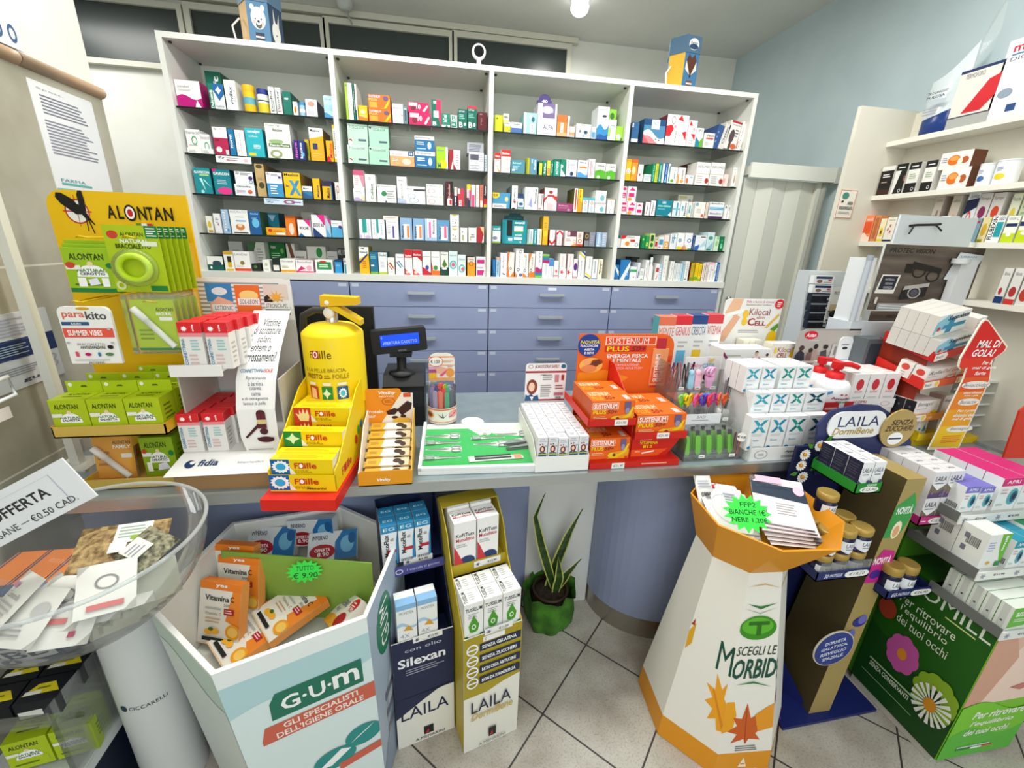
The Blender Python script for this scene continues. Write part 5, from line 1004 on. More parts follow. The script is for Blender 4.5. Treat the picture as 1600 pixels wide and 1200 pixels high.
MB().extr([(.0, .17, z1+.085), (.095, .17, z1+.03), (.095, .17, z1+.046), (.03, .17, z1+.086)], (0, .04, 0), 'e8c00c').build('handle', Fo)
MB().tube([(-.015, .2, z1+.07), (-.05, .2, z1+.07), (-.09, .21, z1+.05), (-.1, .22, z1), (-.1, .24, z1-.1)], .011, '3a3a36').build('hose', Fo)
M_ = Matrix.Translation(Fo.location) @ Matrix.Rotation(RZ, 4, 'Z')
def fbox(lab, x, y, z, f, d=.036, w=.162, h=.044):
    p = M_ @ V3((x, y, z)); carton('burn_cream_box', lab, 'box', p, (w, d, h), FY, f, 'l d8b40c .1 .2 .9 .8 3', rz=RZ, group='burn cream boxes', cols=dict(left='f8f6ee', right='f4eec8'))
for k in range(2): fbox('yellow cream box with blue sun, %s of the front stack' % ['lower', 'upper'][k], -.003, -.1, .0405+k*.0445, foi('1a64a8', SUN))
fbox('yellow cream box with blue sun, behind the upper front one', -.003, -.0635, .0855, '', d=.032)
for k in range(2): fbox('yellow cream box with green leaf, %s of the middle stack' % ['lower', 'upper'][k], .002, -.022, .0855+k*.0445, foi('1f8a3a', LEAF))
for k in range(2):
    for j in range(1 if k == 0 else 4): fbox('yellow cream box with red hand, %s' % (['lower of the back stack'] if k == 0 else ['upper of the back stack', 'second along the back row', 'third along the back row', 'last along the back row'])[j], .002, .056+j*.037-(.0 if k == 0 else .0), .1255+k*.0445, foi('d03a2a', HAND))
for j in range(3): fbox('yellow cream box hidden low in the back row, %s from the front' % ORD[j+1], .002, .093+j*.037, .1255, '')

# ---- black till screen, printer and customer display behind
o = thing('monitor', 'black monitor seen from behind, standing behind the yellow extinguisher display', 'monitor', (-.42, 1.7, ZC))
MB().box(-.16, .17, 0, .03, .06, .44, '15161a').box(-.1, .1, .03, .045, .1, .4, '111').build('screen_body', o)
MB().box(-.03, .03, .0, .02, .005, .08, '111').build('stem', o); MB().box(-.1, .1, -.06, .08, 0, .006, '111').build('foot', o)
Pr = thing('receipt_printer', 'black receipt printer on the counter behind the protein bars', 'printer', (-.125, 1.56, ZC))
xl, xr = PY(600, 640, 1.56).x+.125, PY(664, 640, 1.56).x+.125
MB().extr([(xl, 0, 0), (xl, .2, 0), (xl, .2, .2), (xl, .03, .2), (xl, .0, .165)], (xr-xl, 0, 0), '1d2022').build('body', Pr)
MB().box(xl+.005, xr-.005, -.003, 0, .085, .15, '26292b').build('paper_door', Pr); MB().box(xl-.001, xr+.001, -.002, .15, .158, .163, '0d0e0f').build('seam', Pr)
Dp = thing('customer_display', 'black pole display with blue screen standing on the receipt printer', 'display', (-.145, 1.62, ZC+.201))
MB().lathe([(.05, 0), (.048, .008), (.022, .014), (.018, .02), (.018, .07), (.02, .075)], '1a1c1e', 20).build('pole', Dp)
MB().box(-.04, .04, -.03, .03, .07, .085, '17191b').build('swivel', Dp)
hd = MB().extr(rrect(-.1, .1, 0, .088, .008, -.02, tl=1, tr=1, bl=1, br=1), (0, .045, 0), '1b1d1f')
hd.pr((-.1, -.02, 0), (.2, 0, 0), (0, 0, .088), 't 999 .46 .05 .6 .12 EPSON'); hd.build('housing', Dp, loc=(-.002, 0, .086), rot=(0, math.radians(-4), math.radians(8)))
sc_ = MB().box(-.068, .072, -.0215, -.0205, .028, .07, mat('1246e8', .3, emit=.8)); sc_.pr((-.068, -.0215, .028), (.14, 0, 0), (0, 0, .042), 't cfe4ff .06 .15 .94 .42 APERTURA CASSETTO;t cfe4ff .02 .7 .06 .9 €')
sc_.build('screen', Dp, loc=(-.002, 0, .086), rot=(0, math.radians(-4), math.radians(8)))

# ---- protein bars
Pb = thing('protein_bar_display', 'orange and white counter box of protein bars with tall header', 'display', (-.165, 1.14, ZC))
hw = .0765; OR_ = 'f0941c'
t = MB().box(-hw, hw, 0, .24, .0005, .004, 'd9cfb8')
t.extr(rrect(-hw, hw, .0005, .05, .012, 0), (0, .003, 0), 'e89a1c').pr((-hw, 0, .0005), (2*hw, 0, 0), (0, 0, .05), 'tbi fff .35 .25 .6 .5 Vitality')
for x in (-hw, hw-.003): t.extr([(x, .003, .001), (x, .24, .001), (x, .24, .15), (x, .14, .135), (x, .02, .05), (x, .003, .045)], (.003, 0, 0), 'f4efe4' if x < 0 else 'd9a83a')
t.box(-hw, hw, .237, .24, .004, .15, 'efe8da'); t.build('tray', Pb)
hdr = MB().extr(rrect(-hw-.004, .035, .1, .222, .012, .233), (0, .003, 0), OR_).extr([(.0355, .233, .1), (hw-.004, .233, .1), (hw-.004, .233, .205), (.0355, .233, .207)], (0, .003, 0), 'f2ede4')
hdr.pr((-hw-.004, .233, .1), (2*hw, 0, 0), (0, 0, .122), 'r f2941a 0 0 1 .45;p f4efe6 .3 0 1 0 1 .85 .75 .85;tbi fff .28 .82 .64 .94 Vitality;o c8601a .48 .64 .14 .12 .15;t fff .3 .76 .6 .8 PROTEIN;l c8601a .4 .6 .56 .68 2;tb f7f2e8 0 .3 .36 .4 Protein;tb f7f2e8 0 .17 .2 .27 Bar;r e0522a .8 .76 .96 .88;p 3a1f14 .42 .35 .6 .45 .7 .4 .6 .25 .45 .25;p 3a1f14 .65 .4 .88 .65 .98 .58 .95 .4 .75 .22;e 3a1f14 .6 .17 .07 .04;e 3a1f14 .78 .2 .06 .05;e f2b83a .75 .08 .2 .08')
hdr.build('header', Pb)
BAR = 'r e0a82a .0 0 .35 1;p f4efe4 .3 0 .75 0 .65 1 .4 1;e 3a2318 .72 .6 .1 .3;e 3a2318 .83 .3 .07 .3;l b8862a .05 .3 .28 .7 2'
for k in range(6):
    o = thing('protein_bar', 'yellow wrapped protein bar, %s from the front edge of the box' % ORD[k], 'snack bar', (-.165, 1.165+k*.036, ZC+.006+k*.014), 0, 'protein bars in the box', (math.radians(20), 0, 0))
    b = MB(); n = 10; prof = [(0, .03), (.014, .032), (.02, .017), (.016, .004), (0, 0)]
    b.box(-.064, .064, 0, .03, 0, .018, 'e6d8b4'); b.pr((-.064, 0, 0), (.128, 0, 0), (0, 0, .018), BAR); b.pr((-.064, 0, .018), (.128, 0, 0), (0, .03, 0), BAR); b.build('wrapper', o)
    for s_ in (-1, 1): MB().box(min(s_*.064, s_*.072), max(s_*.064, s_*.072), .003, .027, .008, .010, 'd8b65a').build('sealed_end', o)

# ---- nail files
Nf = thing('nail_file_holder', 'clear cylinder of colourful nail files with printed price header', 'holder', (.005, 1.5, ZC))
R0 = .052
MB().lathe([(R0, 0), (R0, .185)], ACR, 28, cap=False).lathe([(R0, 0), (R0, .003)], ACR, 28).build('clear_tube', Nf)
q = MB(); q.lathe([(R0+.001, .055), (R0+.001, .115)], 'f2ece4', 28, cap=False); q.build('paper_band', Nf)
q = MB().pr((-.5, 0, 0), (1, 0, 0), (0, 0, 1), 'o e8a02a .12 .55 .14 .22 .3;e 8a3a1a .12 .55 .1 .14;r e8702a 0 .88 1 .95;r e8702a 0 .1 1 .14;p 345 .48 .4 .36 .7 .5 .45;p 345 .5 .4 .5 .75 .54 .4;p 345 .52 .4 .66 .7 .56 .45;e f0a89a .82 .6 .14 .22;p d84a7a .7 .4 .95 .7 .9 .75 .66 .45')
q.strips(); q.v = [((R0+.0015-p[1])*math.sin(p[0]*2.6), -(R0+.0015-p[1])*math.cos(p[0]*2.6), .055+.06*p[2]) for p in q.v]; q.build('band_print', Nf)
hc = board(-.047, .049, .19, .298, .03, .045, .002, 'f6efe6', 'r f0b070 0 .0 1 .12;r f0842a 0 .84 1 .88;r f0842a 0 .56 1 .58;e fdfaf4 .28 .7 .26 .16;o d83a3a .28 .7 .28 .18 .08;tb 222 .08 .62 .42 .76 € 1,50;l c96 .5 .66 .95 .74 2;r e0a8c0 0 .4 .5 .52;r f0c02a 0 .1 .3 .3;r b04a8a 0 .3 .3 .42;e f0b49a .5 .38 .22 .12;p e85a8a .4 .2 .75 .46 .8 .42 .5 .16;e f0a04a .82 .3 .16 .16;l a33 .72 .5 .96 .55 2')
hc.box(-.047, -.043, .045, .047, .0, .19, 'e8e2da').box(.045, .049, .045, .047, 0, .19, 'e8e2da'); hc.build('header_card', Nf)
rg = random.Random(4); FC = ['8a9a1a', '9a8ab8', 'a8a0c0', '6a5a8a', 'f07060', 'f0806a', 'e85a5a', 'b8c83a', '50b080', 'c0b8d0', '777088', 'f2a08a']
k = 0
for a_ in range(36):
    rr = .012+.031*((a_*7 % 36)/36); an = a_*2.4
    x, y = rr*math.cos(an), rr*math.sin(an)
    c = FC[int((x+.045)/.09*11.9)]
    o = thing('nail_file', '%s nail file standing in the clear cylinder, number %s clockwise' % ('coloured', ORD[a_ % 20]+(' of the inner ring' if a_ >= 20 else '')), 'nail file', (.005+x, 1.5+y, ZC+.004), 0, 'nail files in the cylinder')
    o['label'] = '%s nail file in the clear cylinder, %s towards the %s' % ({'8': 'olive', '9': 'violet', 'a': 'pale violet', '6': 'dark violet', 'f': 'coral', 'e': 'red', 'b': 'lime', '5': 'green', 'c': 'lilac', '7': 'grey'}[c[0]], 'front' if y < 0 else 'back', 'till' if x < 0 else 'tray')
    MB().extr(rrect(-.008, .008, 0, .165+rg.uniform(-.005, .02), .0075, 0), (0, .002, 0), c).build('file_strip', o, rz=rg.uniform(-.6, .6))

# ---- green tray of scissors
G = thing('scissors_tray', 'slanted white tray with green liner showing scissors and tweezers', 'display', (.115, 1.18, ZC), math.radians(-2.5))
GW = .378; GD = .275
t = MB().extr([(-GW/2, 0, .0005), (-GW/2, GD, .0005), (-GW/2, GD, .05), (-GW/2, 0, .014)], (GW, 0, 0), 'ecefec'); t.build('tray_body', G)
sl_ = math.atan2(.036, GD); Rm = Matrix.Translation((0, 0, .0145)) @ Matrix.Rotation(sl_, 4, 'X')
def gp(mb, nm): mb.xf(Rm); return mb.build(nm, G)
gl = MB().box(-GW/2+.012, GW/2-.012, .016, GD-.012, 0, .002, '2db85a').pr((-GW/2+.012, .016, .002), (GW-.024, 0, 0), (0, GD-.028, 0), 'p e9f2e6 .4 .93 .75 .93 .62 .72 .53 .72;r dfe8da 0 .9 1 1;r dfe6dc .66 .75 1 1;t 9a9 .48 .82 .64 .86 PADOVA;p 9a9 .55 .74 .58 .78 .61 .74 .58 .7;r 27b04f 0 .0 1 .1')
gp(gl, 'green_liner')
for a in ((-GW/2, -GW/2+.01, 0, GD), (GW/2-.01, GW/2, 0, GD)): gp(MB().box(a[0], a[1], a[2], a[3], 0, .012, 'f2f4f2'), 'rim')
gp(MB().box(-GW/2, GW/2, 0, .012, 0, .010, 'f2f4f2'), 'rim')
SS = mat('b4b8b8', .3, .6)
def scissors(lab, x, y, flip, cardc='eef0ea', ln=.125, rot=0):
    p = Matrix.Translation(G.location) @ Matrix.Rotation(G.rotation_euler.z, 4, 'Z') @ Rm @ V3((x, y, .0022))
    o = thing('scissors', lab, 'scissors', p, 0, 'scissors in the green tray', (sl_, 0, math.radians(-2.5)+(PI if flip else 0)+rot))
    MB().extr([(-ln*.5, .003, 0), (ln*.1, -.012, 0), (ln*.45, -.014, 0), (ln*.45, .014, 0), (ln*.1, .012, 0), (-ln*.5, -.003, 0)][::-1], (0, 0, .0012), cardc).build('backing_card', o)
    for s_ in (-1, 1):
        MB().extr([(-ln*.48, 0, .002), (0, s_*.004, .002), (ln*.12, s_*.002, .002), (ln*.12, -s_*.002, .002)][::(1 if s_ < 0 else -1)], (0, 0, .0015), SS).build('blade', o)
        MB().tube([(ln*.3+.016*math.cos(i*PI/8), s_*.009+.0075*math.sin(i*PI/8), .003) for i in range(16)], .0018, SS, 6, closed=True).build('finger_ring', o)
    MB().lathe([(.003, 0), (.003, .003)], 'ccc', 10, (ln*.08, 0, .002)).build('pivot', o)
for i, (x, y, fl) in enumerate([(-.115, .19, 0), (-.12, .15, 1), (-.11, .11, 0), (-.12, .065, 1), (.035, .175, 1), (.05, .135, 0), (.13, .195, 0), (.14, .155, 0)]):
    scissors('small steel scissors on white card, %s in the green tray' % ['rear of till side', 'second from rear, till side', 'third from rear, till side', 'foremost of till side', 'rear of the middle', 'front of the middle', 'rear near the cartons', 'front near the cartons'][i], x, y, fl)
for i, (x, y) in enumerate([(.135, .125), (.14, .1)]):
    p = Matrix.Translation(G.location) @ Rm @ V3((x, y, .004))
    o = thing('nail_clipper', 'dark steel nail clipper in the green tray, %s of two' % ['rear', 'front'][i], 'nail clipper', p, math.radians(6))
    MB().extr([(-.04, -.006, 0), (.035, -.009, 0), (.035, .009, 0), (-.04, .006, 0)], (0, 0, .005), mat('7a8080', .3, .7)).build('jaw', o); MB().extr([(-.03, -.004, .006), (.04, -.007, .010), (.04, .007, .010), (-.03, .004, .006)], (0, 0, .002), SS).build('lever', o)
p = Matrix.Translation(G.location) @ Rm @ V3((.06, .055, .003))
o = thing('tweezers_pack', 'clear pack of two dark tweezers at the front of the green tray', 'tweezers', p, math.radians(3))
MB().box(-.09, .09, -.018, .018, 0, .001, 'dfe5df').box(.06, .085, -.017, .017, .0011, .0016, 'e89a7a').build('backing_card', o)
for s_ in (-1, 1): MB().extr([(-.07, s_*.008-.002, .002), (.05, s_*.008-.001, .002), (.05, s_*.008+.001, .002), (-.07, s_*.008+.002, .002)], (0, 0, .004), '3a3f40').build('tweezer', o)
gp(MB().poly([(-GW/2+.011, .013, .0125), (GW/2-.011, .013, .0125), (GW/2-.011, GD-.002, .0125), (-GW/2+.011, GD-.002, .0125)], ACR), 'clear_cover')
o = thing('white_jar_lid', 'round white lid lying behind the green scissors tray', 'lid', (.12, 1.535, ZC+.0005))
MB().lathe([(.045, 0), (.047, .004), (.047, .02), (.042, .024)], 'f2f2f0', 28).build('lid', o)

# ---- lens-solution cartons in a white tray
zt = PY(850, 683, 1.17).z; YB_ = PZ(848, 628, zt).y; nd = 7; dy = (YB_-1.172)/nd
LT = thing('lens_solution_tray', 'white tray of lens solution cartons with drive-safely card', 'display', (.38, 1.163, ZC))
LW = PY(920, 715, 1.165).x-PY(837, 715, 1.165).x; xc = (PY(920, 715, 1.165).x+PY(837, 715, 1.165).x)/2; LT.location.x = xc
for nm, b in (('tray_front', (-LW/2, LW/2, 0, .002, .001, .058)), ('tray_floor', (-LW/2, LW/2, 0, YB_-1.155, .0005, .0025)), ('tray_back', (-LW/2, LW/2, YB_-1.157, YB_-1.155, .001, .1))): MB().box(*b, 'f2f2ef').build(nm, LT)
for x in (-LW/2, LW/2-.002):
    MB().extr([(x, .002, .001), (x, YB_-1.157, .001), (x, YB_-1.157, .1), (x, .06, .1), (x, .002, .058)], (.002, 0, 0), 'efefec').build('tray_side', LT)
x_, z_, w_, h_ = rect((821, 568, 884, 626), YB_+.006)
m = board(x_-w_/2, x_+w_/2, ZC+.06, z_+h_, .012, YB_+.0085, .0015, 'f3f2f1', dsl=''); hh = h_; m.pr((x_-w_/2, YB_+.0085, z_), (w_, 0, 0), (0, 0, h_), 'o a33 .12 .92 .06 .05 .2;tb 8a2030 .22 .88 .82 .96 ALWAYS DRIVE SAFELY;e 1a6a9a .92 .92 .06 .055;r a01c2c 0 .75 1 .8;r a01c2c 0 0 1 .04;e 8a3a22 .17 .38 .13 .2;e f2cdb4 .16 .38 .075 .12;p 2a5a86 .0 0 .36 0 .32 .16 .22 .12 .16 .2 .08 .14 .02 .18;p f4f0ee .12 .12 .22 .12 .18 0;l 888 .42 .55 .7 .72 3;tb 555 .36 .68 .5 .71 CONTENUTO;l 999 .38 .1 .7 .45 6;r c88 .72 .5 .82 .7;r a33 .88 .55 .95 .7;l a66 .74 .3 .95 .45 2;r c06a80 .72 .14 .95 .22;k 333 .76 .05 .9 .11')
at(LT, m, 'header_card')
LF = 'l aaa .2 .92 .8 .96 1;t 889 .15 .87 .85 .9 SOLUZIONE;e 7a2c1c .5 .66 .28 .1;e f2cdb4 .48 .66 .15 .06;p 2a5a86 .1 .42 .95 .42 .9 .55 .6 .58 .5 .54 .3 .58 .12 .55;r c9c41a .05 .5 .95 .53;e a33 .25 .8 .08 .02;e 222 .5 .81 .06 .02;o 357 .82 .75 .1 .025 .3'
cw = (LW-.008)/5
for r_ in range(nd):
    for c in range(5):
        carton('lens_solution_carton', 'white lens solution carton, %s row from the front, %s from the orange boxes' % (ORD[r_], ORD[4-c]), 'box', (xc-LW/2+.004+cw*(c+.5), 1.166+dy*(r_+.5), ZC+.003), (cw-.0026, dy-.003, zt-ZC-.003-(.006 if c == 2 and r_ == 0 else 0)), 'e6e6ea', LF if r_ == 0 else '', 'l 99a .2 .3 .8 .7 2', group='lens solution cartons in the tray')
o = thing('phone', 'black phone handset lying behind the lens cartons', 'phone', (.68, 1.62, ZC))
MB().extr(rrect(-.03, .03, 0, .14, .012, 0, bl=1, br=1), (0, .03, 0), '1c1d1f').build('handset', o)

# ---- orange energy-supplement display
S0, SY = 'ee6a1c', 1.165
Su = thing('supplement_display', 'orange and red two-column display of energy supplement boxes', 'display', (.63, 1.3, ZC))
RED = 'cf2318'
a = rect((902, 522, 1040, 640), 1.45); bx0, bx1 = PY(899, 600, 1.45).x, PY(1044, 600, 1.45).x
bz1 = PY(970, 522, 1.45).z
m = board(bx0, bx1, ZC, bz1, .05, 1.45, .005, S0, tl=0, dsl='')
Hh = bz1-1.08
m.pr((bx0, 1.45, 1.08), (bx1-bx0, 0, 0), (0, 0, Hh), 'r e2461e .8 0 1 .6;p f59a1e .02 .3 .3 .35 .55 .2 .4 .0 .0 .0;r f7f0e6 .27 .8 .8 .955;p e8521e .28 .812 .79 .812 .79 .943 .28 .943;t fff .3 .825 .72 .93 SUSTENIUM;r d9261a .27 .68 .7 .79;tb f5e11a .29 .69 .52 .78 PLUS;tbi 7a2a1a .54 .69 .7 .78 50+;tb fff .3 .57 .73 .64 ENERGIA FISICA;tb fff .36 .49 .66 .56 E MENTALE;t fde .38 .42 .64 .46 FORMULAZIONE;t fde .33 .36 .69 .4 SPECIFICA ADULTI 50+;e f8c25a .14 .44 .12 .14;e 8a4a2a .2 .5 .06 .05;p 6a3a2a .1 .45 .22 .55 .24 .48 .16 .36;e e8925a .12 .38 .08 .07;e f2b27a .1 .5 .04 .05')
at(Su, m, 'header_board')
q = MB(); e_ = PY(921, 540, 1.445)
q.lathe([(.042, 0), (.042, .004)], '173f94', 32).xf(Matrix.Translation((e_.x, 1.449, e_.z)) @ Matrix.Rotation(PI/2, 4, 'X')); q.pr((e_.x-.042, 1.445, e_.z-.042), (.084, 0, 0), (0, 0, .084), 'tbi f2e21a .08 .58 .94 .76 NOVITÀ;tb fff .1 .44 .88 .55 FLACONCINI;tb fff .28 .28 .74 .38 AGITA;tb fff .3 .12 .72 .22 E BEVI'); at(Su, q, 'round_badge')
q = MB(); x0 = bx1-.085; q.box(x0, x0+.062, 1.443, 1.449, 1.09, 1.235, 'f4a06a').box(x0+.014, x0+.048, 1.442, 1.449, 1.235, 1.275, 'c02a3a'); q.pr((x0, 1.443, 1.09), (.062, 0, 0), (0, 0, .145), 'r e8662a .06 .06 .94 .5;tbv fff .2 .1 .5 .85 SUSTENIUM;tbv f8d8a0 .6 .1 .8 .7 PLUS 50+'); at(Su, q, 'bottle_picture')
sx0, sx1 = PY(921, 730, 1.165).x, PY(1060, 727, 1.165).x; sm = PY(990, 690, 1.18).x
at(Su, MB().box(sx0, sx1, SY, 1.45, ZC+.001, ZC+.022, RED).pr((sx0, SY, ZC), (.3, 0, 0), (0, 0, .022), 'l f4b0a0 .6 .4 .98 .8 1'), 'base')
def lipz(x, y, Y): return PY(x, y, Y).z
zu = lipz(960, 655, 1.185); zr = lipz(1032, 675, 1.185)
at(Su, MB().box(sx0-.012, sm, 1.185, 1.45, zu-.02, zu-.016, RED).box(sx0-.012, sm, 1.182, 1.186, zu-.022, zu+.001, RED).box(sx0-.014, sx0-.011, 1.182, 1.45, zu-.022, zu+.004, RED), 'upper_shelf')
at(Su, MB().box(sm+.003, sx1+.022, 1.185, 1.45, zr-.02, zr-.016, RED).box(sm+.003, sx1+.022, 1.182, 1.186, zr-.024, zr+.001, RED), 'lower_shelf')
at(Su, MB().extr([(sm, 1.2, ZC+.022), (sm, 1.45, ZC+.022), (sm, 1.45, 1.19), (sm, 1.4, 1.19), (sm, 1.2, zu)], (.003, 0, 0), RED), 'divider')
m = MB().extr([(sm+.006, 1.20, ZC+.022), (sx1-.03, 1.20, ZC+.022), (sx1+.018, 1.20, zr-.024), (sm+.006, 1.20, zr-.024)], (0, .2, 0), RED)
m.pr((sm+.006, 1.2, ZC+.022), (sx1-sm-.03, 0, 0), (0, 0, zr-ZC-.046), 'p ec5a22 0 .0 .7 .0 .98 .35 0 .35;l fbb .2 .82 .6 .9 1;tb f5d21a .2 .62 .68 .78 VITAMINA;tb f5d21a .3 .44 .54 .58 B12;p fbe8d8 .28 .12 .6 .22 .6 .3 .28 .2;l fda .1 .22 .25 .3 2'); at(Su, m, 'vitamin_panel')
for nm, z, xa in (('upper shelf', zu, 975), ('base', ZC+.022, 975), ('right shelf', zr, 1045)):
    q = PY(xa, 655, 1.18).x; zz = z-.021 if nm != 'base' else ZC+.001
    m = MB().box(-.022, .022, -.0012, 0, 0, .02, 'f4f2ec').pr((-.022, -.0012, 0), (.044, 0, 0), (0, 0, .02), 'ti 222 .12 .25 .88 .75 €21,90'); at(Su, m.xf(Matrix.Translation((q-.008 if nm != 'right shelf' else q-.01, 1.1815 if nm != 'base' else SY-.0005, zz))), 'price_tag')
SF = 'p f5a428 .45 0 .9 .0 1 .2 1 .45 .6 .3;r f8eee2 .02 .62 .62 .92;p ee6a1c .03 .64 .61 .64 .61 .9 .03 .9;tb fff .05 .66 .58 .88 SUSTENIUM;tb f5e11a .04 .42 .34 .6 PLUS;tbi 9a3a1a .36 .42 .6 .6 50+;p f4cf1a .5 .06 .7 .04 .92 .3 .98 .7 .94 .72 .86 .4 .68 .2 .5 .22;e f2d43a .58 .18 .12 .14;r 6a5f8a .76 .6 .9 .95;e 9a90b0 .83 .55 .05 .15;p c33 .88 .1 .93 .02 .96 .12;l fbd4a8 .05 .2 .4 .34 2;e 8a4a2a .62 .2 .04 .08'
ST = 'tb f8d8b0 .06 .5 .55 .85 SUSTENIUM;tb c8a82a .06 .12 .3 .42 PLUS;tbi 8a3a1a .34 .12 .6 .42 50+;r d8c4c0 .8 .1 .92 .5'
bw = (sm-sx0)-.006; bd = .098
for nm, z, x0, x1 in (('upper till-side shelf', zu-.0155, sx0-.004, sm-.004), ('base of the till side', ZC+.0225, sx0+.004, sm-.004), ('organiser-side shelf', zr-.0155, sm+.006, sx1+.018)):
    for k in range(2): carton('supplement_box', 'orange supplement box with yellow arrow, %s on the %s' % (['front one', 'rear one'][k], nm), 'box', ((x0+x1)/2, 1.19+bd/2+k*(bd+.002)+.002, z), (x1-x0-.004, bd, .076), S0, SF, ST, group='orange supplement boxes', cols=dict(left='c8521a'))

# ---- acrylic organiser with small beauty tools
ox0, ox1 = sx1+.028, PY(1150, 700, 1.2).x
Og = thing('acrylic_organiser', 'clear three-tier acrylic organiser of scissors and clippers', 'organiser', (.93, 1.3, ZC))
def panel(*b): return MB().box(*b, ACR)
tz = [ZC, ZC+.10, ZC+.19]; ty = [1.185, 1.27, 1.36]
for i in range(3):
    at(Og, panel(ox0, ox1, ty[i], 1.445, tz[i]+.001, tz[i]+.003), 'shelf')
    at(Og, panel(ox0, ox1, ty[i], ty[i]+.002, tz[i]+.003, tz[i]+.04), 'front_lip')
at(Og, MB().extr([(ox0, 1.185, ZC), (ox0, 1.445, ZC), (ox0, 1.445, 1.2), (ox0, 1.36, 1.2), (ox0, 1.185, ZC+.08)], (.002, 0, 0), ACR), 'side_panel')
at(Og, MB().extr([(ox1, 1.185, ZC), (ox1, 1.445, ZC), (ox1, 1.445, 1.2), (ox1, 1.36, 1.2), (ox1, 1.185, ZC+.08)], (.002, 0, 0), ACR), 'side_panel')
rg = random.Random(5)
for k in range(10):
    r_, c = divmod(k, 5); x = ox0+.02+c*(ox1-ox0-.04)/4
    o = thing('nail_clipper', 'lime nail clipper in clear sleeve, %s row, %s from the orange boxes' % (['front', 'back'][r_], ORD[c]), 'nail clipper', (x, 1.195+r_*.035, ZC+.0045), 0, 'lime clippers on the bottom tier', (-.25, 0, rg.uniform(-.1, .1)))
    o.scale = (1.2, 1.2, 1.3)
    MB().extr(rrect(-.008, .008, .01, .062, .007, 0, bl=1, br=1), (0, .005, 0), '6cc41e').build('lever', o)
    MB().box(-.006, .006, .0015, .0045, .062, .075, '2b2d2a').build('jaw', o)
    MB().extr(rrect(-.012, .012, 0, .082, .01, -.004), (0, .014, 0), BAG).build('clear_sleeve', o)
PAL = [('lime', '7ad02a'), ('pale lime', '9adf5a'), ('yellow', 'f2d01c'), ('orange', 'f29a1c'), ('pink', 'f0559a'), ('coral', 'f06a4a'), ('violet', '6a3fc0'), ('blue', '2a9fe0'), ('red', 'e03a3a'), ('magenta', 'e0309a'), ('deep magenta', 'c82a8a'), ('dark orange', 'ee7a2a'), ('rust', 'd85a2a')]
for k, (cn, c) in enumerate(PAL):
    x = ox0+.018+k*(ox1-ox0-.036)/12
    o = thing('small_scissors', '%s handled small scissors hanging on the middle tier of organiser' % cn, 'scissors', (x, 1.285+.01*(k % 2), ZC+.106), 0, 'small scissors on the middle tier', (0, rg.uniform(-.12, .12), rg.uniform(.2, .8)))
    o.scale = (1.3, 1.3, 1.2)
    for s_ in (-1, 1):
        MB().extr([(-s_*.003, 0, 0), (s_*.003, 0, .045), (s_*.001, 0, .05), (-s_*.005, 0, .01)][::s_], (0, .001, 0), SS).build('blade', o)
        MB().tube([(s_*.003, 0, .048), (s_*.004, 0, .056)]+[(s_*.009+.008*math.cos(q*PI/7), 0, .07+.013*math.sin(q*PI/7)) for q in range(-7, 8)], .0024, c, 6).build('handle_loop', o)
for k in range(9):
    cn, c = [('dark brown', '3a2a2a'), ('plum', '7a3a6a'), ('coral', 'f08a7a'), ('steel', '8a9494'), ('maroon', '7a2030'), ('rose', 'd87a90'), ('black', '222428'), ('grey', '70787c'), ('wine', '5a1a2a')][k]
    o = thing('hair_grip', '%s metal tweezers standing on the top tier of organiser' % cn, 'tweezers', (ox0+.014+k*.0115, 1.38+.012*(k % 3), ZC+.194), 0, 'tweezers on the top tier', (0, rg.uniform(-.15, .25), rg.uniform(-.4, .4)))
    o.name = 'tweezers'; o.scale = (1.2, 1.2, 1.25)
    MB().tube([(-.004, 0, 0), (-.002, .006, .03), (-.001, 0, .08)], .002, mat(c, .35, .4), 6).tube([(.004, 0, 0), (.002, -.006, .03), (.001, 0, .08)], .002, mat(c, .35, .4), 6).build('arms', o)
for k, (cn, c, x) in enumerate([('pale blue', '9fd0e8', .6), ('pink', 'f2bcd0', .76)]):
    o = thing('baby_nail_clipper', '%s baby nail clipper in the top tier of organiser' % cn, 'nail clipper', (ox0+(ox1-ox0)*x*.85, 1.375, ZC+.194), 0, None, (-.2, .1, 0))
    MB().extr(rrect(-.012, .012, 0, .06, .011, 0, bl=1, br=1), (0, .01, 0), c).build('lever', o); MB().ball((0, .004, .062), (.012, .008, .014), c, 12).build('head', o)
o = thing('pacifier_clip', 'lilac pink ring rattle hanging above top tier of organiser', 'rattle', (ox0+(ox1-ox0)*.83, 1.372, ZC+.235))
for q in range(3): MB().tube([(.022*math.cos(t*PI/8), -.006*q, .03+.016*math.sin(t*PI/8)) for t in range(16)], .0035, 'eaa8d6', 8, closed=True).build('ring', o, rz=.3*q)
MB().extr([(-.008, 0, -.03), (.008, 0, -.03), (.018, 0, .012), (-.018, 0, .012)], (0, -.012, 0), 'ecb4dc').build('handle', o); o.name = 'ring_rattle'
pbox('baby_care_card', 'white baby care header card with yellow duck above the organiser', 'card', (1072, 542, 1127, 578), 1.447, .003, 'f4f2f4', 'tb e59ac0 .16 .55 .5 .75 baby;tb 8fc0e8 .5 .55 .84 .75 care;e f2c81c .72 .84 .07 .08;e f2c81c .78 .9 .04 .05;e f2c8aa .3 .2 .28 .25;e 2a1f3a .72 .2 .16 .2;e e8a0d0 .76 .22 .1 .14', z0=ZC+.2, h=.1)
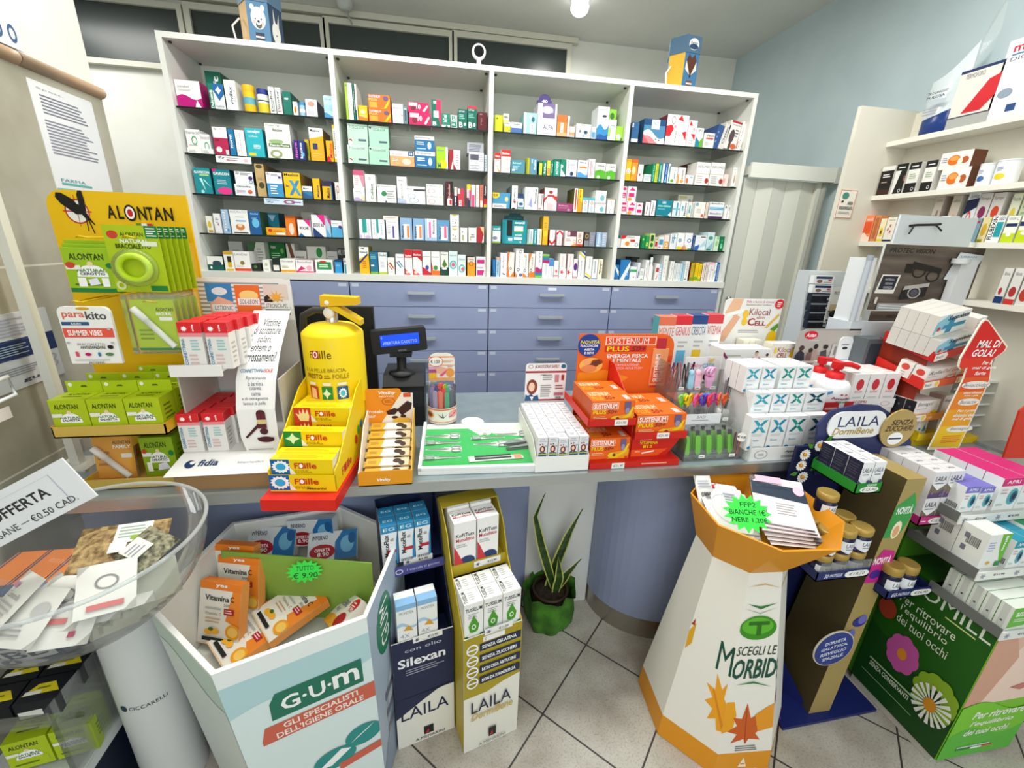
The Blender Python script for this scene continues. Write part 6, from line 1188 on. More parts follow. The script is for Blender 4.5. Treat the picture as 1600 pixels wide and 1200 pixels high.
pbox('organiser_card', 'blank white price card clipped in front of the organiser scissors', 'card', (1064, 655, 1124, 672), 1.262, .002, 'eceef2', 't 889 .38 .6 .6 .85 BAD;l aab .25 .3 .75 .5 1', z0=ZC+.1035, h=.038)
for k, (x, z, y) in enumerate([(.32, ZC+.012, 1.1835), (.88, ZC+.012, 1.1835), (.28, ZC+.2, 1.3585), (.6, ZC+.2, 1.3585), (.9, ZC+.2, 1.3585), (.94, ZC+.112, 1.2685)]):
    q = MB().box(-.011, .011, -.001, 0, 0, .011, 'f4f4f0').pr((-.011, -.001, 0), (.022, 0, 0), (0, 0, .011), 'l 333 .15 .3 .85 .7 1')
    q.xf(Matrix.Translation((ox0+(ox1-ox0)*x, y, z))); at(Og, q, 'price_sticker')
p = PZ(1158, 722, ZC)
o = thing('stick_cup', 'clear cup with paper price label beside lime nail clippers', 'cup', (p.x+.006, 1.205, ZC+.0005))
MB().lathe([(.022, 0), (.03, .115)], ACR, 24, cap=False).lathe([(.022, 0), (.022, .002)], ACR, 24).build('cup_body', o)
q = MB().pr((-.5, 0, 0), (1, 0, 0), (0, 0, 1), 'e f6f6f4 .5 .5 .62 .5;tb 222 0 .36 .34 .64 €;tb 222 .42 .36 .62 .64 0,;tb 222 .66 .36 .98 .64 50'); q.strips(); q.v = [((.0285-v[1])*math.sin(v[0]*.95-.4), -(.0285-v[1])*math.cos(v[0]*.95-.4), .07+.034*v[2]) for v in q.v]; q.build('paper_label', o)
for k in range(7):
    t = thing('cuticle_stick', '%s thin stick in the clear cup, %s one' % (['red', 'brown', 'red', 'dark', 'brown', 'red', 'grey'][k], ORD[k]), 'stick', (p.x+.006+.011*math.cos(k*.9), 1.205+.011*math.sin(k*.9), ZC+.004), 0, 'sticks in the clear cup')
    MB().tube([(0, 0, 0), (.003*math.cos(k*.9), .003*math.sin(k*.9), .085)], .0022, ['c0453a', '8a4a3a', 'c0453a', '4a3030', '8a4a3a', 'c0453a', '777'][k], 6).build('stick', t)
p = PY(1158, 655, 1.3)
o = thing('tweezer_cup', 'white cup of long black sticks tied with yellow band beside organiser', 'cup', (ox1+.024, 1.33, ZC))
MB().lathe([(.018, 0), (.018, .1), (.028, .105), (.03, .13), (.024, .135)], 'e6e6e2', 20).build('stand', o)
for k in range(9): MB().tube([(.008*math.cos(k*.7), .008*math.sin(k*.7), .13), (.014*math.cos(k*.7), .014*math.sin(k*.7), .23+.012*(k % 3))], .0022, ['2a2a2e', '6a6e70', '3a2a2a'][k % 3], 6).build('stick', o)
MB().tube([(.014*math.cos(k*PI/6), .014*math.sin(k*PI/6), .175) for k in range(12)], .002, 'e8c81c', 6, closed=True).build('band', o)

# ---- white toothpaste cartons with a teal cross on a stepped base
Bx = thing('toothpaste_display', 'stepped white display of toothpaste cartons marked with a teal cross', 'display', (1.2, 1.3, ZC))
tb = [rect((1171, 651, 1293, 701), 1.167), rect((1175, 613, 1289, 650), 1.206), rect((1163, 573, 1270, 612), 1.246)]
bx0, bx1 = PY(1172, 705, 1.165).x, PY(1285, 700, 1.165).x
zb = [tb[0][1], tb[1][1], tb[2][1]]
at(Bx, MB().box(bx0, bx1+.01, 1.16, 1.163, ZC+.0005, zb[0]+.012, 'f0f1f1').pr((bx0, 1.16, ZC), (bx1-bx0, 0, 0), (0, 0, zb[0]-ZC+.012), 'o 999 .14 .5 .09 .32 .12;l aaa .1 .4 .18 .6 2;tbi 333 .46 .55 .82 .75 Apply & Smile;l 777 .42 .2 .9 .4 2;t 99a .58 .8 .8 .9 X'), 'front_lip')
at(Bx, MB().box(bx0, bx1+.01, 1.163, 1.205, ZC+.0005, zb[0]-.0005, 'eceeee').box(bx0, bx1+.01, 1.2055, 1.245, ZC+.0005, zb[1]-.0005, 'eceeee').box(bx0, bx1+.01, 1.2455, 1.37, ZC+.0005, zb[2]-.0005, 'eceeee'), 'stepped_base')
at(Bx, MB().extr([(bx0-.003, 1.16, ZC), (bx0-.003, 1.37, ZC), (bx0-.003, 1.37, zb[2]+.05), (bx0-.003, 1.25, zb[2]+.03), (bx0-.003, 1.16, zb[0]+.03)], (.003, 0, 0), 'd8dcdc'), 'side_wing')
def xf_(c1, c2): return 'l ccc .3 .92 .7 .96 1;p %s .1 .53 .3 .53 .92 .91 .72 .91;p %s .72 .53 .92 .53 .3 .91 .1 .91;p bfe8ea .42 .72 .5 .67 .58 .72 .5 .77;l ccc .15 .42 .85 .5 2;tb 9bc .2 .27 .6 .34 Bioxtra;e 1a7fb0 .16 .08 .12 .05;l bcc .34 .03 .9 .14 2' % (c1, c2)
CC = [('2a9fb8', '3aa8c0'), ('1f88b0', '2a98b8'), ('14807a', '1f9a8a'), ('0e4a55', '124f60')]
for i, (n_, cols_) in enumerate([('bottom', [(1171, 1200), (1201, 1228), (1229, 1258), (1259, 1292)]), ('middle', [(1175, 1205), (1206, 1231), (1232, 1256), (1257, 1290)]), ('top', [(1164, 1189), (1190, 1214), (1219, 1242), (1243, 1269)])]):
    Y0 = [1.167, 1.206, 1.246][i]; nr = [1, 1, 3][i]; dd = .038
    for c, (xa, xb) in enumerate(cols_):
        ym = [676, 630, 590][i]; x0, x1 = PY(xa, ym, Y0).x, PY(xb, ym, Y0).x; hh = tb[i][3]
        for k in range(nr):
            carton('toothpaste_carton', 'white toothpaste carton, %s tier, %s column from organiser, %s' % (n_, ORD[c], ['front', 'behind the front', 'back'][k]), 'box', ((x0+x1)/2, Y0+.001+dd*(k+.5), zb[i]), (x1-x0-.003, dd-.003, hh), 'eff1f2', xf_(*(CC[c] if i < 2 else CC[min(c, 2)])) if k == 0 else '', '', '', '', group='toothpaste cartons on the steps')

# ---- things at the back of the counter, behind the toothpaste
PW = [((1027, 495, 1053, 556), 'f07a5a', 'MENTE', '58b8d8', 'first'), ((1053, 494, 1078, 556), 'e8303a', 'GENIUS', '6ab8e0', 'second'), ((1078, 493, 1102, 556), '2a4a8a', 'CRESCITA', 'f2c81c', 'third'), ((1102, 492, 1126, 556), 'e0404a', 'VITEMIA', 'f4f4f4', 'fourth')]
for r, c, t, c2, n_ in PW:
    pbox('vitamin_box', 'tall white children vitamin box with %s top, %s from orange display' % ({'f07a5a': 'orange', 'e8303a': 'red', '2a4a8a': 'navy', 'e0404a': 'crimson'}[c], n_), 'box', r, 1.56, .05, 'f1f1ee', 'r %s 0 .92 1 1;t %s .06 .82 .96 .9 %s;l bbb .3 .7 .9 .78 2;r %s .3 .52 .85 .68;e d8a05a .5 .28 .2 .07;e 5a4a3a .5 .36 .16 .05;r 8a7ab0 .38 .1 .62 .26;r 1a2a4a .1 .01 .9 .08;e e8c83a .3 .2 .1 .05' % (c, c, t, c2), z0=ZC+.001, cols=dict(left='58a8b0' if n_ == 'first' else 'e8e8e4', top=c), group='children vitamin boxes')
Kb = thing('slimming_display', 'white slimming supplement display card with pineapple picture', 'display', (1.3, 1.6, ZC))
r = rect((1128, 467, 1217, 540), 1.62); m = board(r[0]-r[2]/2, r[0]+r[2]/2, ZC, r[1]+r[3], .02, 1.62, .004, 'f2f0ec', 'e f2d0b4 -.0 .95 .001 .001', tl=1, tr=0)
m.pr((r[0]-r[2]/2, 1.62, r[1]), (r[2], 0, 0), (0, 0, r[3]), 'p f0c09a .02 .7 .12 1 .3 1 .24 .62;p e8b08e .0 .1 .1 .1 .3 .62 .2 .68 .02 .3;p fbfaf8 .06 .62 .34 .72 .34 .8 .06 .7;t b58 .36 .92 .84 .97 Pelle a buccia di arancia?;t 987 .36 .86 .8 .9 Ritenzione idrica? Gonfiore?;e f2c83a .38 .68 .05 .09;e f2c83a .38 .52 .05 .08;t a04a50 .44 .66 .8 .8 Kilocal;t a04a50 .58 .58 .72 .65 slim;tb 9a2030 .44 .44 .56 .6 C;tb 9a2030 .57 .44 .76 .54 ELL;p e8b84a .76 .4 .96 .7 .98 .66 .8 .38;e f2c21c .92 .16 .09 .18;p 5a9a2a .86 .36 .98 .5 1 .42 .94 .32;l 999 .3 .28 .74 .36 2;e d8242e .93 .9 .08 .1;l fff .89 .84 .97 .95 3')
at(Kb, m, 'header_card')
pbox('slimming_box', 'white and yellow slimming box with pineapple, front one of the stack', 'box', (1204, 537, 1243, 572), 1.5, .05, 'f0ece2', 'w f0c81c .2 .3 .05;t a04a50 .25 .62 .8 .84 Kilocal;tb 9a2030 .25 .36 .66 .58 CELL;e f2c21c .86 .45 .12 .3;p 5a9a2a .8 .75 .95 1 .98 .8;e f2d43a .15 .7 .05 .14', z0=None, cols=dict(left='e9e4d2', top='ece8dc'), group='slimming boxes')
B_ = rect((1204, 537, 1243, 572), 1.5)
for k in range(3): carton('slimming_box', 'pale slimming box standing behind the yellow one, %s of three' % ORD[k], 'box', (B_[0]-.028*(k+1)-.045, 1.588, B_[1]), (.026, .045, B_[3]), 'e9e4d2', '', 'l cb9 .2 .3 .8 .7 1', group='slimming boxes')
at(Kb, MB().box(r[0]-.1, B_[0]+.06, 1.46, 1.61, ZC+.0005, B_[1]-.0005, 'eceae6'), 'stepped_base')
pbox('wellness_box', 'long white box with woman in black raising her arms', 'box', (1129, 546, 1202, 575), 1.47, .09, 'eff0ee', 'p 8a2a5a 0 .9 .14 .5 .3 .2 .4 .02 .34 .02 .1 .4 0 .7;l bba .08 .62 .4 .75 1;e 2a2420 .7 .82 .035 .1;e e8b890 .7 .76 .03 .1;p e8e0dc .62 .1 .78 .1 .75 .65 .66 .65;p e8b890 .56 .42 .6 .36 .66 .6 .64 .66;p e8b890 .84 .42 .8 .36 .74 .6 .76 .66;e 5a2a3a .93 .72 .03 .08;l aaa .1 .1 .5 .2 1', '', '', '', rz=0, cols=dict(left='e4e2e0'), z0=B_[1])
Bz = rect((1129, 546, 1202, 575), 1.47)
Au = thing('insect_repellent_card', 'grey photo display card for an electric repellent, behind the pump bottles', 'display', (1.62, 1.46, ZC))
r = rect((1243, 514, 1338, 572), 1.47); m = board(r[0]-r[2]/2, r[0]+r[2]/2, ZC, r[1]+r[3], .04, 1.47, .004, 'a8a5a0', tr=0)
m.pr((r[0]-r[2]/2, 1.47, r[1]), (r[2], 0, 0), (0, 0, r[3]), 'r bab6b0 0 .4 1 .96;r 8f8b86 0 0 1 .3;e d81f3a .2 .84 .11 .11;tbi fff .12 .79 .28 .89 Autan;l ddd .18 .68 .4 .72 1;p 2a3040 .02 0 .02 .3 .08 .46 .16 .36 .2 .0;e 4a3830 .1 .5 .04 .07;p 7a5a5a .2 .05 .2 .36 .26 .4 .3 .1;e 2a2020 .25 .44 .035 .06;p b09a92 .28 .05 .28 .44 .36 .46 .38 .05;e 2a2020 .32 .54 .035 .07;p 3a3f48 .44 .05 .42 .4 .5 .46 .54 .2 .56 .05;e 2a2420 .48 .53 .04 .06;r d9d4cc .14 .1 .44 .16;r c9c6c2 .58 .25 .66 .6;r 8a8680 .62 .3 .66 .55')
q = MB().extr(rrect(r[0]+r[2]*.18, r[0]+r[2]*.4, r[1]+.004, r[1]+r[3]*.8, .02, 1.465, bl=0, br=0), (0, .0045, 0), 'eceef0'); q.pr((r[0]+r[2]*.18, 1.465, r[1]+.004), (r[2]*.22, 0, 0), (0, 0, r[3]*.76), 'e 333 .5 .62 .2 .05;r b8c4e0 .05 0 .95 .22;l 99a .2 .7 .8 .8 1')
at(Au, m, 'header_card'); at(Au, q, 'device_picture')
def pump(lab, r, Y, z0):
    x, z, w, h = rect(r, Y); R_ = w/2; o = thing('sanitiser_bottle', lab, 'bottle', (x, Y, z0), 0, 'hand sanitiser pump bottles'); h = h+z-z0; H1 = h*.68
    MB().lathe([(R_*.9, 0), (R_, .006), (R_, H1*.78), (R_*.8, H1*.93), (R_*.42, H1)], 'eceef0', 24).build('bottle_body', o)
    q = MB().pr((-.5, 0, 0), (1, 0, 0), (0, 0, 1), 'w c8202a .3 .12 .08;r fff .0 .5 .01 .51;tb 8a3a50 .2 .56 .8 .66 Amuchina;tb 5a8a4a .3 .44 .62 .52 Gel;r e0303a .38 .74 .44 .8;r e0303a .5 .74 .56 .8;p 5a9ad0 0 .75 .2 .9 .2 .8 0 .6'); q.strips(); q.v = [((R_+.0008-v[1])*math.sin(v[0]*2.4), -(R_+.0008-v[1])*math.cos(v[0]*2.4), .01+(H1*.72)*v[2]) for v in q.v]; q.build('label', o)
    MB().lathe([(R_*.5, H1), (R_*.5, H1+h*.1), (R_*.3, H1+h*.12), (R_*.16, H1+h*.13), (R_*.16, h*.88)], 'd81a20', 20).build('collar', o)
    MB().lathe([(R_*.3, h*.86), (R_*.34, h*.9), (R_*.34, h)], 'd81a20', 20).tube([(0, 0, h*.95), (R_*.8, -.01, h*.95), (R_*1.25, -.016, h*.9)], R_*.16, 'd81a20', 10).build('pump_head', o)
    return z0
zp = rect((1281, 565, 1323, 642), 1.30)[1]; zl2 = PY(1310, 628, 1.255).z
rz_ = MB().box(rect((1283, 565, 1336, 627), 1.27)[0]-.075, rect((1283, 565, 1336, 627), 1.27)[0]+.075, 1.255, 1.46, ZC+.0005, zp-.0005, 'c81c20'); rx = rect((1283, 565, 1336, 627), 1.27)[0]
rz_.box(rx-.075, rx+.075, 1.252, 1.2549, ZC+.0005, zl2, 'c81c20'); rz_.pr((rx-.075, 1.252, ZC), (.15, 0, 0), (0, 0, zl2-ZC), 'l f4b8b0 .2 .7 .8 .92 2;r f6f0ee .1 .56 .3 .66')
tag(rz_.build('red_stand', None), 'red cardboard stand under the sanitiser pump bottles', 'stand')
pump('white sanitiser bottle with red pump in front of the photo card', (1281, 565, 1323, 627), 1.31, zp+.0005)
pump('white sanitiser bottle with red pump, partly behind toothpaste cartons', (1262, 558, 1296, 614), 1.40, zp+.0005)
Nv = thing('soap_tray', 'white tray of small cartons with red round marks, curved paper front', 'display', (1.72, 1.36, ZC))
r = rect((1326, 600, 1401, 633), 1.27); zs = rect((1333, 600, 1400, 626), 1.28)[1]
at(Nv, MB().box(r[0]-r[2]/2, r[0]+r[2]/2, 1.272, 1.48, ZC+.0005, zs-.001, 'e6e4e2'), 'base')
m = board(r[0]-r[2]/2, r[0]+r[2]/2, r[1]-.01, zs+.012, .02, 1.268, .002, 'f1efee', tl=1, tr=0); m.pr((r[0]-r[2]/2, 1.268, r[1]-.01), (r[2], 0, 0), (0, 0, zs+.022-r[1]), 'tb b03038 .12 .55 .4 .85 SCOPRI;tb b03038 .1 .15 .55 .45 LA NOVITÀ;o c9a .8 .45 .1 .25 .15'); at(Nv, m, 'paper_front')
hs = PY(1365, 584, 1.28).z-zs; w3 = r[2]/3.15
for k in range(4):
    for c in range(3): carton('soap_carton', 'white carton with red round mark, %s row, %s from the pump bottles' % (ORD[k], ORD[c]), 'box', (r[0]+(c-1)*w3+.006, 1.276+.025+k*.05, zs), (w3-.003, .049, hs), 'efedeb', 'e d0303c .5 .62 .24 .2;t c88 .25 .32 .75 .42 autan;l ccc .2 .1 .8 .22 1' if k == 0 else '', 'l daa .25 .4 .75 .6 1', group='white cartons with red marks', cols=dict(left='c9c6c2'))

# ---- throat-lozenge display: red to yellow shelves and a tall arrow
Bn = thing('lozenge_display', 'red and yellow stepped display of throat lozenges with tall arrow sign', 'display', (1.85, 1.3, ZC))
YBn = 1.2
def plate(a, b, c, XB=None):
    B_ = PY(b[0], b[1], YBn); A_ = PX(a[0], a[1], B_.x+.01); C_ = PY(c[0], c[1], YBn+.04); return A_, B_, C_
PL = [plate((1393, 531), (1458, 561), (1510, 545)), plate((1384, 574), (1441, 604), (1503, 592)), plate((1386, 640), (1424, 655), (1483, 648)), plate((1405, 674), (1434, 684), (1462, 681))]
PCOL = [('c41a22', 'd8281e'), ('d82a22', 'ee5a22'), ('e08a1a', 'f0981a'), ('e6c41a', 'f0cf1a')]
frames = []
for k, (A_, B_, C_) in enumerate(PL):
    u = (C_-B_); u = u*(.30/u.length); v = A_-B_; v = v*(.2/v.length); D_ = A_
    q = [B_, B_+u, B_+u+v, B_+v]; dn = V3((0, 0, -.006))
    at(Bn, MB().extr(q, dn, PCOL[k][0]), 'shelf')
    up = V3((0, 0, .016)); lp = V3((0, 0, -.012))
    m = MB().extr([B_+lp, B_+u+lp, B_+u+up, B_+up], V3((.001, -.003, 0)), PCOL[k][1])
    m.pr(B_+lp+V3((.001, -.0032, 0)), u, up-lp, ['p f4f0ea 0 .05 .22 .05 .26 .5 .22 .95 0 .95;ti 556 .02 .35 .17 .75 Benactiv;p f4f0ea .56 .1 1 .1 1 .9 .56 .9;ti 556 .6 .35 .8 .75 Benactiv', 'p f4f0ea 0 .05 .28 .05 .3 .5 .28 .95 0 .95;ti 556 .02 .35 .15 .75 Benactiv;e f2d83a .24 .5 .035 .35;p f4f0ea .62 .1 1 .1 1 .9 .62 .9;e f09a2a .66 .5 .03 .35;ti 556 .74 .35 .95 .75 Benactiv', 'p f4f0ea 0 .05 .24 .05 .27 .5 .24 .95 0 .95;ti 556 .02 .35 .12 .75 Benagol;e f2d83a .2 .5 .03 .35;ti fff .3 .3 .38 .7 mele;p f4f0ea .62 .1 1 .1 1 .9 .62 .9;e e8702a .66 .5 .03 .35', 'r f0e8c0 .6 .1 1 .9;ti 556 .72 .35 .95 .75 Benagol'][k])
    at(Bn, m, 'shelf_front')
    at(Bn, MB().extr([B_+lp, B_+v+lp, B_+v+up*1.6, B_+up*1.6], V3((-.003, 0, 0)), PCOL[k][0]), 'shelf_side')
    frames.append((B_, u, v))
B_ = PL[3][1]; A_ = PL[0][0]
at(Bn, MB().extr([(PL[3][0].x+.03, 1.42, ZC), (PL[3][0].x+.33, 1.47, ZC), (PL[0][0].x+.33, 1.47, PL[0][0].z+.02), (PL[0][0].x+.03, 1.42, PL[0][0].z+.02)], (0, .006, 0), 'a8551e'), 'back_panel')
at(Bn, MB().extr([(PL[0][1].x+.012, 1.225, ZC), (PL[0][1].x+.018, 1.42, ZC), (PL[0][1].x+.018, 1.42, PL[0][0].z), (PL[0][1].x+.012, 1.225, PL[0][1].z)], (.004, 0, 0), '8a2a16'), 'side_panel')  # dark red has the shadow between the shelves painted in
at(Bn, MB().box(PL[3][1].x, PL[3][1].x+.31, 1.21, 1.46, ZC+.0005, PL[3][1].z-.013, 'd8b818'), 'base')
def on(k, name, lab, s, t, dim, base, front, left='', group=None, lift=0, top=''):
    """a box on shelf k: s along the front, t back from it (metres, box centre)"""
    B_, u, v = frames[k]; x = u.normalized(); y = v-x*v.dot(x); y.normalize(); z = x.cross(y); R = Matrix((x, y, z)).transposed()
    p = B_+x*s+y*t+z*(.0015+lift); return carton(name, lab, 'box', p, dim, base, front, top, left, '', 0, group, R.to_euler())
SEP = 'r eef4f6 0 0 1 1;p 8fcbe0 0 .1 .4 .0 .5 .6 .3 1 0 .7;r 2a8fb8 .38 .05 .56 .75;r 2a8fb8 .25 .3 .95 .48;tbi 123 .3 .62 .96 .92 Septolete;r f4f0e4 .05 .04 .36 .26;r eaf4f4 .55 .05 .97 .28;e d8423a .12 .35 .05 .1'
for k in range(5): on(0, 'lozenge_box', 'white lozenge box with grey end, %s from the front on the red top shelf' % ORD[k], .1, .02+k*.031, (.196, .03, .066), 'd4d0ca', SEP if k == 0 else '', group='lozenge boxes on the red top shelf')
for k in range(4): on(0, 'lozenge_box', 'white and blue lozenge box, %s from the front, stacked above the red shelf' % ORD[k], .095, .05+k*.031, (.186, .03, .078), 'dad6d0', SEP if k == 0 else '', group='lozenge boxes stacked above the red shelf', lift=.067)
ROF = 'ti 445 .05 .6 .45 .85 Rofix;ti d0483a .45 .62 .97 .87 Dol Gola;l caa .06 .42 .4 .52 1;p f29a7a .62 .1 .95 .16 .92 .5 .62 .36;r fff .68 .22 .86 .34'
for k in range(2): on(1, 'lozenge_box', 'white box with red name, %s on the second shelf of the lozenge display' % ['front one', 'rear one'][k], .105, .03+k*.05, (.19, .046, .062), 'ece8e2', ROF if k == 0 else '', 'e d8483a .5 .65 .3 .2;l caa .3 .1 .7 .4 2', group='boxes on the second lozenge shelf')
BNG = 'ti 667 .08 .62 .7 .9 Benagol;l 99a .08 .46 .5 .54 1;p f2b82a .64 .05 .98 .05 .96 .3 .84 .42 .72 .3;e f2d83a .86 .3 .07 .1;e d9e0da .92 .6 .06 .16'
for k in range(3): on(2, 'lozenge_box', 'white box with black end, %s from the front on the orange shelf' % ORD[k], .082, .022+k*.036, (.145, .034, .066), 'f0eeea', BNG if k == 0 else '', 'r 14161c 0 0 1 1;e 556 .5 .6 .1 .06', group='black-ended boxes on the orange shelf')
on(3, 'lozenge_box', 'white box with teal drop on the yellow bottom shelf behind gold disc', .055, .045, (.075, .06, .088), 'eef0ef', 'ti 667 .3 .7 .95 .88 Benagol;p 2a8a9a .5 .2 .9 .2 .72 .55;e 2a6a9a .2 .3 .1 .06')
on(1, 'lozenge_box', 'white and orange box beyond the arrow on the second lozenge shelf', .262, .05, (.07, .05, .06), 'e8e0cc', 'r e8902a .5 .1 .95 .5;tb a33 .55 .55 .9 .8 C')
on(2, 'lozenge_box', 'white box with orange fruit beyond the arrow on the orange shelf', .26, .05, (.075, .05, .07), 'e6e2dc', 'ti 667 .1 .55 .7 .8 Benagol;e e8702a .75 .2 .15 .14')
on(3, 'lozenge_box', 'grey white box with olive foot beyond the arrow on the bottom shelf', .25, .05, (.08, .05, .075), 'ccc8be', 'ti 556 .1 .55 .8 .8 Benagol;r a9b01e 0 0 1 .22')
on(0, 'lozenge_box', 'white box with red mark beyond the arrow on the top shelf', .27, .05, (.06, .05, .1), 'efe8e2', 'e d8483a .7 .4 .2 .12;l caa .1 .6 .8 .85 3')
ya = 1.163
def ap(x, y): p = PY(x, y, ya); return (p.x, ya, p.z)
apts = [ap(1450, 703), ap(1497, 703), ap(1547, 594), ap(1551, 562), ap(1571, 548), ap(1575, 541), ap(1545, 500), ap(1540, 498), ap(1534, 503), ap(1500, 560), ap(1497, 573), ap(1500, 577), ap(1511, 574), ap(1505, 593)]
cx_ = sum(p[0] for p in apts)/14; cz_ = sum(p[2] for p in apts)/14
m = MB().extr(apts, (0, .004, 0), 'f6ecd8')
def sc(p, f): return (cx_+(p[0]-cx_)*f, ya-.0006, cz_+(p[2]-cz_)*(1-(1-f)*.5))
ins = [sc(p, .93) for p in apts]
# coloured bands of the arrow, cut by height
def band(za, zb, c, lay):
    P = []; n = len(ins)
    for i in range(n):
        a, b = ins[i], ins[(i+1) % n]
        for q in (za, zb):
            if (a[2]-q)*(b[2]-q) < 0: t_ = (q-a[2])/(b[2]-a[2]); P.append((i+t_, (a[0]+(b[0]-a[0])*t_, ya-.0006, q)))
        if za <= a[2] <= zb: P.append((i, a))
    P = [p for _, p in sorted(P)]
    if len(P) > 2: m.poly([(p[0], p[1]-lay*.0002, p[2]) for p in P][::1], c)
zz = [PY(1500, y, ya).z for y in (703, 665, 640, 612, 590, 560, 498)]
for i, c in enumerate(['f2c818', 'f0a818', 'ec8a1c', 'e85a20', 'e4321e', 'dc1e1e']): band(zz[i], zz[i+1], c, 0)
def lab(x0, y0, x1, y1, dsl):
    a, b = PY(x0, y1, ya), PY(x1, y1, ya); h_ = PY((x0+x1)/2, y0, ya).z-PY((x0+x1)/2, y1, ya).z; m.pr((a.x, ya-.0012, a.z), (b.x-a.x, 0, 0), (0, 0, h_), dsl)
lab(1516, 531, 1560, 558, 'tbi fff .06 .55 .9 .98 MAL DI;tbi fff 0 .02 .8 .45 GOLA?')
lab(1513, 564, 1550, 588, 'tbi fff .35 .75 .75 .98 Per il;tbi fff 0 .42 1 .65 mal di gola;tbi fff .2 .08 .65 .32 forte')
lab(1500, 596, 1543, 608, 'e f4f0ea .5 .5 .52 .5;ti 667 .06 .25 .94 .75 Benactivdol')
lab(1502, 611, 1530, 621, 'tbi fff 0 .55 1 .9 sintomi influenzali;tbi fff .1 .1 .85 .42 tosse e gola')
lab(1494, 623, 1526, 634, 'e f4f0ea .5 .5 .55 .5;ti 667 .1 .25 .9 .75 Benactiv')
lab(1485, 640, 1520, 658, 'tbi fff .1 .7 .95 .98 Per i primi;tbi fff 0 .36 .9 .64 sintomi del;tbi fff 0 .02 .85 .3 mal di gola')
lab(1476, 666, 1516, 676, 'e f4f0ea .5 .5 .52 .5;ti 667 .14 .25 .86 .75 Benagol')
lab(1466, 680, 1502, 693, 'l e8702a .05 .05 .95 .95 4')
at(Bn, m, 'arrow_sign')
o = thing('red_sign', 'red slanted card at the end of the counter beside the grey rack', 'sign', (2.02, 1.1, ZC))
q = [PY(1568, 716, 1.1), PY(1612, 716, 1.1), PY(1612, 628, 1.1), PY(1594, 642, 1.1)]
at(o, MB().extr(q, (0, .006, 0), 'd8321c'), 'card')
at(o, MB().box(q[0].x+.01, q[1].x, 1.106, 1.2, ZC+.0005, ZC+.012, '8a8f90'), 'foot')

Sl = thing('slatted_shelf', 'pale slatted shelf with dark bottles beyond the arrow sign', 'shelf', (2.1, 1.36, ZC))
g = rect((1535, 590, 1625, 705), 1.36); gx, gw = g[0]-g[2]/2, min(g[2], 2.19-g[0]+g[2]/2)
for k in range(5): at(Sl, MB().box(gx, gx+gw, 1.34, 1.40, ZC+.004+k*.05, ZC+.012+k*.05, 'd6d9d4'), 'slat')
at(Sl, MB().box(gx, gx+gw, 1.40, 1.41, ZC+.0005, ZC+.3, '8f9690'), 'back')
for k in range(3):
    o = thing('dark_bottle', 'dark bottle on the slatted shelf, %s from the arrow sign' % ORD[k], 'bottle', (gx+.09+k*.055, 1.37, ZC+.2125), 0, 'dark bottles on the slatted shelf')
    MB().lathe([(.019, 0), (.02, .004), (.02, .08), (.012, .095)], '1a2230', 16).build('bottle_body', o); MB().lathe([(.013, .095), (.013, .12)], '556a3a', 14).build('cap', o)
at(Sl, MB().box(gx+gw-.05, gx+gw-.012, 1.30, 1.335, ZC+.0005, ZC+.34, '8b8d8b'), 'grey_post')
# ---- spectacle rack behind the lozenges
WOOD = noisy('weathered_wood', '40372f', '6e6258', 3, .5, (1, 1, 9), 5)
YR = 1.52
Rk = thing('glasses_rack', 'white spectacle rack with wooden photo board at end of counter', 'rack', (1.95, YR, ZC))
c0, c1, c2 = PY(1385, 381, YR), PY(1543, 383, YR), PY(1361, 484, YR)
W_ = c1.x-c0.x; Hb = c0.z-c2.z; x0, z0 = c0.x, c2.z
m = MB().box(x0, x0+W_, YR, YR+.01, z0, z0+Hb, 'cfd0cc', front=WOOD)
m.pr((x0, YR, z0), (W_, 0, 0), (0, 0, Hb), 'tbi 1a1614 .05 .88 .5 .95 PROTEC VISION;r 14120f .25 .58 .33 .72;o 1a1614 .4 .6 .07 .09 .25;o 1a1614 .55 .54 .07 .09 .25;p 1a1614 .3 .66 .62 .58 .62 .66 .32 .76;p f0eee8 .02 .26 .21 .26 .23 .55 .05 .55;p 1c2230 .045 .32 .2 .32 .21 .53 .06 .53;t dde .09 .46 .18 .49 MATERIALI;t dde .1 .4 .17 .43 DESIGN;t dde .09 .34 .18 .37 LEGGEREZZA;p 1a1a1c .28 .16 .53 .22 .54 .42 .29 .36;p b8b8b4 .29 .32 .54 .38 .54 .44 .3 .38;e 333 .41 .28 .065 .09;o bbb .41 .28 .065 .09 .2;e 556 .41 .28 .035 .05;r a9aeb2 .08 .0 .5 .11;p e0e4e6 .1 .07 .49 .04 .49 .06 .1 .09;p e0e4e6 .1 .03 .49 .005 .49 .025 .1 .055;r e4e2da .04 .1 .065 .2;p d5dde2 .66 .5 .9 .46 1 .88 .74 .92;t 556 .74 .72 .92 .8 WAY;t 889 .76 .84 .92 .87 URBAN')
at(Rk, m, 'photo_board')
at(Rk, MB().box(x0-.012, x0+W_*.55, YR-.03, YR, z0-.045, z0, 'cfd0cc', front=WOOD).pr((x0-.012, YR-.03, z0-.045), (W_*.55, 0, 0), (0, 0, .045), 'tbi 1a1614 .3 .35 .9 .65 PROTEC VISION'), 'wooden_ledge')
WR = 'dfe3e6'
pl = PY(1349, 450, YR-.03)
at(Rk, MB().box(pl.x-.017, pl.x+.024, YR-.03, YR+.05, 1.32, 1.585, WR), 'post')
at(Rk, MB().lathe([(.011, 0), (.011, .24)], 'b4bbc4', 12, (pl.x-.02, YR-.04, 1.335)).lathe([(.012, 0), (.012, .02)], '9aa2ac', 12, (pl.x-.02, YR-.04, 1.575)), 'grey_rail')
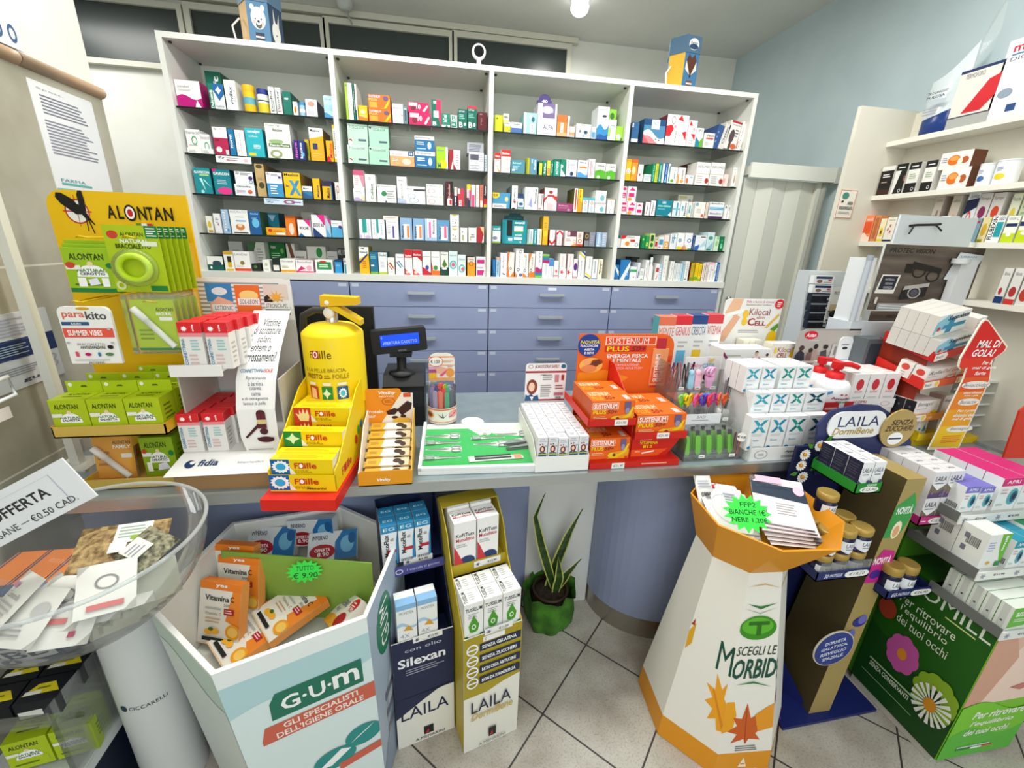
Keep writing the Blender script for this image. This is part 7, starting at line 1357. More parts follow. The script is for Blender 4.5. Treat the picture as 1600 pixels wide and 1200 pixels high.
at(Rk, MB().box(pl.x-.03, pl.x+.2, YR-.05, YR+.06, 1.27, 1.335, 'ccd3da'), 'cross_bar')
at(Rk, MB().box(pl.x-.02, pl.x+.03, YR-.02, YR+.04, ZC+.0005, 1.27, 'aeb3b2').box(pl.x-.09, pl.x+.22, YR-.02, YR+.1, ZC+.0005, ZC+.012, 'aeb3b2'), 'column')
pr_ = PY(1504, 428, YR-.03); at(Rk, MB().box(pr_.x-.03, pr_.x+.055, YR-.035, YR-.005, z0+.02, pr_.z+.055, WR).lathe([(.03, 0), (.03, .02)], 'c8cccc', 16, (pr_.x-.03, YR-.03, pr_.z+.04)), 'post')
g0, g1 = PY(1392, 379, YR-.01), PY(1505, 346, YR-.01)
at(Rk, MB().box(x0+.02, x0+W_*.79, YR-.008, YR, z0+Hb+.001, z0+Hb+.11, 'd3dade'), 'header_card')
o = thing('reading_glasses', 'black reading glasses stuck on the pale header of the spectacle rack', 'glasses', (x0+.14, YR-.01, z0+Hb+.07))
MB().tube([(-.07, 0, .0), (-.04, -.004, .004), (.05, -.004, .009), (.075, 0, .012)], .0045, '15171a').build('frame', o)
MB().tube([(-.055, -.006, 0), (-.085, -.02, -.03)], .003, '15171a').build('temple', o); MB().tube([(.045, -.006, .008), (.065, -.02, -.015)], .003, '15171a').build('temple', o)
# small stand of boxed reading glasses further back
Sg = thing('boxed_glasses_stand', 'slanted clear stand of boxed reading glasses in front of the folding door', 'display', (1.95, 1.8, ZC))
g = rect((1268, 425, 1332, 514), 1.78); gx0, gx1 = g[0]-g[2]/2, g[0]+g[2]/2
at(Sg, MB().extr([(gx0, 1.76, ZC), (gx0, 1.9, ZC), (gx0, 1.9, g[1]+g[3]), (gx0, 1.84, g[1]+g[3])], (gx1-gx0, 0, 0), 'c9cfd2'), 'slanted_back')
for k in range(6):
    z = g[1]+.005+k*(g[3]-.02)/6; y = 1.765+.075*(z-ZC)/(g[1]+g[3]-ZC); hh = (g[3]-.02)/6
    o = thing('reading_glasses_box', '%s box of reading glasses, %s row from the bottom of the slanted stand' % ('navy' if k < 4 else 'white', ORD[k]), 'box', (gx0+.06, y-.02, z), 0, 'boxed reading glasses')
    MB().prbox(-.055, .055, -.012, .012, 0, hh*.9, '222a38' if k < 4 else 'eef0f2', 'r 8f98a0 .02 .75 .98 .95;r 101522 .06 .1 .45 .65;r 101522 .53 .1 .92 .65;r c8ccd0 .8 .2 .95 .5' if k < 4 else 'r 22305a .1 .62 .9 .9;e 8a6a5a .3 .3 .14 .2;e d0485a .8 .45 .1 .1;l 99a .5 .1 .9 .3 1').build('sleeve', o)
o = thing('sunglasses_card', 'white card of two black sunglasses on the slanted stand', 'card', (gx1-.07, 1.775, g[1]+.01))
MB().box(-.065, .05, 0, .002, 0, .19, 'e6e6e2').pr((-.065, 0, 0), (.115, 0, 0), (0, 0, .19), 't 555 .15 .82 .95 .9 PROTEC VISION;o 889 .6 .7 .08 .04 .3;o 889 .75 .7 .08 .04 .3;r c9b88a .1 .42 .45 .58;e 5a4030 .7 .5 .14 .1').build('card', o)
for k in range(2):
    for s_ in (-1, 1): MB().ball((-.008+s_*.028, -.012, .025+k*.042), (.025, .005, .017), '14161a', 14).build('lens', o)
    MB().tube([(-.06, -.006, .035+k*.042), (0, -.014, .036+k*.042), (.045, -.006, .035+k*.042)], .003, '14161a').build('frame', o)
o = thing('grey_card_rack', 'grey drawer of dark cards under the spectacle rack', 'rack', (1.93, 1.405, ZC))
q = rect((1352, 530, 1395, 575), 1.405)
MB().box(-.07, .07, 0, .07, .0005, q[1]+q[3]-ZC, '5a6266').pr((-.07, 0, 0), (.14, 0, 0), (0, 0, q[1]+q[3]-ZC), 'r 2a3f48 .1 .7 .95 .95;p cfe0e0 .05 .45 .4 .5 .35 .65 .05 .6;r c9d0cc .1 .1 .5 .4;r 333 .55 .1 .95 .6').build('drawer', o); o.location.x = q[0]

# ================================================================ shelving on the right wall
Rw = thing('wall_shelving', 'white wall shelving with end panel along the blue wall', 'shelving', (2.2, 1.5, 0))
CRM = mat('dedacb', .5); RX = 2.197
at(Rw, MB().box(2.0, XR-.002, 2.04, 2.06, .002, 2.265, CRM), 'end_panel')
at(Rw, MB().box(XR-.014, XR-.002, .6, 2.04, .002, 2.255, CRM), 'back_panel')
RZs = [2.123, 1.88, 1.66, 1.43]
for z in RZs: at(Rw, MB().box(RX-.004, XR-.015, .6, 2.039, z-.022, z, 'e6e4d8'), 'shelf')
q = PY(1305, 340, 2.039); q2 = PY(1338, 298, 2.039)
tag(MB().box(q.x-.008, q2.x+.006, 2.036, 2.0395, q.z, q2.z, 'efe9dc').pr((q.x-.008, 2.036, q.z), (q2.x-q.x+.014, 0, 0), (0, 0, q2.z-q.z), 'p d8705a 0 0 1 0 1 .02 0 .02;p d8705a 0 .98 1 .98 1 1 0 1;p d8705a 0 0 .03 0 .03 1 0 1;p d8705a .97 0 1 0 1 1 .97 1;e 4a8a7a .35 .8 .2 .12;p 4a8a7a .15 .72 .3 .68 .55 .8 .4 .9;p 333 .15 .6 .3 .64 .3 .56 .18 .54;tb 333 .55 .48 .9 .6 AREA;tb 333 .1 .3 .92 .42 VIDEOSORVEGLIATA;l 888 .12 .14 .9 .24 2').build('video_sign', None), 'small red-edged notice with green camera drawing on the white end panel', 'sign')
def side(name, lab, z, xl, xr, yt, base, front='', d=.07, right='', zb=None, group=None, lean=0, cols=None, back=0):
    """box on the right-hand shelves, face towards the shop; px limits at its foot, px height of its top"""
    zz_ = zb or z
    def Yat(x):
        y = 330
        for _ in range(4): p = PX(x, y, RX); y = pj((RX, p.y, zz_))[1]
        return p.y
    ya_, yb_ = Yat(xl), Yat(xr); p = PX((xl+xr)/2, yt, RX); h_ = p.z-zz_
    return carton(name, lab, 'box', (RX+.002+back+d/2, (ya_+yb_)/2, zz_+.0004), (abs(ya_-yb_)-.002, d, h_), base, front, '', '', right, -PI/2, group, (0, lean, -PI/2) if lean else None, cols), zz_+.0004+h_
Z1, Z2, Z3, Z4 = RZs
o = thing('urine_bag_pack', 'clear plastic bag with blue foot on top shelf beside a boxed pillow', 'bag', (0, 0, 0)); o.name = 'plastic_bag_pack'
y0, y1 = PX(1423, 205, RX).y, PX(1478, 195, RX).y; zt = PX(1425, 135, RX).z
m = MB(); rows = 10; cols_ = 8; vs = []
for i in range(rows+1):
    t_ = i/rows; hgt = Z1+.0015+t_*(zt-Z1)
    for side_ in (0, 1):
        for j in range(cols_+1):
            s_ = j/cols_; bulge = .034*math.sin(PI*s_)**.5*(1-.75*t_)*(0.55 if i == 0 else 1)
            vs.append((RX+.045+(-bulge if side_ == 0 else bulge), y0+(y1-y0)*s_, hgt+(t_*(.11*s_**2))))
fs = []; r2_ = 2*(cols_+1)
for i in range(rows):
    for side_ in (0, 1):
        for j in range(cols_):
            a = i*r2_+side_*(cols_+1)+j; fs.append((a, a+1, a+r2_+1, a+r2_) if side_ else (a, a+r2_, a+r2_+1, a+1))
blue = [f for f in fs if f[0] < 3*r2_]; rest = [f for f in fs if f[0] >= 3*r2_]
nb = max(i for f in blue for i in f)+1; m.add(vs[:nb], blue, mat('1c3a7a', .25), True); m.build('blue_foot', o)
na = min(i for f in rest for i in f); m = MB().add(vs[na:], [tuple(i-na for i in f) for f in rest], mat('d3dde0', .2), True); m.build('clear_sheet', o)
q = MB().pr((RX+.002, y0, Z1+.06), (0, (y1-y0), 0), (0, 0, (zt-Z1)*.75), 'tb 334 .2 .6 .75 .66 TELO LAVAGGIO;tb 334 .2 .5 .7 .56 PULIZIA;l 99a .2 .1 .6 .3 3;e b4c0c8 .5 .4 .28 .06'); q.build('printed_label', o)
k_ = MB().extr([(RX+.045, y1, zt), (RX+.05, y1+.03, zt+.01), (RX+.05, y1-.02, zt+.2), (RX+.045, y1-.05, zt+.24), (RX+.045, y1-.06, zt+.12)], (.002, 0, 0), BAG); k_.build('loose_end', o)
side('heating_pad_box', 'grey white box with a red hot pad picture on the top shelf', Z1, 1474, 1540, 112, 'dcd8d0', 'r 22305a 0 .95 1 1;t 667 .15 .84 .6 .92 TERMOFORO;r a9aaa6 0 0 1 .18;r 222a40 0 .18 1 .2;p c8202a .3 .24 .75 .24 1 .45 1 .8 .75 .74 .45 .4', .1)
side('heating_pad_box', 'large white box with red brand name on the top shelf', Z1, 1536, 1640, 62, 'e6e8ec', 'tb c8203a .1 .84 .7 .95 medel;r 3a7a9a .1 .8 .9 .82;t 556 .1 .73 .7 .78 DIGITAL;e 8a98a8 .2 .33 .12 .06;o c0c8d0 .9 .5 .4 .3 .03;r 2a4a80 .3 .08 .45 .17;r 5a8ab8 .7 .08 .85 .17', .1)
for k, (xl, xr, yt, f) in enumerate([(1367, 1387, 262, 'r 1a1412 0 .15 1 .85;r 3a2218 0 0 1 .2;l eee .2 .6 .8 .75 2;l a87 .2 .4 .8 .5 1'), (1389, 1407, 258, 'r 161614 0 .78 1 1;p 161614 .5 .78 1 .78 1 .0 .2 0;l eee .2 .84 .8 .92 1;o ddd .75 .1 .12 .06 .3;e 8a5a4a .95 .5 .12 .1'), (1409, 1427, 256, 'r 161614 0 .78 1 1;r 161614 0 0 1 .32;l eee .2 .84 .8 .92 1;l 9a8 .2 .45 .8 .65 3;o ddd .75 .12 .12 .06 .3'), (1434, 1452, 253, 'r 161614 0 .78 1 1;r 161614 0 0 1 .3;l eee .2 .84 .8 .92 1;l 9a8 .2 .45 .8 .65 3;o ddd .75 .12 .12 .06 .3')]):
    side('hair_dye_box', '%s hair dye box, %s from the white end panel' % (['dark brown', 'black and white wavy', 'white box with black bands as', 'black-banded white'][k], ORD[k]), Z2, xl, xr, yt, 'e6e4de', f, .06, group='hair dye boxes')
_, zt = side('biscuit_box', 'white box with orange biscuit picture, lower of two', Z2, 1462, 1508, 264, 'eeebe4', 'e e0701a .45 .5 .2 .3;e f0a04a .45 .6 .14 .14;e b85a2a .8 .45 .12 .2;e f4e8d8 .66 .4 .08 .2;l 99a .06 .4 .25 .75 3', .07, 'r 6a3a22 0 0 1 1', cols=dict(right='6a3a22'))
side('biscuit_box', 'white box with orange biscuit picture, upper of two', Z2, 1464, 1514, 238, 'eeebe4', 'e e0701a .45 .5 .2 .3;e f0a04a .45 .6 .14 .14;e b85a2a .8 .45 .12 .2;e f4e8d8 .66 .4 .08 .2;l 99a .06 .4 .25 .75 3', .07, zb=zt, cols=dict(right='6a3a22'))
for k, (x, w_, yt, c) in enumerate([(1527, 22, 257, '3a6ab0'), (1556, 34, 251, 'e8d02a')]):
    p = PX(x, 300, RX); yy = pj((RX, p.y, Z2))[1]; p = PX(x, yy, RX); R_ = abs(PX(x-w_/2, yy, RX).y-PX(x+w_/2, yy, RX).y)*.5; h_ = PX(x, yt, RX).z-Z2
    o = thing('powder_tin', 'white powder tin with %s label picture on the second wall shelf' % ['blue', 'yellow'][k], 'tin', (RX+R_, p.y, Z2+.0003))
    MB().lathe([(R_, 0), (R_, h_*.94)], 'eceef0', 24).build('tin_body', o); MB().lathe([(R_*1.03, h_*.94), (R_*1.03, h_), (R_*.95, h_*1.01)], 'd5dade', 24).build('lid', o)
    q = MB().pr((-.5, 0, 0), (1, 0, 0), (0, 0, 1), 'e %s .5 .35 .3 .14;l 88b .25 .6 .7 .8 3' % c); q.strips(); q.v = [(-(R_-v[1])*math.cos(v[0]*1.6)-.0002, -(R_-v[1])*math.sin(v[0]*1.6), v[2]*h_*.9) for v in q.v]; q.build('label', o)
def srow(z, items, where, grp):
    for xl, xr, yt, base, f, desc in items: side('herbal_box', '%s, %s' % (desc, where), z, xl, xr, yt, base, f, .05, group=grp, back=.0 if grp.startswith('front') else .06)
TEA = 'r eee8d8 0 0 1 1;t 776 .15 .85 .85 .92 tisana;'
srow(Z3, [(1343, 1356, 337, 'ef8a5a', 'r e0562a 0 .3 .9 .75;w f4d8c8 .3 .2 .05;t fff .2 .8 .9 .9 nocciola', 'orange box with pale foot'), (1357, 1366, 337, 'd88a5a', 'r b86a3a .2 .1 .8 .9', 'narrow orange box'), (1367, 1376, 342, 'f0e8c0', 'e e8c01a .5 .4 .3 .2;e 5a3a2a .5 .4 .14 .09;r e2c81a 0 0 1 .1', 'small white box with sunflower'), (1377, 1391, 340, 'efe4e2', TEA+'e c86a7a .3 .5 .1 .07;e c86a7a .6 .4 .1 .07;e c86a7a .5 .65 .1 .07;r 222a4a 0 0 1 .08', 'white box with pink berries'), (1395, 1408, 341, 'eceeee', 'l 9ab .1 .5 .9 .9 3', 'pale box behind the glasses header'), (1409, 1424, 340, 'e6eaea', 'l 9ab .1 .5 .9 .9 3', 'second pale box behind the glasses header'), (1425, 1441, 341, 'cfe03a', 'r 8ab02a .2 .3 .8 .7', 'lime box behind the glasses header'), (1443, 1456, 339, 'd8342a', 'r f4ece8 0 0 1 .6', 'red topped box behind the glasses header'), (1457, 1472, 338, 'e4e8ea', 'r 22305a 0 .2 1 .7', 'navy banded box behind the glasses header')], 'third wall shelf', 'front row on the third wall shelf')
srow(Z3, [(1505, 1522, 342, '7a98a4', 'p dfe6e8 0 0 .7 0 0 .4;r a03a4a .6 .8 .9 .9', 'grey blue box'), (1523, 1536, 340, 'dccf9a', 'e d0a82a .5 .5 .3 .25;r 8a8a1a 0 0 .7 .12', 'cream box with golden flower'), (1537, 1558, 337, 'eef0ee', 'tbv 222 .06 .1 .4 .95 FLUBEXIN;r 1a9aa0 .45 .2 .95 .75;t 345 .5 .82 .95 .94 SED', 'white and teal box with black vertical name'), (1560, 1580, 338, 'eef2e4', 't 667 .1 .84 .9 .95 VIVIN C;r 22305a .05 .6 .95 .72;r c3d81a 0 0 1 .35;e f4f4ee .5 .3 .2 .07', 'white and lime box with navy band'), (1582, 1610, 336, 'eef2e4', 't 667 .1 .84 .9 .95 VIVIN C;r 22305a .0 .6 .95 .76;r c3d81a 0 0 1 .45;e f4f4ee .5 .35 .3 .07', 'wide lime and white box')], 'third wall shelf beside the header', 'front row beside the rack header')
srow(Z3, [(1424, 1437, 305, 'b5aaa2', TEA.replace('eee8d8', 'c5bab2')+'e 8a7a78 .3 .5 .12 .08;e 8a7a78 .6 .35 .12 .08;e 8a7a78 .6 .6 .12 .08', 'taupe box with grey berries'), (1449, 1463, 306, 'c9c2b4', 't 776 .1 .85 .9 .93 sollievo;e d8a81a .6 .35 .3 .25;e 8a6a1a .6 .35 .12 .1', 'grey box with sunflower'), (1471, 1489, 301, 'e4e8ec', 't 555 .2 .88 .9 .96 SedivItax;p 1a2448 0 .55 1 .7 1 .88 0 .84;o d8483a .5 .5 .2 .12 .4;w 2a5a8a .25 .15 .05', 'white and navy box with red ring'), (1489, 1507, 303, 'e2dcd8', 't 776 .1 .85 .9 .93 Floringen;e 8a2a5a .5 .62 .3 .12;w b83a7a .2 .1 .05', 'white box with purple flower'), (1508, 1527, 302, 'e2dcd8', 't 776 .1 .85 .9 .93 Floringen;e d8482a .5 .62 .3 .12;w d8682a .15 .1 .05', 'white box with orange flower'), (1537, 1552, 303, 'dfe2cc', 't 776 .1 .85 .9 .93 Finocarbo;e d8c23a .5 .5 .3 .22;r 9ab02a 0 0 1 .12', 'pale green box with yellow flower'), (1554, 1568, 303, 'c5cba8', 'l 8a8 .2 .3 .8 .8 4', 'pale green box side'), (1573, 1590, 303, 'c9c79a', 't 776 .1 .85 .9 .93 Finocarbo;e b8a82a .5 .5 .3 .22', 'olive box with yellow flower'), (1592, 1612, 304, 'b8cc4a', 'l 676 .2 .5 .8 .8 3', 'lime box at the frame edge')], 'back row of the third wall shelf', 'back row on the third wall shelf')
srow(Z4, [(1549, 1563, 418, 'dcdcd6', 't 667 .2 .8 .8 .9 Bitocia;e a33 .4 .35 .2 .1;r 1a3a6a 0 0 1 .2', 'white tea box with navy foot'), (1565, 1581, 418, 'dcdcd6', 't 667 .2 .8 .8 .9 Bitocia;e a33 .5 .35 .35 .14;r c8342a 0 0 1 .15', 'white tea box with red berries'), (1583, 1603, 419, 'dcdcd6', 't 667 .2 .8 .8 .9 Bitocia;e b83a2a .5 .3 .4 .18', 'white tea box with a red dish')], 'fourth wall shelf', 'front row on the fourth wall shelf')

# ================================================================ left wall papers, things on top of the shelving
def wallpaper(name, lab, cat, r, c, dsl, th=.002):
    """sheet on the left wall: px corners of its near-bottom and far-top"""
    (xa, ya_), (xb, yb_) = r; a, b = PX(xa, ya_, XL+.001), PX(xb, yb_, XL+.001); y0, y1 = min(a.y, b.y), max(a.y, b.y); z0, z1 = min(a.z, b.z), max(a.z, b.z)
    m = MB().box(XL+.0003, XL+.0003+th, y0, y1, z0, z1, c); m.pr((XL+.0003+th, y0, z0), (0, y1-y0, 0), (0, 0, z1-z0), dsl); return tag(m.build(name), lab, cat)
wallpaper('notice_sheet', 'white printed notice sheet on the tiled wall under the wooden rail', 'paper', ((90, 300), (142, 160)), 'e4e5e6', 't 99a .1 .93 .5 .95 Spett.;l 778 .12 .72 .9 .9 6;l 889 .1 .36 .92 .68 11;r 5ab0a8 .1 .08 .6 .1;t 4a9a9a .1 .11 .5 .14 FARMA;w 7ac0b8 .04 .02 .01')
wallpaper('wall_sign', 'white sign with blue ring letter above the wooden rail', 'sign', ((-40, 48), (20, 25)), 'd9dde0', 'o 3a5a80 .82 .42 .1 .26 .4;o 3a5a80 .5 .42 .1 .26 .4', .004)
for k, (r, lab, dsl) in enumerate([(((-60, 640), (68, 480)), 'white and navy poster with small logo on the left wall near the bowl', 'r c9cccf 0 0 1 1;r 1c2f5c 0 .4 1 .66;o 4a6a9a .6 .52 .3 .13 .04;l 9ab .2 .45 .75 .6 5;tb 445 .55 .06 .9 .11 guna;l 889 .1 .18 .8 .3 4;l aab .1 .7 .8 .95 6;o aab .9 .2 .06 .05 .3;o aab .9 .3 .06 .05 .3')]):
    wallpaper('poster', lab, 'poster', r, 'd4d7d9', dsl, .004)
o = thing('wall_hook', 'white plastic hook with label clip in front of the poster', 'hook', (XL, 1.2, 1.2))
p = PX(6, 602, XL+.05); q = MB().tube([(XL+.006, p.y-.1, p.z+.01), (XL+.05, p.y-.1, p.z+.01), (XL+.055, p.y+.01, p.z+.02), (XL+.055, p.y+.015, p.z-.03), (XL+.055, p.y-.06, p.z-.035)], .005, 'eef0f0'); at(o, q, 'hook_arm')
p = PX(2, 645, XL+.05); at(o, MB().box(XL+.05, XL+.054, p.y-.08, p.y+.02, p.z-.02, p.z+.01, 'f2e8e4'), 'label_clip')
o = thing('light_post', 'slim pale vertical post in front of the tiled wall', 'post', (-1.07, 1.15, 0))
p = PX(40, 470, -1.10); MB().box(-.012, .012, -.012, .012, .006, 1.05, mat('dcdcd2', .3)).build('upright', o); MB().box(-.05, .05, -.05, .05, 0, .006, 'c9c9c0').build('foot', o); o.location = (-1.10, p.y, ZC+.0005)
def hexbox(name, lab, px, base, lidc, faces, Yc=2.52, r=.085, h=.235, wm=1.0):
    p = PY(px, 60, Yc); o = thing(name, lab, 'box', (p.x, Yc, 2.3885), math.radians(8))
    pts = [(r*math.cos(math.radians(a)), r*math.sin(math.radians(a)), 0) for a in (-120, -60, 0, 60, 120, 180)]
    m = MB().extr(pts, (0, 0, h*.68), base)
    for k, (c, d) in faces.items():
        a, b = V3(pts[k]), V3(pts[(k+1) % 6]); m.pr(a, b-a, (0, 0, h*.68), ('r %s 0 0 1 1;' % c)+d)
    m.build('box_body', o)
    m = MB().extr([(x*1.04, y*1.04, h*.68) for x, y, _ in pts], (0, 0, h*.32), lidc); a, b = V3(pts[0])*1.04+V3((0, 0, h*.68)), V3(pts[1])*1.04+V3((0, 0, h*.68))
    m.pr(a, b-a, (0, 0, h*.32), 'e f4f4f0 .5 .5 .34 .34;e 2a4a6a .5 .36 .3 .16;tb 456 .26 .5 .74 .66 Dermo'); m.build('lid', o)
    for s_ in (-1,): MB().tube([(s_*r, -.02, h*.45), (s_*(r+.03), -.03, h*.3), (s_*(r+.02), -.03, .004)], .004, 'e8e8e4').build('cord', o)
BEAR = 'e eceae4 .5 .62 .34 .26;e eceae4 .26 .86 .1 .07;e eceae4 .74 .86 .1 .07;e 222 .5 .52 .06 .03;e 555 .5 .46 .14 .08;e eceae4 .5 .5 .1 .04;e 222 .5 .54 .06 .03;e 222 .36 .6 .03 .02;e 222 .64 .6 .03 .02;e e8b8b8 .3 .52 .06 .04;e e8b8b8 .7 .52 .06 .04;r 222a3a .3 0 .7 .28;r eee .3 .06 .7 .1;r eee .3 .16 .7 .2'
RAB = 'e e4e2dc .45 .38 .3 .26;p e4e2dc .28 .55 .36 .95 .44 .6;p e4e2dc .56 .6 .74 .9 .66 .5;e 222 .45 .34 .04 .02'
FOX = 'p 5a3220 .15 .8 .3 .98 .5 .86 .7 .98 .85 .8 .5 .3;p f0e2d0 .15 .78 .1 .55 .45 .4;p f0e2d0 .85 .78 .9 .55 .55 .4;e 222 .5 .36 .06 .03;r 7a4a30 .3 0 .7 .25;r eee .3 .05 .7 .09;r eee .3 .14 .7 .18'
TIG = 'e f2b21c .45 .6 .28 .24;e f2b21c .22 .84 .08 .06;e f2b21c .68 .84 .08 .06;p b8641a .4 .84 .5 .84 .45 .6;e 222 .45 .52 .08 .04;r 6a3a22 .25 0 .6 .06;r 6a3a22 .25 .12 .6 .18'
hexbox('hexagonal_gift_box', 'blue hexagonal gift box with white bear on top of the shelving', 412, '4a7298', '4f6e88', {0: ('4a7aa0', BEAR), 1: ('1f3a54', RAB), 5: ('c89a4a', '')})
hexbox('hexagonal_gift_box', 'blue hexagonal gift box with fox on top of the shelving', 1072, '3a6a94', '4f6e88', {0: ('3f76a0', FOX), 1: ('14203a', TIG), 5: ('e0b03a', '')})
p = PY(748, 99, 2.46); o = thing('security_camera', 'small white round camera standing on top of the shelving', 'camera', (p.x, 2.46, 2.3885))
MB().lathe([(.022, 0), (.022, .006), (.012, .012), (.010, .03), (.012, .04)], 'ececec', 18).build('stand', o)
MB().lathe([(.03, 0), (.034, .006), (.034, .016), (.03, .022)], 'f0f0f0', 24).xf(Matrix.Translation((0, .011, .068)) @ Matrix.Rotation(PI/2, 4, 'X')).build('housing', o)
MB().lathe([(.024, 0), (.02, .003)], mat('111418', .15), 20).xf(Matrix.Translation((0, -.0115, .068)) @ Matrix.Rotation(PI/2, 4, 'X')).build('lens', o)
MB().tube([(-.02, .01, .008), (-.05, .02, .012), (-.055, .03, .03), (-.09, .04, .004)], .003, 'ddd', 6).build('cable', o)

# ================================================================ displays standing on the floor
# ---- hexagonal dental bin
GZt = .7
rim = [PZ(x, y, GZt) for x, y in [(229, 948), (330, 1056), (573, 965), (628, 832), (533, 790), (363, 817)]]
cen = sum(rim, V3())/6
bot = [V3((cen.x+(p.x-cen.x)*.9+.03, cen.y+(p.y-cen.y)*.9, .002)) for p in rim]
Gb = thing('dental_bin', 'white and pale teal hexagonal cardboard bin of discounted vitamins', 'bin', (cen.x, cen.y, 0))
inn = [cen+(p-cen)*.96 for p in rim]
FC6 = [('c6dacf', 'o 1f6a5a .5 .72 .34 .09 .1;t 1f6a5a .24 .68 .76 .76 GUM;w dbe4e0 .86 .82 .03'), ('b3d2d6', ''), ('a9b8cc', 'e 1f7a5a .34 .8 .2 .14;tv fff .24 .7 .44 .9 GUM;p 8a9ab2 0 0 1 0 1 .5 .4 .35 0 .1;p c2cedd .2 .3 .9 .6 1 .8 .3 .5;l 778 .2 .2 .9 .5 3'), ('cdd6d6', ''), ('cdd6d6', ''), ('cdd6d6', '')]
FC6[1] = ('aed0d5', 'w d5e4e4 .78 .8 .02;r e4eaea 0 .93 1 1;p 1a6e58 .24 .7 .92 .7 .92 .82 .3 .82 .25 .78;tb f2f4f2 .32 .725 .5 .79 G·;tb f2f4f2 .52 .725 .68 .79 U·;tb f2f4f2 .69 .725 .89 .79 m;p c8604a .14 .6 1 .6 1 .68 .18 .68 .14 .62;tb f4e4dc .3 .645 .86 .672 GLI SPECIALISTI;tb f4e4dc .24 .608 .9 .636 DELL\'IGIENE ORALE;e 1f8a86 .86 .42 .16 .055;p f2f4f4 .74 .4 .9 .44 .96 .46 .8 .42;e 1f8a86 .6 .36 .18 .055;p f2f4f4 .46 .34 .66 .4 .74 .38 .56 .33;p c8604a .62 .28 1 .3 1 .34 .62 .32')
for i in range(6):
    a, b = rim[i], rim[(i+1) % 6]; c, d = bot[(i+1) % 6], bot[i]; ia, ib = inn[i], inn[(i+1) % 6]
    m = MB(); q = [d, c, b, a]; nrm = (c-d).cross(a-d).normalized()
    m.extr([p-V3((cen.x, cen.y, 0)) for p in (d, c, b, a)], -nrm*.008, FC6[i][0], back='e4e4de', side='eeeeea')
    # print laid on the tilted face: corner d, width c-d, height a-d
    n0 = len(m.v); m.pr((0, 0, 0), (1, 0, 0), (0, 0, 1), FC6[i][1])
    for k in range(n0, len(m.v)):
        u, v, t_ = m.v[k][0], m.v[k][2], -m.v[k][1]; lo = d+(c-d)*u; hi = a+(b-a)*u; p = lo+(hi-lo)*v+nrm*t_; m.v[k] = (p.x-cen.x, p.y-cen.y, p.z)
    m.build('side_panel', Gb)
    MB().extr([p-V3((cen.x, cen.y, -.0015)) for p in (a, b, ib, ia)], (0, 0, -.008), 'f0f0ec').build('folded_rim', Gb)
zf = .47; fl = [V3((cen.x+(p.x-cen.x)*.9, cen.y+(p.y-cen.y)*.9, zf)) for p in rim]
at(Gb, MB().extr(fl, (0, 0, -.006), 'd9d8d0'), 'inner_floor')
dv = [PZ(329, 860, .695), PZ(600, 882, .695)]; dv = [dv[0]+(dv[1]-dv[0])*.06, dv[0]+(dv[1]-dv[0])*.93]
dm = MB().extr([V3((p.x, p.y, z)) for p, z in ((dv[0], zf+.001), (dv[1], zf+.001), (dv[1], .695), (dv[0], .695))], (0, .004, 0), '8ab04a'); at(Gb, dm, 'green_divider')
o = thing('price_star', 'bright green star price tag on the divider of the hexagonal bin', 'price tag', PY(476, 893, (dv[0].y+dv[1].y)/2-.03))
m = MB(); sp = [(.052*(1 if i % 2 == 0 else .72)*math.cos(PI*i/16), 0, .034*(1 if i % 2 == 0 else .72)*math.sin(PI*i/16)) for i in range(32)]; m.extr(sp, (0, .001, 0), '3ae04a'); m.pr((-.052, 0, -.034), (.104, 0, 0), (0, 0, .068), 't 122 .28 .54 .74 .74 TUTTO;t 122 .2 .22 .84 .46 € 9.90'); m.build('star_card', o, rot=(-.35, 0, 0))
VIT = 'r ee8220 0 .88 1 1;tb fff .38 .91 .66 .97 yes;p f08a2a .66 .4 1 .3 1 .88 .8 .88;tb 222 .14 .7 .72 .79 Vitamina;tb 222 .75 .71 .84 .8 C;t 555 .6 .63 .74 .67 500;l bbb .16 .54 .6 .62 1;t 887 .16 .47 .56 .52 Vitamina C;l ca8 .18 .34 .6 .44 2;r b0202e .62 .5 .86 .6;l fcc .64 .52 .84 .59 2;e f0a01c .86 .24 .18 .12;e f7c860 .86 .24 .12 .08;e f2b02a .28 .2 .1 .05;e f2b02a .44 .22 .1 .05;e 3a6a2a .34 .25 .06 .03;r 151515 .14 .06 .66 .12;r e8c8a0 0 0 1 .02'
def vbox(lab, px, z, rot, dim=(.135, .028, .172), f=VIT, base='f0ece2', grp='vitamin boxes in the hexagonal bin', cols=None, top=''):
    p = PZ(px[0], px[1], z); o = carton('vitamin_box', lab, 'box', p, dim, base, f, top, '', '', 0, grp, rot, cols); return o
R_ = math.radians
TP = dict(top='ee8220', right='f0a050')
vbox('vitamin C box with orange top leaning against the bin wall, front one', (346, 1003), zf+.02, (R_(-20), R_(-3), R_(-20)), cols=TP)
vbox('vitamin C box with orange top leaning behind the front one', (378, 955), zf+.04, (R_(-16), R_(-3), R_(-18)), cols=TP)
vbox('vitamin C box with orange top, rear one of the three', (374, 932), zf+.06, (R_(-13), R_(-3), R_(-16)), cols=TP)
vbox('vitamin C box lying flat in the middle of the bin', (408, 985), zf+.045, (R_(-80), R_(3), R_(-52)), cols=TP)
vbox('vitamin C box lying flat at the front edge of the bin', (340, 1032), zf+.022, (R_(-82), 0, R_(-48)), cols=TP)
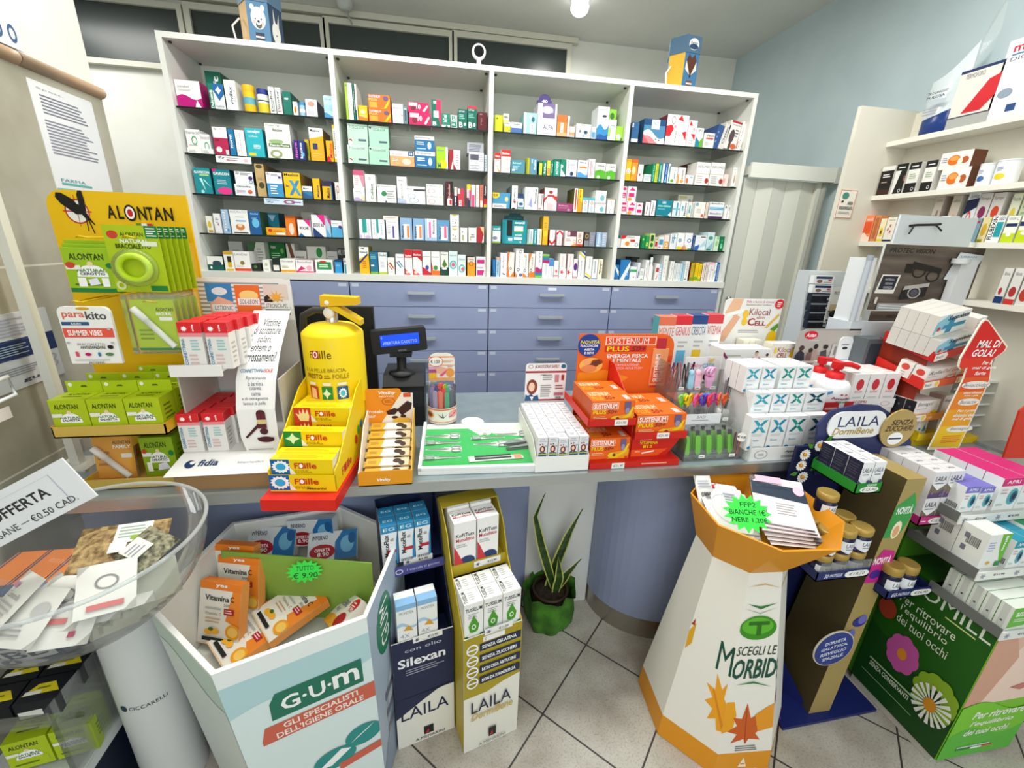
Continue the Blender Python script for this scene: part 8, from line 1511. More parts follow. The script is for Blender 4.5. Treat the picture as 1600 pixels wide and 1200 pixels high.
INV = 'w f0b03a .25 .3 .05;t 2a4a7a .1 .6 .5 .8 INVERNO;t 3a8ab0 .1 .42 .3 .56 Act;e b8182a .72 .28 .22 .22;e c8202e .8 .78 .18 .2;l fdd .68 .7 .92 .88 2;tb fff .66 .6 .92 .7 8.90'
vbox('white winter remedy box with red discs beside the green divider', (520, 985), zf+.06, (R_(-64), R_(-30), R_(-62)), (.16, .036, .1), INV)
BLU = 'p 2a78b8 .55 0 1 0 1 1 .7 1 .55 .6;e 7ac0e6 .8 .5 .14 .3;e 1f5f9a .9 .7 .08 .2;tb 556 .08 .72 .4 .88 INVERNO;e b8182a .3 .3 .26 .26;tb fff .14 .3 .46 .42 OFFERTA;tb fff .2 .14 .44 .28 8.90'
for k, (px, rot) in enumerate([((425, 868), (R_(-35), 0, R_(-5))), ((492, 848), (R_(-12), R_(-5), R_(-8))), ((520, 876), (R_(-50), 0, R_(4)))]):
    vbox('white and blue winter remedy box behind the green divider, %s from the wall side' % ORD[k], px, .585+.02*(k == 1), rot, (.15, .04, .09), BLU, 'e4eaee', 'winter remedy boxes behind the divider')

# ---- two narrow cardboard floor stands
def floor_stand(name, lab, p0, p1, dep, zf_, zt_, col, inner, front, hood, side=None):
    """p0, p1: px of the front foot corners"""
    a, b = PZ(p0[0], p0[1], 0), PZ(p1[0], p1[1], 0); w_ = (b-a).length; rz = math.atan2(b.y-a.y, b.x-a.x)
    o = thing(name, lab, 'display', (a.x, a.y, 0), rz); s_ = side or col
    m = MB().box(0, w_, 0, .004, .001, zf_, 'e8e6dc'); m.pr((0, 0, .001), (w_, 0, 0), (0, 0, zf_), front); m.build('front_panel', o)
    for x in (0, w_-.003): MB().extr([(x, .004, .001), (x, dep, .001), (x, dep, zt_), (x, dep-.05, zt_), (x, dep*.6, zt_-.06), (x, dep*.45, zf_+.15), (x, .004, zf_)], (.003, 0, 0), s_).build('side_panel', o)
    MB().box(.003, w_-.003, dep-.003, dep, .001, zt_, inner).build('back_panel', o)
    if hood: MB().extr([(.003, dep-.06, zt_-.002), (w_-.003, dep-.06, zt_-.002), (w_-.003, dep, zt_), (.003, dep, zt_)], (0, 0, .003), col).build('hood', o)
    MB().box(.003, w_-.003, .004, dep*.42, zf_-.05, zf_-.045, inner).build('lower_shelf', o)
    return o, w_, Matrix.Translation(o.location) @ Matrix.Rotation(rz, 4, 'Z'), rz
def tag_strip(o, w_, y, z, t, mid=.5):
    m = MB().box(w_*mid-.04, w_*mid+.05, y-.0015, y, z, z+.022, 'eeeeec').pr((w_*mid-.04, y-.0015, z), (.09, 0, 0), (0, 0, .022), 'tb 333 .5 .3 .85 .7 %s;s 667 .14 .5 .1 .4 6 .4;l aaa .3 .1 .9 .25 1' % t); m.build('price_strip', o)
NAV = '1a2345'
So, w_, Ms, rs = floor_stand('lavender_stand', 'navy and white floor stand of effervescent and oral spray boxes', (623, 1172), (710, 1137), .25, .455, .8, NAV, NAV, 'r 1a2345 0 .48 1 1;p 1a2345 0 .3 .0 .48 1 .48 1 .5 .7 .47 .4 .4;t ccd .2 .9 .8 .93 con olio;tb f4f4f6 .08 .77 .86 .85 Silexan;l 99a .2 .69 .9 .75 3;t 1a2345 .08 .27 .9 .38 LAILA;p 1a1a1e .45 .06 .62 .06 .62 .14 .45 .14;p c8303a .47 .07 .54 .07 .53 .11;t 444 .3 .02 .82 .045 A.MENARINI', False)
So.name = 'cardboard_floor_stand'
MB().box(.003, w_-.003, .12, .247, .64, .645, NAV).build('upper_shelf', So)
tag_strip(So, w_, .118, .63, '€9.90', .55); tag_strip(So, w_, -.0005, .44, '€13.90', .55)
MUC = 'r 2a86b8 0 .82 1 1;t dff .15 .87 .85 .95 EG;p 2a86b8 .82 0 1 0 1 .82 .9 .6;tbv 1a1a2a .15 .22 .45 .78 MucoFlux;t 555 .55 .6 .75 .68 600;r b8283a .3 .3 .9 .38;k 333 .1 .02 .9 .09'
for k in range(3):
    for r_ in range(2):
        p = Ms @ V3((.026+k*.05, .142+r_*.05, .6455)); carton('sachet_box', 'white and blue sachet box, %s from the hexagonal bin, %s row' % (ORD[k], ['front', 'rear'][r_]), 'box', p, (.047, .048, .14), 'e8eaec', MUC, 'r 2a86b8 0 0 1 1;t dff .2 .4 .8 .6 EG', '', '', rs, 'sachet boxes in the navy stand')
MON = 'r 8ab8e0 0 .9 1 1;t 788 .15 .8 .85 .86 MONTEX;w a8cce8 .6 .55 .04;w f0f0ee .54 .5 .03;p d8a030 .3 .46 .8 .42 .7 .5 .55 .56;t 99a .15 .3 .6 .38 4X;l bbb .2 .1 .8 .26 3'
MB().box(.02, w_, .1, .105, .61, .64, '4a4a8a').pr((.02, .1, .61), (w_-.02, 0, 0), (0, 0, .03), 'o ccd .16 .5 .07 .3 .3;t ccd .3 .3 .9 .7 1 capsula al giorno').build('violet_strip', So)
for k in range(2):
    p = Ms @ V3((.05+k*.062, .035, .4105)); carton('spray_box', 'white box with golden fish, %s from the hexagonal bin, in the navy stand' % ORD[k], 'box', p, (.058, .055, .175), 'eef0ee', MON, 'r 8ab8e0 0 0 1 .5', '', '', rs, 'boxes with golden fish')
GOL = 'b8a22a'
Go, w_, Mg, rg_ = floor_stand('sleep_aid_stand', 'gold and white floor stand of cough syrup boxes beside the snake plant', (725, 1178), (807, 1140), .28, .49, .8, GOL, 'c9b43a', 'p a8961e 0 .5 0 1 1 1 1 .56 .7 .54 .4 .5;'+''.join('e 1a2345 .62 %g .36 .03;r 1a2345 .26 %g .98 %g;o f4f4f4 .14 %g .1 .045 .25;r f4f4f4 .06 %g .22 %g;tb fff .3 %g .9 %g %s;' % (y, y-.03, y+.03, y, y-.006, y+.006, y-.014, y+.014, t) for y, t in ((.9, 'SENZA GELATINA'), (.81, 'SENZA ZUCCHERI'), (.72, 'NON CREA ABITUDINE'), (.63, 'NON DA SONNOLENZA')))+'t 1a2345 .12 .36 .84 .46 LAILA;tbi c9b062 .12 .29 .88 .355 DormiBene;p 1a1a1e .44 .08 .58 .08 .58 .16 .44 .16;p c8303a .46 .09 .52 .09 .51 .13;t 444 .26 .03 .76 .055 A.MENARINI', True, 'c4ae30')
Go.name = 'cardboard_floor_stand'
MB().box(.003, w_-.003, .14, .277, .62, .625, 'c9b43a').build('upper_shelf', Go); MB().box(.003, w_-.003, .137, .141, .6, .64, GOL).build('shelf_lip', Go)
tag_strip(Go, w_, .136, .615, '€12.90', .62); tag_strip(Go, w_, -.001, .485, '€11.50', .55)
m = MB().box(.06, .13, -.002, -.0005, .462, .48, 'f0f0ee').pr((.06, -.002, .462), (.07, 0, 0), (0, 0, .018), 't 333 .08 .2 .14 .8 €'); m.build('blank_tag', Go)
KOF = 'tb 222 .08 .68 .92 .76 KoFiTuss;tb b8283a .08 .58 .92 .66 Mucolitico;e 223a66 .6 .12 .36 .12;p c8303a 0 0 .5 0 .12 .4 0 .5;l bbb .1 .45 .6 .54 2'
for k in range(4):
    c, r_ = k % 2, k//2; p = Mg @ V3((.05+c*.075, .172+r_*.068, .6255)); carton('cough_syrup_box', 'white cough syrup box with red name, %s row, %s the navy stand' % (['front', 'rear'][r_], ['nearer', 'farther from'][c]), 'box', p, (.07, .062, .165+.01*r_), 'f0eeec', KOF if r_ == 0 else '', 'tb 222 .08 .6 .92 .75 KoFiTuss;tb b8283a .08 .4 .92 .55 Mucolitico', '', '', rg_, 'red lettered cough syrup boxes')
TUS = 'tb 333 .06 .82 .94 .9 TUSSELIM;l aaa .2 .66 .8 .78 3;p 4a9a2a .5 .72 .78 .5 .72 .36 .5 .32 .28 .36 .22 .5;o e4f0d8 .5 .46 .12 .06 .4;r 2a7a3a 0 0 1 .28;e e8efe2 .5 .28 .34 .06;l 6aa87a .1 .05 .9 .14 2'
for k in range(6):
    c, r_ = k % 3, k//3; p = Mg @ V3((.0335+c*.0605, .036+r_*.056, .4455)); carton('cough_syrup_box', 'white cough syrup box with green drop, %s row, %s from the navy stand' % (['front', 'rear'][r_], ORD[c]), 'box', p, (.058, .054, .165), 'f0f0ec', TUS, 'tbv 333 .05 .1 .25 .9 TUSSELIM;l bbb .35 .2 .7 .8 4', '', '', rg_, 'green cough syrup boxes')

# ---- snake plant
p = PZ(860, 985, 0); Pl = thing('snake_plant', 'small snake plant in green wrapped pot on the floor by the counter', 'plant', (p.x, p.y+.05, 0))
WRAP = noisy('green_tissue', '2a5a14', '4a8a22', 14, .6, bump=.6)
m = MB(); n = 28; rg = random.Random(3); prof = [(.085, .002), (.1, .05), (.105, .12), (.1, .17), (.112, .2)]; vs = []
for r, z in prof:
    for i in range(n):
        a = 2*PI*i/n; k = 1+.09*math.sin(a*7)+rg.uniform(-.04, .04); vs.append((r*k*math.cos(a), r*k*math.sin(a)*.9, z+(rg.uniform(-.02, .02) if z > .19 else 0)))
m.add(vs, [(j*n+i, j*n+(i+1) % n, (j+1)*n+(i+1) % n, (j+1)*n+i) for j in range(4) for i in range(n)], WRAP, True); m.build('pot_wrap', Pl)
MB().lathe([(.075, .17), (.08, .185), (.07, .186)], '3a2a1c', 24, cap=False).build('pot', Pl)
MB().lathe([(.073, .02), (.074, .165), (.05, .172), (.001, .174)], noisy('dark_soil', '1c130c', '3a2a1c', 60, .9, bump=.8), 24).build('soil', Pl)
LF_ = noisy('snake_leaf', '1c3214', '3a5a24', 9, .4, (1, 1, 5))
for pts, wd in (([(.02, 0, .17), (-.02, -.01, .3), (-.055, -.01, .42), (-.085, 0, .55), (-.05, 0, .66)], .02), ([(.0, .02, .17), (.03, .02, .3), (.07, .02, .44), (.12, .02, .56)], .026), ([(.02, -.02, .17), (.03, -.025, .25), (.02, -.02, .36)], .022), ([(.03, .0, .17), (.06, -.01, .25), (.12, -.02, .34)], .03)):
    m = MB(); n = 12; vs = []
    for i in range(n+1):
        t_ = i/n*(len(pts)-1); k = min(int(t_), len(pts)-2); f_ = t_-k; c = V3(pts[k]).lerp(V3(pts[k+1]), f_); hw_ = wd*(.45+.55*math.sin(PI*min(1, .15+i/n*.85)))*(1-(i/n)**4)+.001
        tw = .5*i/n; d_ = V3((math.cos(tw), math.sin(tw)*.5, 0))
        for q in (-1, -.72, 0, .72, 1): vs.append(c+d_*hw_*q+V3((0, .006*abs(q), 0)))
    for q, c in ((0, 'c2c86a'), (1, LF_), (2, LF_), (3, 'c2c86a')): m.add(vs, [(i*5+q, i*5+q+1, i*5+q+6, i*5+q+5) for i in range(n)], c, True)
    m.build('leaf', Pl)

# ---- orange octagonal bin of masks
ORN = 'e0951c'
Ob = thing('mask_bin', 'white and orange octagonal cardboard bin holding face masks', 'bin', (.945, .98, 0))
def octo(r, z, cx=0, cy=0, a0=-117): return [V3((cx+r*math.cos(R_(a0+45*i)), cy+r*math.sin(R_(a0+45*i)), z)) for i in range(8)]
b0, b1, nk, rm = octo(.24, .002), octo(.233, .09, 0, 0), octo(.135, .70, 0, .015), octo(.212, .855, .025, -.01)
def ring(lo, hi, th, cols, nm, prints=None):
    for i in range(8):
        a, b, c, d = lo[i], lo[(i+1) % 8], hi[(i+1) % 8], hi[i]; nrm = (b-a).cross(d-a).normalized(); m = MB().extr([a, b, c, d], -nrm*th, cols)
        if prints and i in prints:
            n0 = len(m.v); m.pr((0, 0, 0), (1, 0, 0), (0, 0, 1), prints[i])
            for k in range(n0, len(m.v)):
                u, v, t_ = m.v[k][0], m.v[k][2], -m.v[k][1]; q0 = a+(b-a)*u; q1 = d+(c-d)*u; m.v[k] = tuple(q0+(q1-q0)*v+nrm*t_)
        m.build(nm, Ob)
LEAFS = 'p e8a01a .2 .14 0 .12 0 .3 .16 .3 .24 .22;p c85a1c .48 .05 .44 .08 .2 .06 .3 .11 .1 .13 .28 .16 .18 .21 .36 .2 .44 .29 .54 .2 .72 .23 .66 .16 .84 .15 .66 .11 .76 .07 .54 .08;p a8401a .48 .06 .46 .06 .43 .26 .45 .26;p e2951c .7 .12 1 .14 1 .28 .85 .26 .62 .22'
ring(b0, b1, .004, ORN, 'base_band', {0: 'p f4ead8 .42 .3 .58 .3 .5 .75;r e0951c .46 .42 .54 .48;t f4ead8 .25 .08 .78 .22 ANGELINI'})
ring(b1, nk, .004, 'e8e5dc', 'body_panel', {0: LEAFS+';l 666 .3 .01 .82 .045 3;tbi 0f4a3a 0 .43 1 .54 ORBID;ti 1a3a2e .02 .56 .98 .61 SCEGLI LE;e 3a8a1a .46 .71 .47 .065;e 5ab02a .44 .72 .4 .045;r 2a6a12 .2 .725 .74 .745;r 2a6a12 .42 .67 .54 .735;p 2a7a3a .1 .84 .46 .81 .9 .84 .46 .825;p 9aa .0 .82 .46 .785 .95 .82 .46 .79;p 2a7a3a .1 .4 .5 .415 .9 .38 .5 .405;p caa24a .0 .93 .5 .945 1 .92 .5 .94', 1: 'p caa24a 0 .92 1 .89 1 .9 0 .93;tbi 0f4a3a 0 .41 .14 .52 E;p a83a4a .0 .3 .2 .34 .1 .25', 7: 't 0f4a3a .68 .44 .985 .6 M;p e8a01a 1 .13 .9 .12 .86 .18 .72 .15 .78 .22 .62 .24 .74 .28 .58 .34 .76 .33 .74 .42 .88 .35 .96 .4 .94 .31 1 .29;p d8841a .98 .14 .72 .32 .74 .33 1 .17;p d8a01a .0 .56 .1 .62 .12 .5 .02 .45;p a83a2a .0 .6 .06 .64 .08 .6'})
ring(nk, rm, .005, ORN, 'funnel_panel')
MB().extr([p+V3((0, 0, .07)) for p in octo(.16, .7, .012, .0)], (0, 0, .004), 'c8861a').build('inner_floor', Ob)
def mask(lab, off, rot, dim, f, base='e6e6e4', back='ddd', group='mask packs in the orange bin'):
    w_, h_ = dim; m = MB()
    n = 6; vs = []; fs = []
    for i in range(n+1):
        for j in range(n+1):
            u, v = i/n, j/n; vs.append(((u-.5)*w_, (v-.5)*h_, .004*math.sin(PI*u)*math.sin(PI*v)+.002))
    for i in range(n):
        for j in range(n): a = i*(n+1)+j; fs.append((a, a+n+1, a+n+2, a+1))
    m.add(vs, fs, base); m.box(-w_/2, w_/2, -h_/2, h_/2, 0, .002, back); m.pr((-w_/2, -h_/2, .0062), (w_, 0, 0), (0, h_, 0), f)
    o = thing('mask_pack', lab, 'mask pack', V3((.945, .98, 0))+V3(off), 0, group, rot); m.build('envelope', o)
WM = 'r c8283a .2 .86 .42 .94;tb b02838 .18 .95 .5 .99 FFP2;o dde .5 .45 .34 .3 .04;l aab .55 .5 .92 .8 5;k 333 .08 .6 .2 .72'
PK = 'r f4e8ee 0 0 1 .58;p 142a40 0 .58 1 .5 1 .8 0 .86;r f0b8cc .1 .86 .6 1;tb 142a40 .2 .72 .7 .78 My Beauty Mask;e f2c0d0 .88 .75 .1 .1;l aaa .4 .2 .8 .45 5;k 333 .08 .1 .22 .26'
for k in range(5): mask('white mask envelope in the orange bin, %s from the top' % ORD[k], (-.075+.006*k, .03-.006*k, .835-.009*k), (R_(18), R_(8), R_(-8-4*k)), (.14, .185), WM if k == 0 else '')
mask('upright white mask envelope against the back of the orange bin', (-.12, .07, .85), (R_(50), R_(6), R_(4)), (.06, .13), 'k 333 .2 .4 .8 .6;l aab .1 .7 .9 .9 3')
for k in range(6): mask('pink and navy mask envelope in the orange bin, %s from the top' % ORD[k], (.085+.002*k, .0-.006*k, .862-.009*k), (R_(18), R_(-2), R_(-28+2*k)), (.15, .19), PK if k < 3 else '', 'eee4e8', '20304a')
o = thing('price_star', 'bright green star price tag lying on the mask envelopes', 'price tag', PZ(1168, 802, .885))
m = MB(); sp = [(.07*(1 if i % 2 == 0 else .72)*math.cos(PI*i/15), 0, .056*(1 if i % 2 == 0 else .72)*math.sin(PI*i/15)) for i in range(30)]; m.extr(sp, (0, .001, 0), '3ae04a'); m.pr((-.07, 0, -.056), (.14, 0, 0), (0, 0, .112), 't 122 .38 .66 .7 .78 FFP2;t 122 .14 .46 .86 .6 BIANCHE 1€;t 122 .16 .26 .88 .4 NERE 1,20€'); m.build('star_card', o, rot=(R_(-48), 0, R_(-12)))

# ---- navy and gold sleep-aid stand
Na = thing('lavender_stand', 'navy and gold floor stand of sleep aid jars with daisies', 'display', (1.33, 1.0, 0)); Na.name = 'sleep_aid_stand'
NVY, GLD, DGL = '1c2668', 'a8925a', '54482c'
at(Na, MB().extr([(1.162, .852, .001), (1.56, .86, .001), (1.56, 1.13, .001), (1.175, 1.13, .001)], (0, 0, .012), NVY), 'base')
at(Na, MB().box(1.172, 1.55, 1.105, 1.115, .014, .98, '151c48'), 'back_board')
at(Na, MB().extr([(1.172, .88, .0135), (1.175, 1.1, .0135), (1.175, 1.1, .3)], (.006, 0, 0), NVY).extr([(1.3, .9, .0135), (1.18, 1.1, .0135), (1.18, 1.1, .3)], (.004, .004, 0), NVY), 'gusset')
f0, f1 = PZ(1263, 1115, .013), PZ(1296, 1110, .013); zc = .955
t0, t1 = PZ(1418, 749, zc), PZ(1456, 748, zc); dpt = V3((0, .2, 0)); wv = f1-f0
t1 = t0+wv*.82
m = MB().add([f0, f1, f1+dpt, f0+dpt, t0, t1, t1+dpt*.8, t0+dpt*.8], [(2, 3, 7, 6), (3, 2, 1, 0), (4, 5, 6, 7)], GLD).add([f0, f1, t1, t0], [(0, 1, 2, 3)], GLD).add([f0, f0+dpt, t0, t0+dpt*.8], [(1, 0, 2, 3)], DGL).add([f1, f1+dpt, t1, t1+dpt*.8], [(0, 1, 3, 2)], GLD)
n0 = len(m.v); m.pr((0, 0, 0), (1, 0, 0), (0, 0, 1), 'p 3a9a4a .0 .78 .0 .9 .3 .92 .7 .95 1 .9 .95 .84 .8 .8 .4 .78;tb fff .15 .87 .9 .905 NOVITÀ;e f4e8c8 .5 .81 .22 .034;e e0a87a .5 .805 .14 .022;p c82a8a .0 .6 .0 .68 .3 .735 .9 .725 1 .68 .8 .62 .9 .6;tb fff .05 .675 .85 .71 NOVITÀ;e 4a2a8a .35 .635 .26 .018;e 2a2f8a .6 .43 .32 .022;e 6a6ab8 .7 .44 .2 .02;e 2a2f8a .3 .37 .3 .022;e 6a6ab8 .4 .378 .2 .02')
for k in range(n0, len(m.v)):
    u, v, t_ = m.v[k][0], m.v[k][2], -m.v[k][1]; q0 = f0.lerp(f1, u); q1 = t0.lerp(t1, u); m.v[k] = tuple(q0.lerp(q1, v)+V3((0, -t_, 0)))
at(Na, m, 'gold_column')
ax_ = lambda v: f0.lerp(t0, v)
q = PY(1302, 1013, .87); m = MB().lathe([(.075, 0), (.075, .004)], 'd9d2bc', 36).lathe([(.0715, .0041), (.0715, .005)], '2a3a86', 36).xf(Matrix.Rotation(PI/2, 4, 'X')); m.pr((-.072, -.0052, -.072), (.144, 0, 0), (0, 0, .144), 'tbi dde4f4 .24 .68 .78 .78 DORMITA;tbi dde4f4 .16 .52 .84 .62 GALATTICA,;tbi dde4f4 .14 .36 .82 .46 RISVEGLIO;tbi dde4f4 .2 .2 .76 .3 SPAZIALE.'); m.xf(Matrix.Translation((q.x, .872, q.z)) @ Matrix.Rotation(-.2, 4, 'Y')); at(Na, m, 'round_badge')
YH = 1.1
hb = [PY(x, y, YH) for x, y in [(1272, 742), (1420, 742), (1424, 690), (1405, 655), (1375, 634), (1345, 632), (1300, 642), (1278, 665)]]
at(Na, MB().extr(hb, (0, .008, 0), '2a3260'), 'header_board')
a, b = PY(1290, 686, YH-.006), PY(1378, 642, YH-.006); c, d = PY(1290, 680, YH-.006), PY(1379, 676, YH-.006)
m = MB().extr(rrect(c.x, d.x, a.z, b.z, (b.z-a.z)*.48, YH-.006, tl=1, tr=1, bl=1, br=1), (0, .005, 0), 'eeeff2'); m.pr((c.x, YH-.006, a.z), (d.x-c.x, 0, 0), (0, 0, b.z-a.z), 't 2a3260 .16 .44 .88 .82 LAILA;tbi b89a4a .1 .14 .82 .4 DormiBene'); at(Na, m, 'oval_sign')
q = PY(1404, 670, YH-.012); r_ = PY(1430, 670, YH-.012).x-q.x; m = MB().lathe([(r_, 0), (r_, .005)], 'b39a5e', 32).xf(Matrix.Rotation(PI/2, 4, 'X')); m.pr((-r_, -.0051, -r_), (2*r_, 0, 0), (0, 0, 2*r_), 'tbi 4a4020 .24 .6 .86 .74 SENZA;tbi 4a4020 .1 .44 .92 .58 ZUCCHERI;e f2f2f2 .48 .24 .22 .17;r 1a2345 .3 .22 .66 .26'); m.xf(Matrix.Translation((q.x, YH-.007, q.z))); at(Na, m, 'round_sign')
def trayq(lf, rf, Y, dep, ht, col, dsl, nm):
    """tray hung on the column: px of its lower front corners"""
    a, b = PY(lf[0], lf[1], Y), PY(rf[0], rf[1], Y); z0 = (a.z+b.z)/2; m = MB().box(a.x, b.x, Y, Y+.003, z0, z0+ht, col); m.pr((a.x, Y, z0), (b.x-a.x, 0, 0), (0, 0, ht), dsl)
    m.box(a.x, a.x+.003, Y, Y+dep, z0, z0+ht, col).box(b.x-.003, b.x, Y, Y+dep, z0, z0+ht, col).box(a.x, b.x, Y, Y+dep, z0, z0+.004, col); at(Na, m, nm); return a.x, b.x, z0+.0045
PRC = 'e f2f2ee .74 .5 .12 .36;r f2f2ee .66 .14 .84 .86;e f2f2ee .62 .5 .1 .36;e f2f2ee .88 .5 .1 .36;ti 333 .6 .32 .9 .68 %s'
x0, x1, z0 = trayq((1333, 776), (1376, 766), .93, .16, .035, '1f8a2a', 'tb fff .4 .74 .76 .94 GOCCE;e f2f2ee .52 .4 .36 .3;ti 333 .24 .24 .8 .56 €15,90', 'green_tray')
LAI = 'r eef0f2 0 .55 1 1;p eef0f2 0 .55 .5 .38 1 .55;t 445 .12 .66 .88 .82 LAILA;l 556 .2 .56 .8 .62 1;p 3a3060 0 0 .5 0 .3 .3 0 .4;e c9a24a .55 .12 .3 .12;r 6a6040 0 0 1 .06;e 4a3a7a .85 .3 .12 .12'
for c in range(2):
    for r_ in range(3):
        carton('drops_box', 'white topped drops box on the green tray, %s column, %s from the front' % (['daisy-side', 'column-side'][c], ORD[r_]), 'box', (x0+.0255+c*.042, .934+.024+r_*.049, z0), (.04, .047, .1), 'e4e4e6', LAI, 'l 778 .3 .3 .8 .6 2', 'l 445 .1 .5 .9 .9 5;l 445 .1 .1 .9 .45 4', '', 0, 'drops boxes on the green tray', cols=dict(left='1a1f3a'))
def jar(lab, x, y, z, r=.029, h=.08, grp='sleep aid jars', below=None):
    o = thing('pastille_jar', lab, 'jar', (x, y, z), 0, grp)
    MB().lathe([(r*.9, 0), (r, .004), (r, h*.66), (r*.78, h*.74)], mat('1a1838', .15), 24).build('jar_body', o)
    MB().lathe([(r*.98, h*.72), (r*1.02, h*.76), (r*1.02, h*.97), (r*.9, h), (r*.7, h*.985)], mat('b0914a', .4, .3), 28).build('gold_lid', o)
    q = MB().pr((-.5, 0, 0), (1, 0, 0), (0, 0, 1), 'p e8eaf0 0 .3 .5 .02 1 .3 1 .9 0 .9;t 334 .3 .5 .8 .78 LAILA;l 556 .32 .32 .72 .42 1;e 6a4a8a .06 .2 .06 .12;e 6a4a8a .94 .15 .06 .12'); q.strips(); q.v = [((r+.0006-v[1])*math.sin(v[0]*2.2), -(r+.0006-v[1])*math.cos(v[0]*2.2), h*(.05+.58*v[2])) for v in q.v]; q.build('jar_label', o)
x0, x1, z0 = trayq((1273, 912), (1357, 897), .86, .19, .032, '232c66', 'tbi dde .14 .25 .22 .75 30;tbi dde .24 .35 .48 .7 PASTIGLIE;'+PRC % '€19,50', 'navy_tray')
for r_ in range(2):
    for c in range(3):
        for k in range(2): jar('gold-lidded jar, %s layer, %s row, %s from the orange bin' % (['lower', 'upper'][k], ['front', 'second'][r_], ORD[c]), x0+.031+c*.058, .892+r_*.06, z0+k*.0805)
jar('gold-lidded jar standing alone on top of the others under the green tray', x0+.07, .96, z0+.1615)
at(Na, MB().box(x0+.004, x1-.004, .8605, .862, z0, z0+.06, ACR), 'clear_front')
x0, x1, z0 = trayq((1383, 938), (1453, 928), .86, .14, .032, '232c66', 'tbi dde .1 .25 .22 .75 60;tbi dde .24 .35 .5 .7 PASTIGLIE;'+PRC % '€26,90', 'navy_tray')
for k in range(3): jar('larger gold-lidded jar on the small navy tray, %s' % ['beside the gold column', 'nearer the green stand', 'at the back'][k], x0+.032+(k % 2)*.058, .893+(k//2)*.058, z0, .029, .105, 'larger sleep aid jars')
x0, x1, z0 = trayq((1432, 825), (1477, 815), .92, .18, .032, 'c0307e', 'l fff .05 .4 .3 .6 1;e f2f2ee .62 .5 .3 .36;ti 333 .42 .3 .84 .7 €16,90', 'magenta_tray')
for c in range(2):
    for r_ in range(4):
        for k in range(2):
            if k == 0 and r_ > 0: continue
            carton('capsule_box', 'white and lavender capsule box, %s, %s from the front, %s' % (['lower', 'upper'][k], ORD[r_], ['beside the gold column', 'nearer the pink boxes'][c]), 'box', (x0+.03+c*.058, .925+.025+r_*.05, z0+k*.094), (.056, .048, .093), 'e4e2e6', 'r 5a4a70 0 0 1 .55;p 7a6a58 0 .2 .6 .2 1 .4 1 .5 0 .5;p eef0f2 0 .55 .5 .3 1 .55;t 445 .14 .66 .86 .84 LAILA;l 556 .2 .55 .8 .6 1;e 8a6aa0 .2 .2 .08 .05;e 8a6aa0 .8 .12 .08 .05', 't 556 .25 .4 .75 .6 LAILA', '', '', 0, 'capsule boxes above the magenta tray')
at(Na, MB().box(x0+.006, x1-.006, .975, 1.1, z0+.0, z0+.0915, GLD), 'gold_step')
for k, (x, y, r_) in enumerate([(1280, 696, .02), (1257, 710, .02), (1251, 727, .02), (1253, 745, .021)]):
    c = PY(x, y, 1.085); o = thing('paper_daisy', 'white daisy on the navy stand edge, %s from the top' % ORD[k], 'flower', (c.x, 1.085, c.z), 0, 'daisies on the navy stand')
    for q in range(13): a = 2*PI*q/13; MB().extr([(.3*r_*math.cos(a-.2), 0, .3*r_*math.sin(a-.2)), (.85*r_*math.cos(a-.2), -.003, .85*r_*math.sin(a-.2)), (r_*math.cos(a), -.004, r_*math.sin(a)), (.85*r_*math.cos(a+.2), -.003, .85*r_*math.sin(a+.2)), (.3*r_*math.cos(a+.2), 0, .3*r_*math.sin(a+.2))], (0, .001, 0), 'f6f6f4').build('petal', o)
    MB().ball((0, -.003, 0), (.33*r_, .004, .33*r_), 'd89a1c', 12).build('centre', o)
o = thing('daisy_leaves', 'green leaves printed card behind the daisies', 'leaves', (0, 0, 0)); o.name = 'leafy_sprig'
for x, y, a in [(1290, 688, .6), (1270, 700, 2.5), (1272, 716, .2), (1265, 735, .8), (1246, 738, 3.4), (1272, 728, -.4), (1285, 704, 0)]:
    c = PY(x, y, 1.094); r_ = .03; at(o, MB().extr([(c.x, 1.092, c.z), (c.x+.5*r_*math.cos(a-.6), 1.09, c.z+.5*r_*math.sin(a-.6)), (c.x+r_*math.cos(a), 1.092, c.z+r_*math.sin(a)), (c.x+.5*r_*math.cos(a+.6), 1.09, c.z+.5*r_*math.sin(a+.6))], (0, .001, 0), '4a8a2a'), 'leaf')

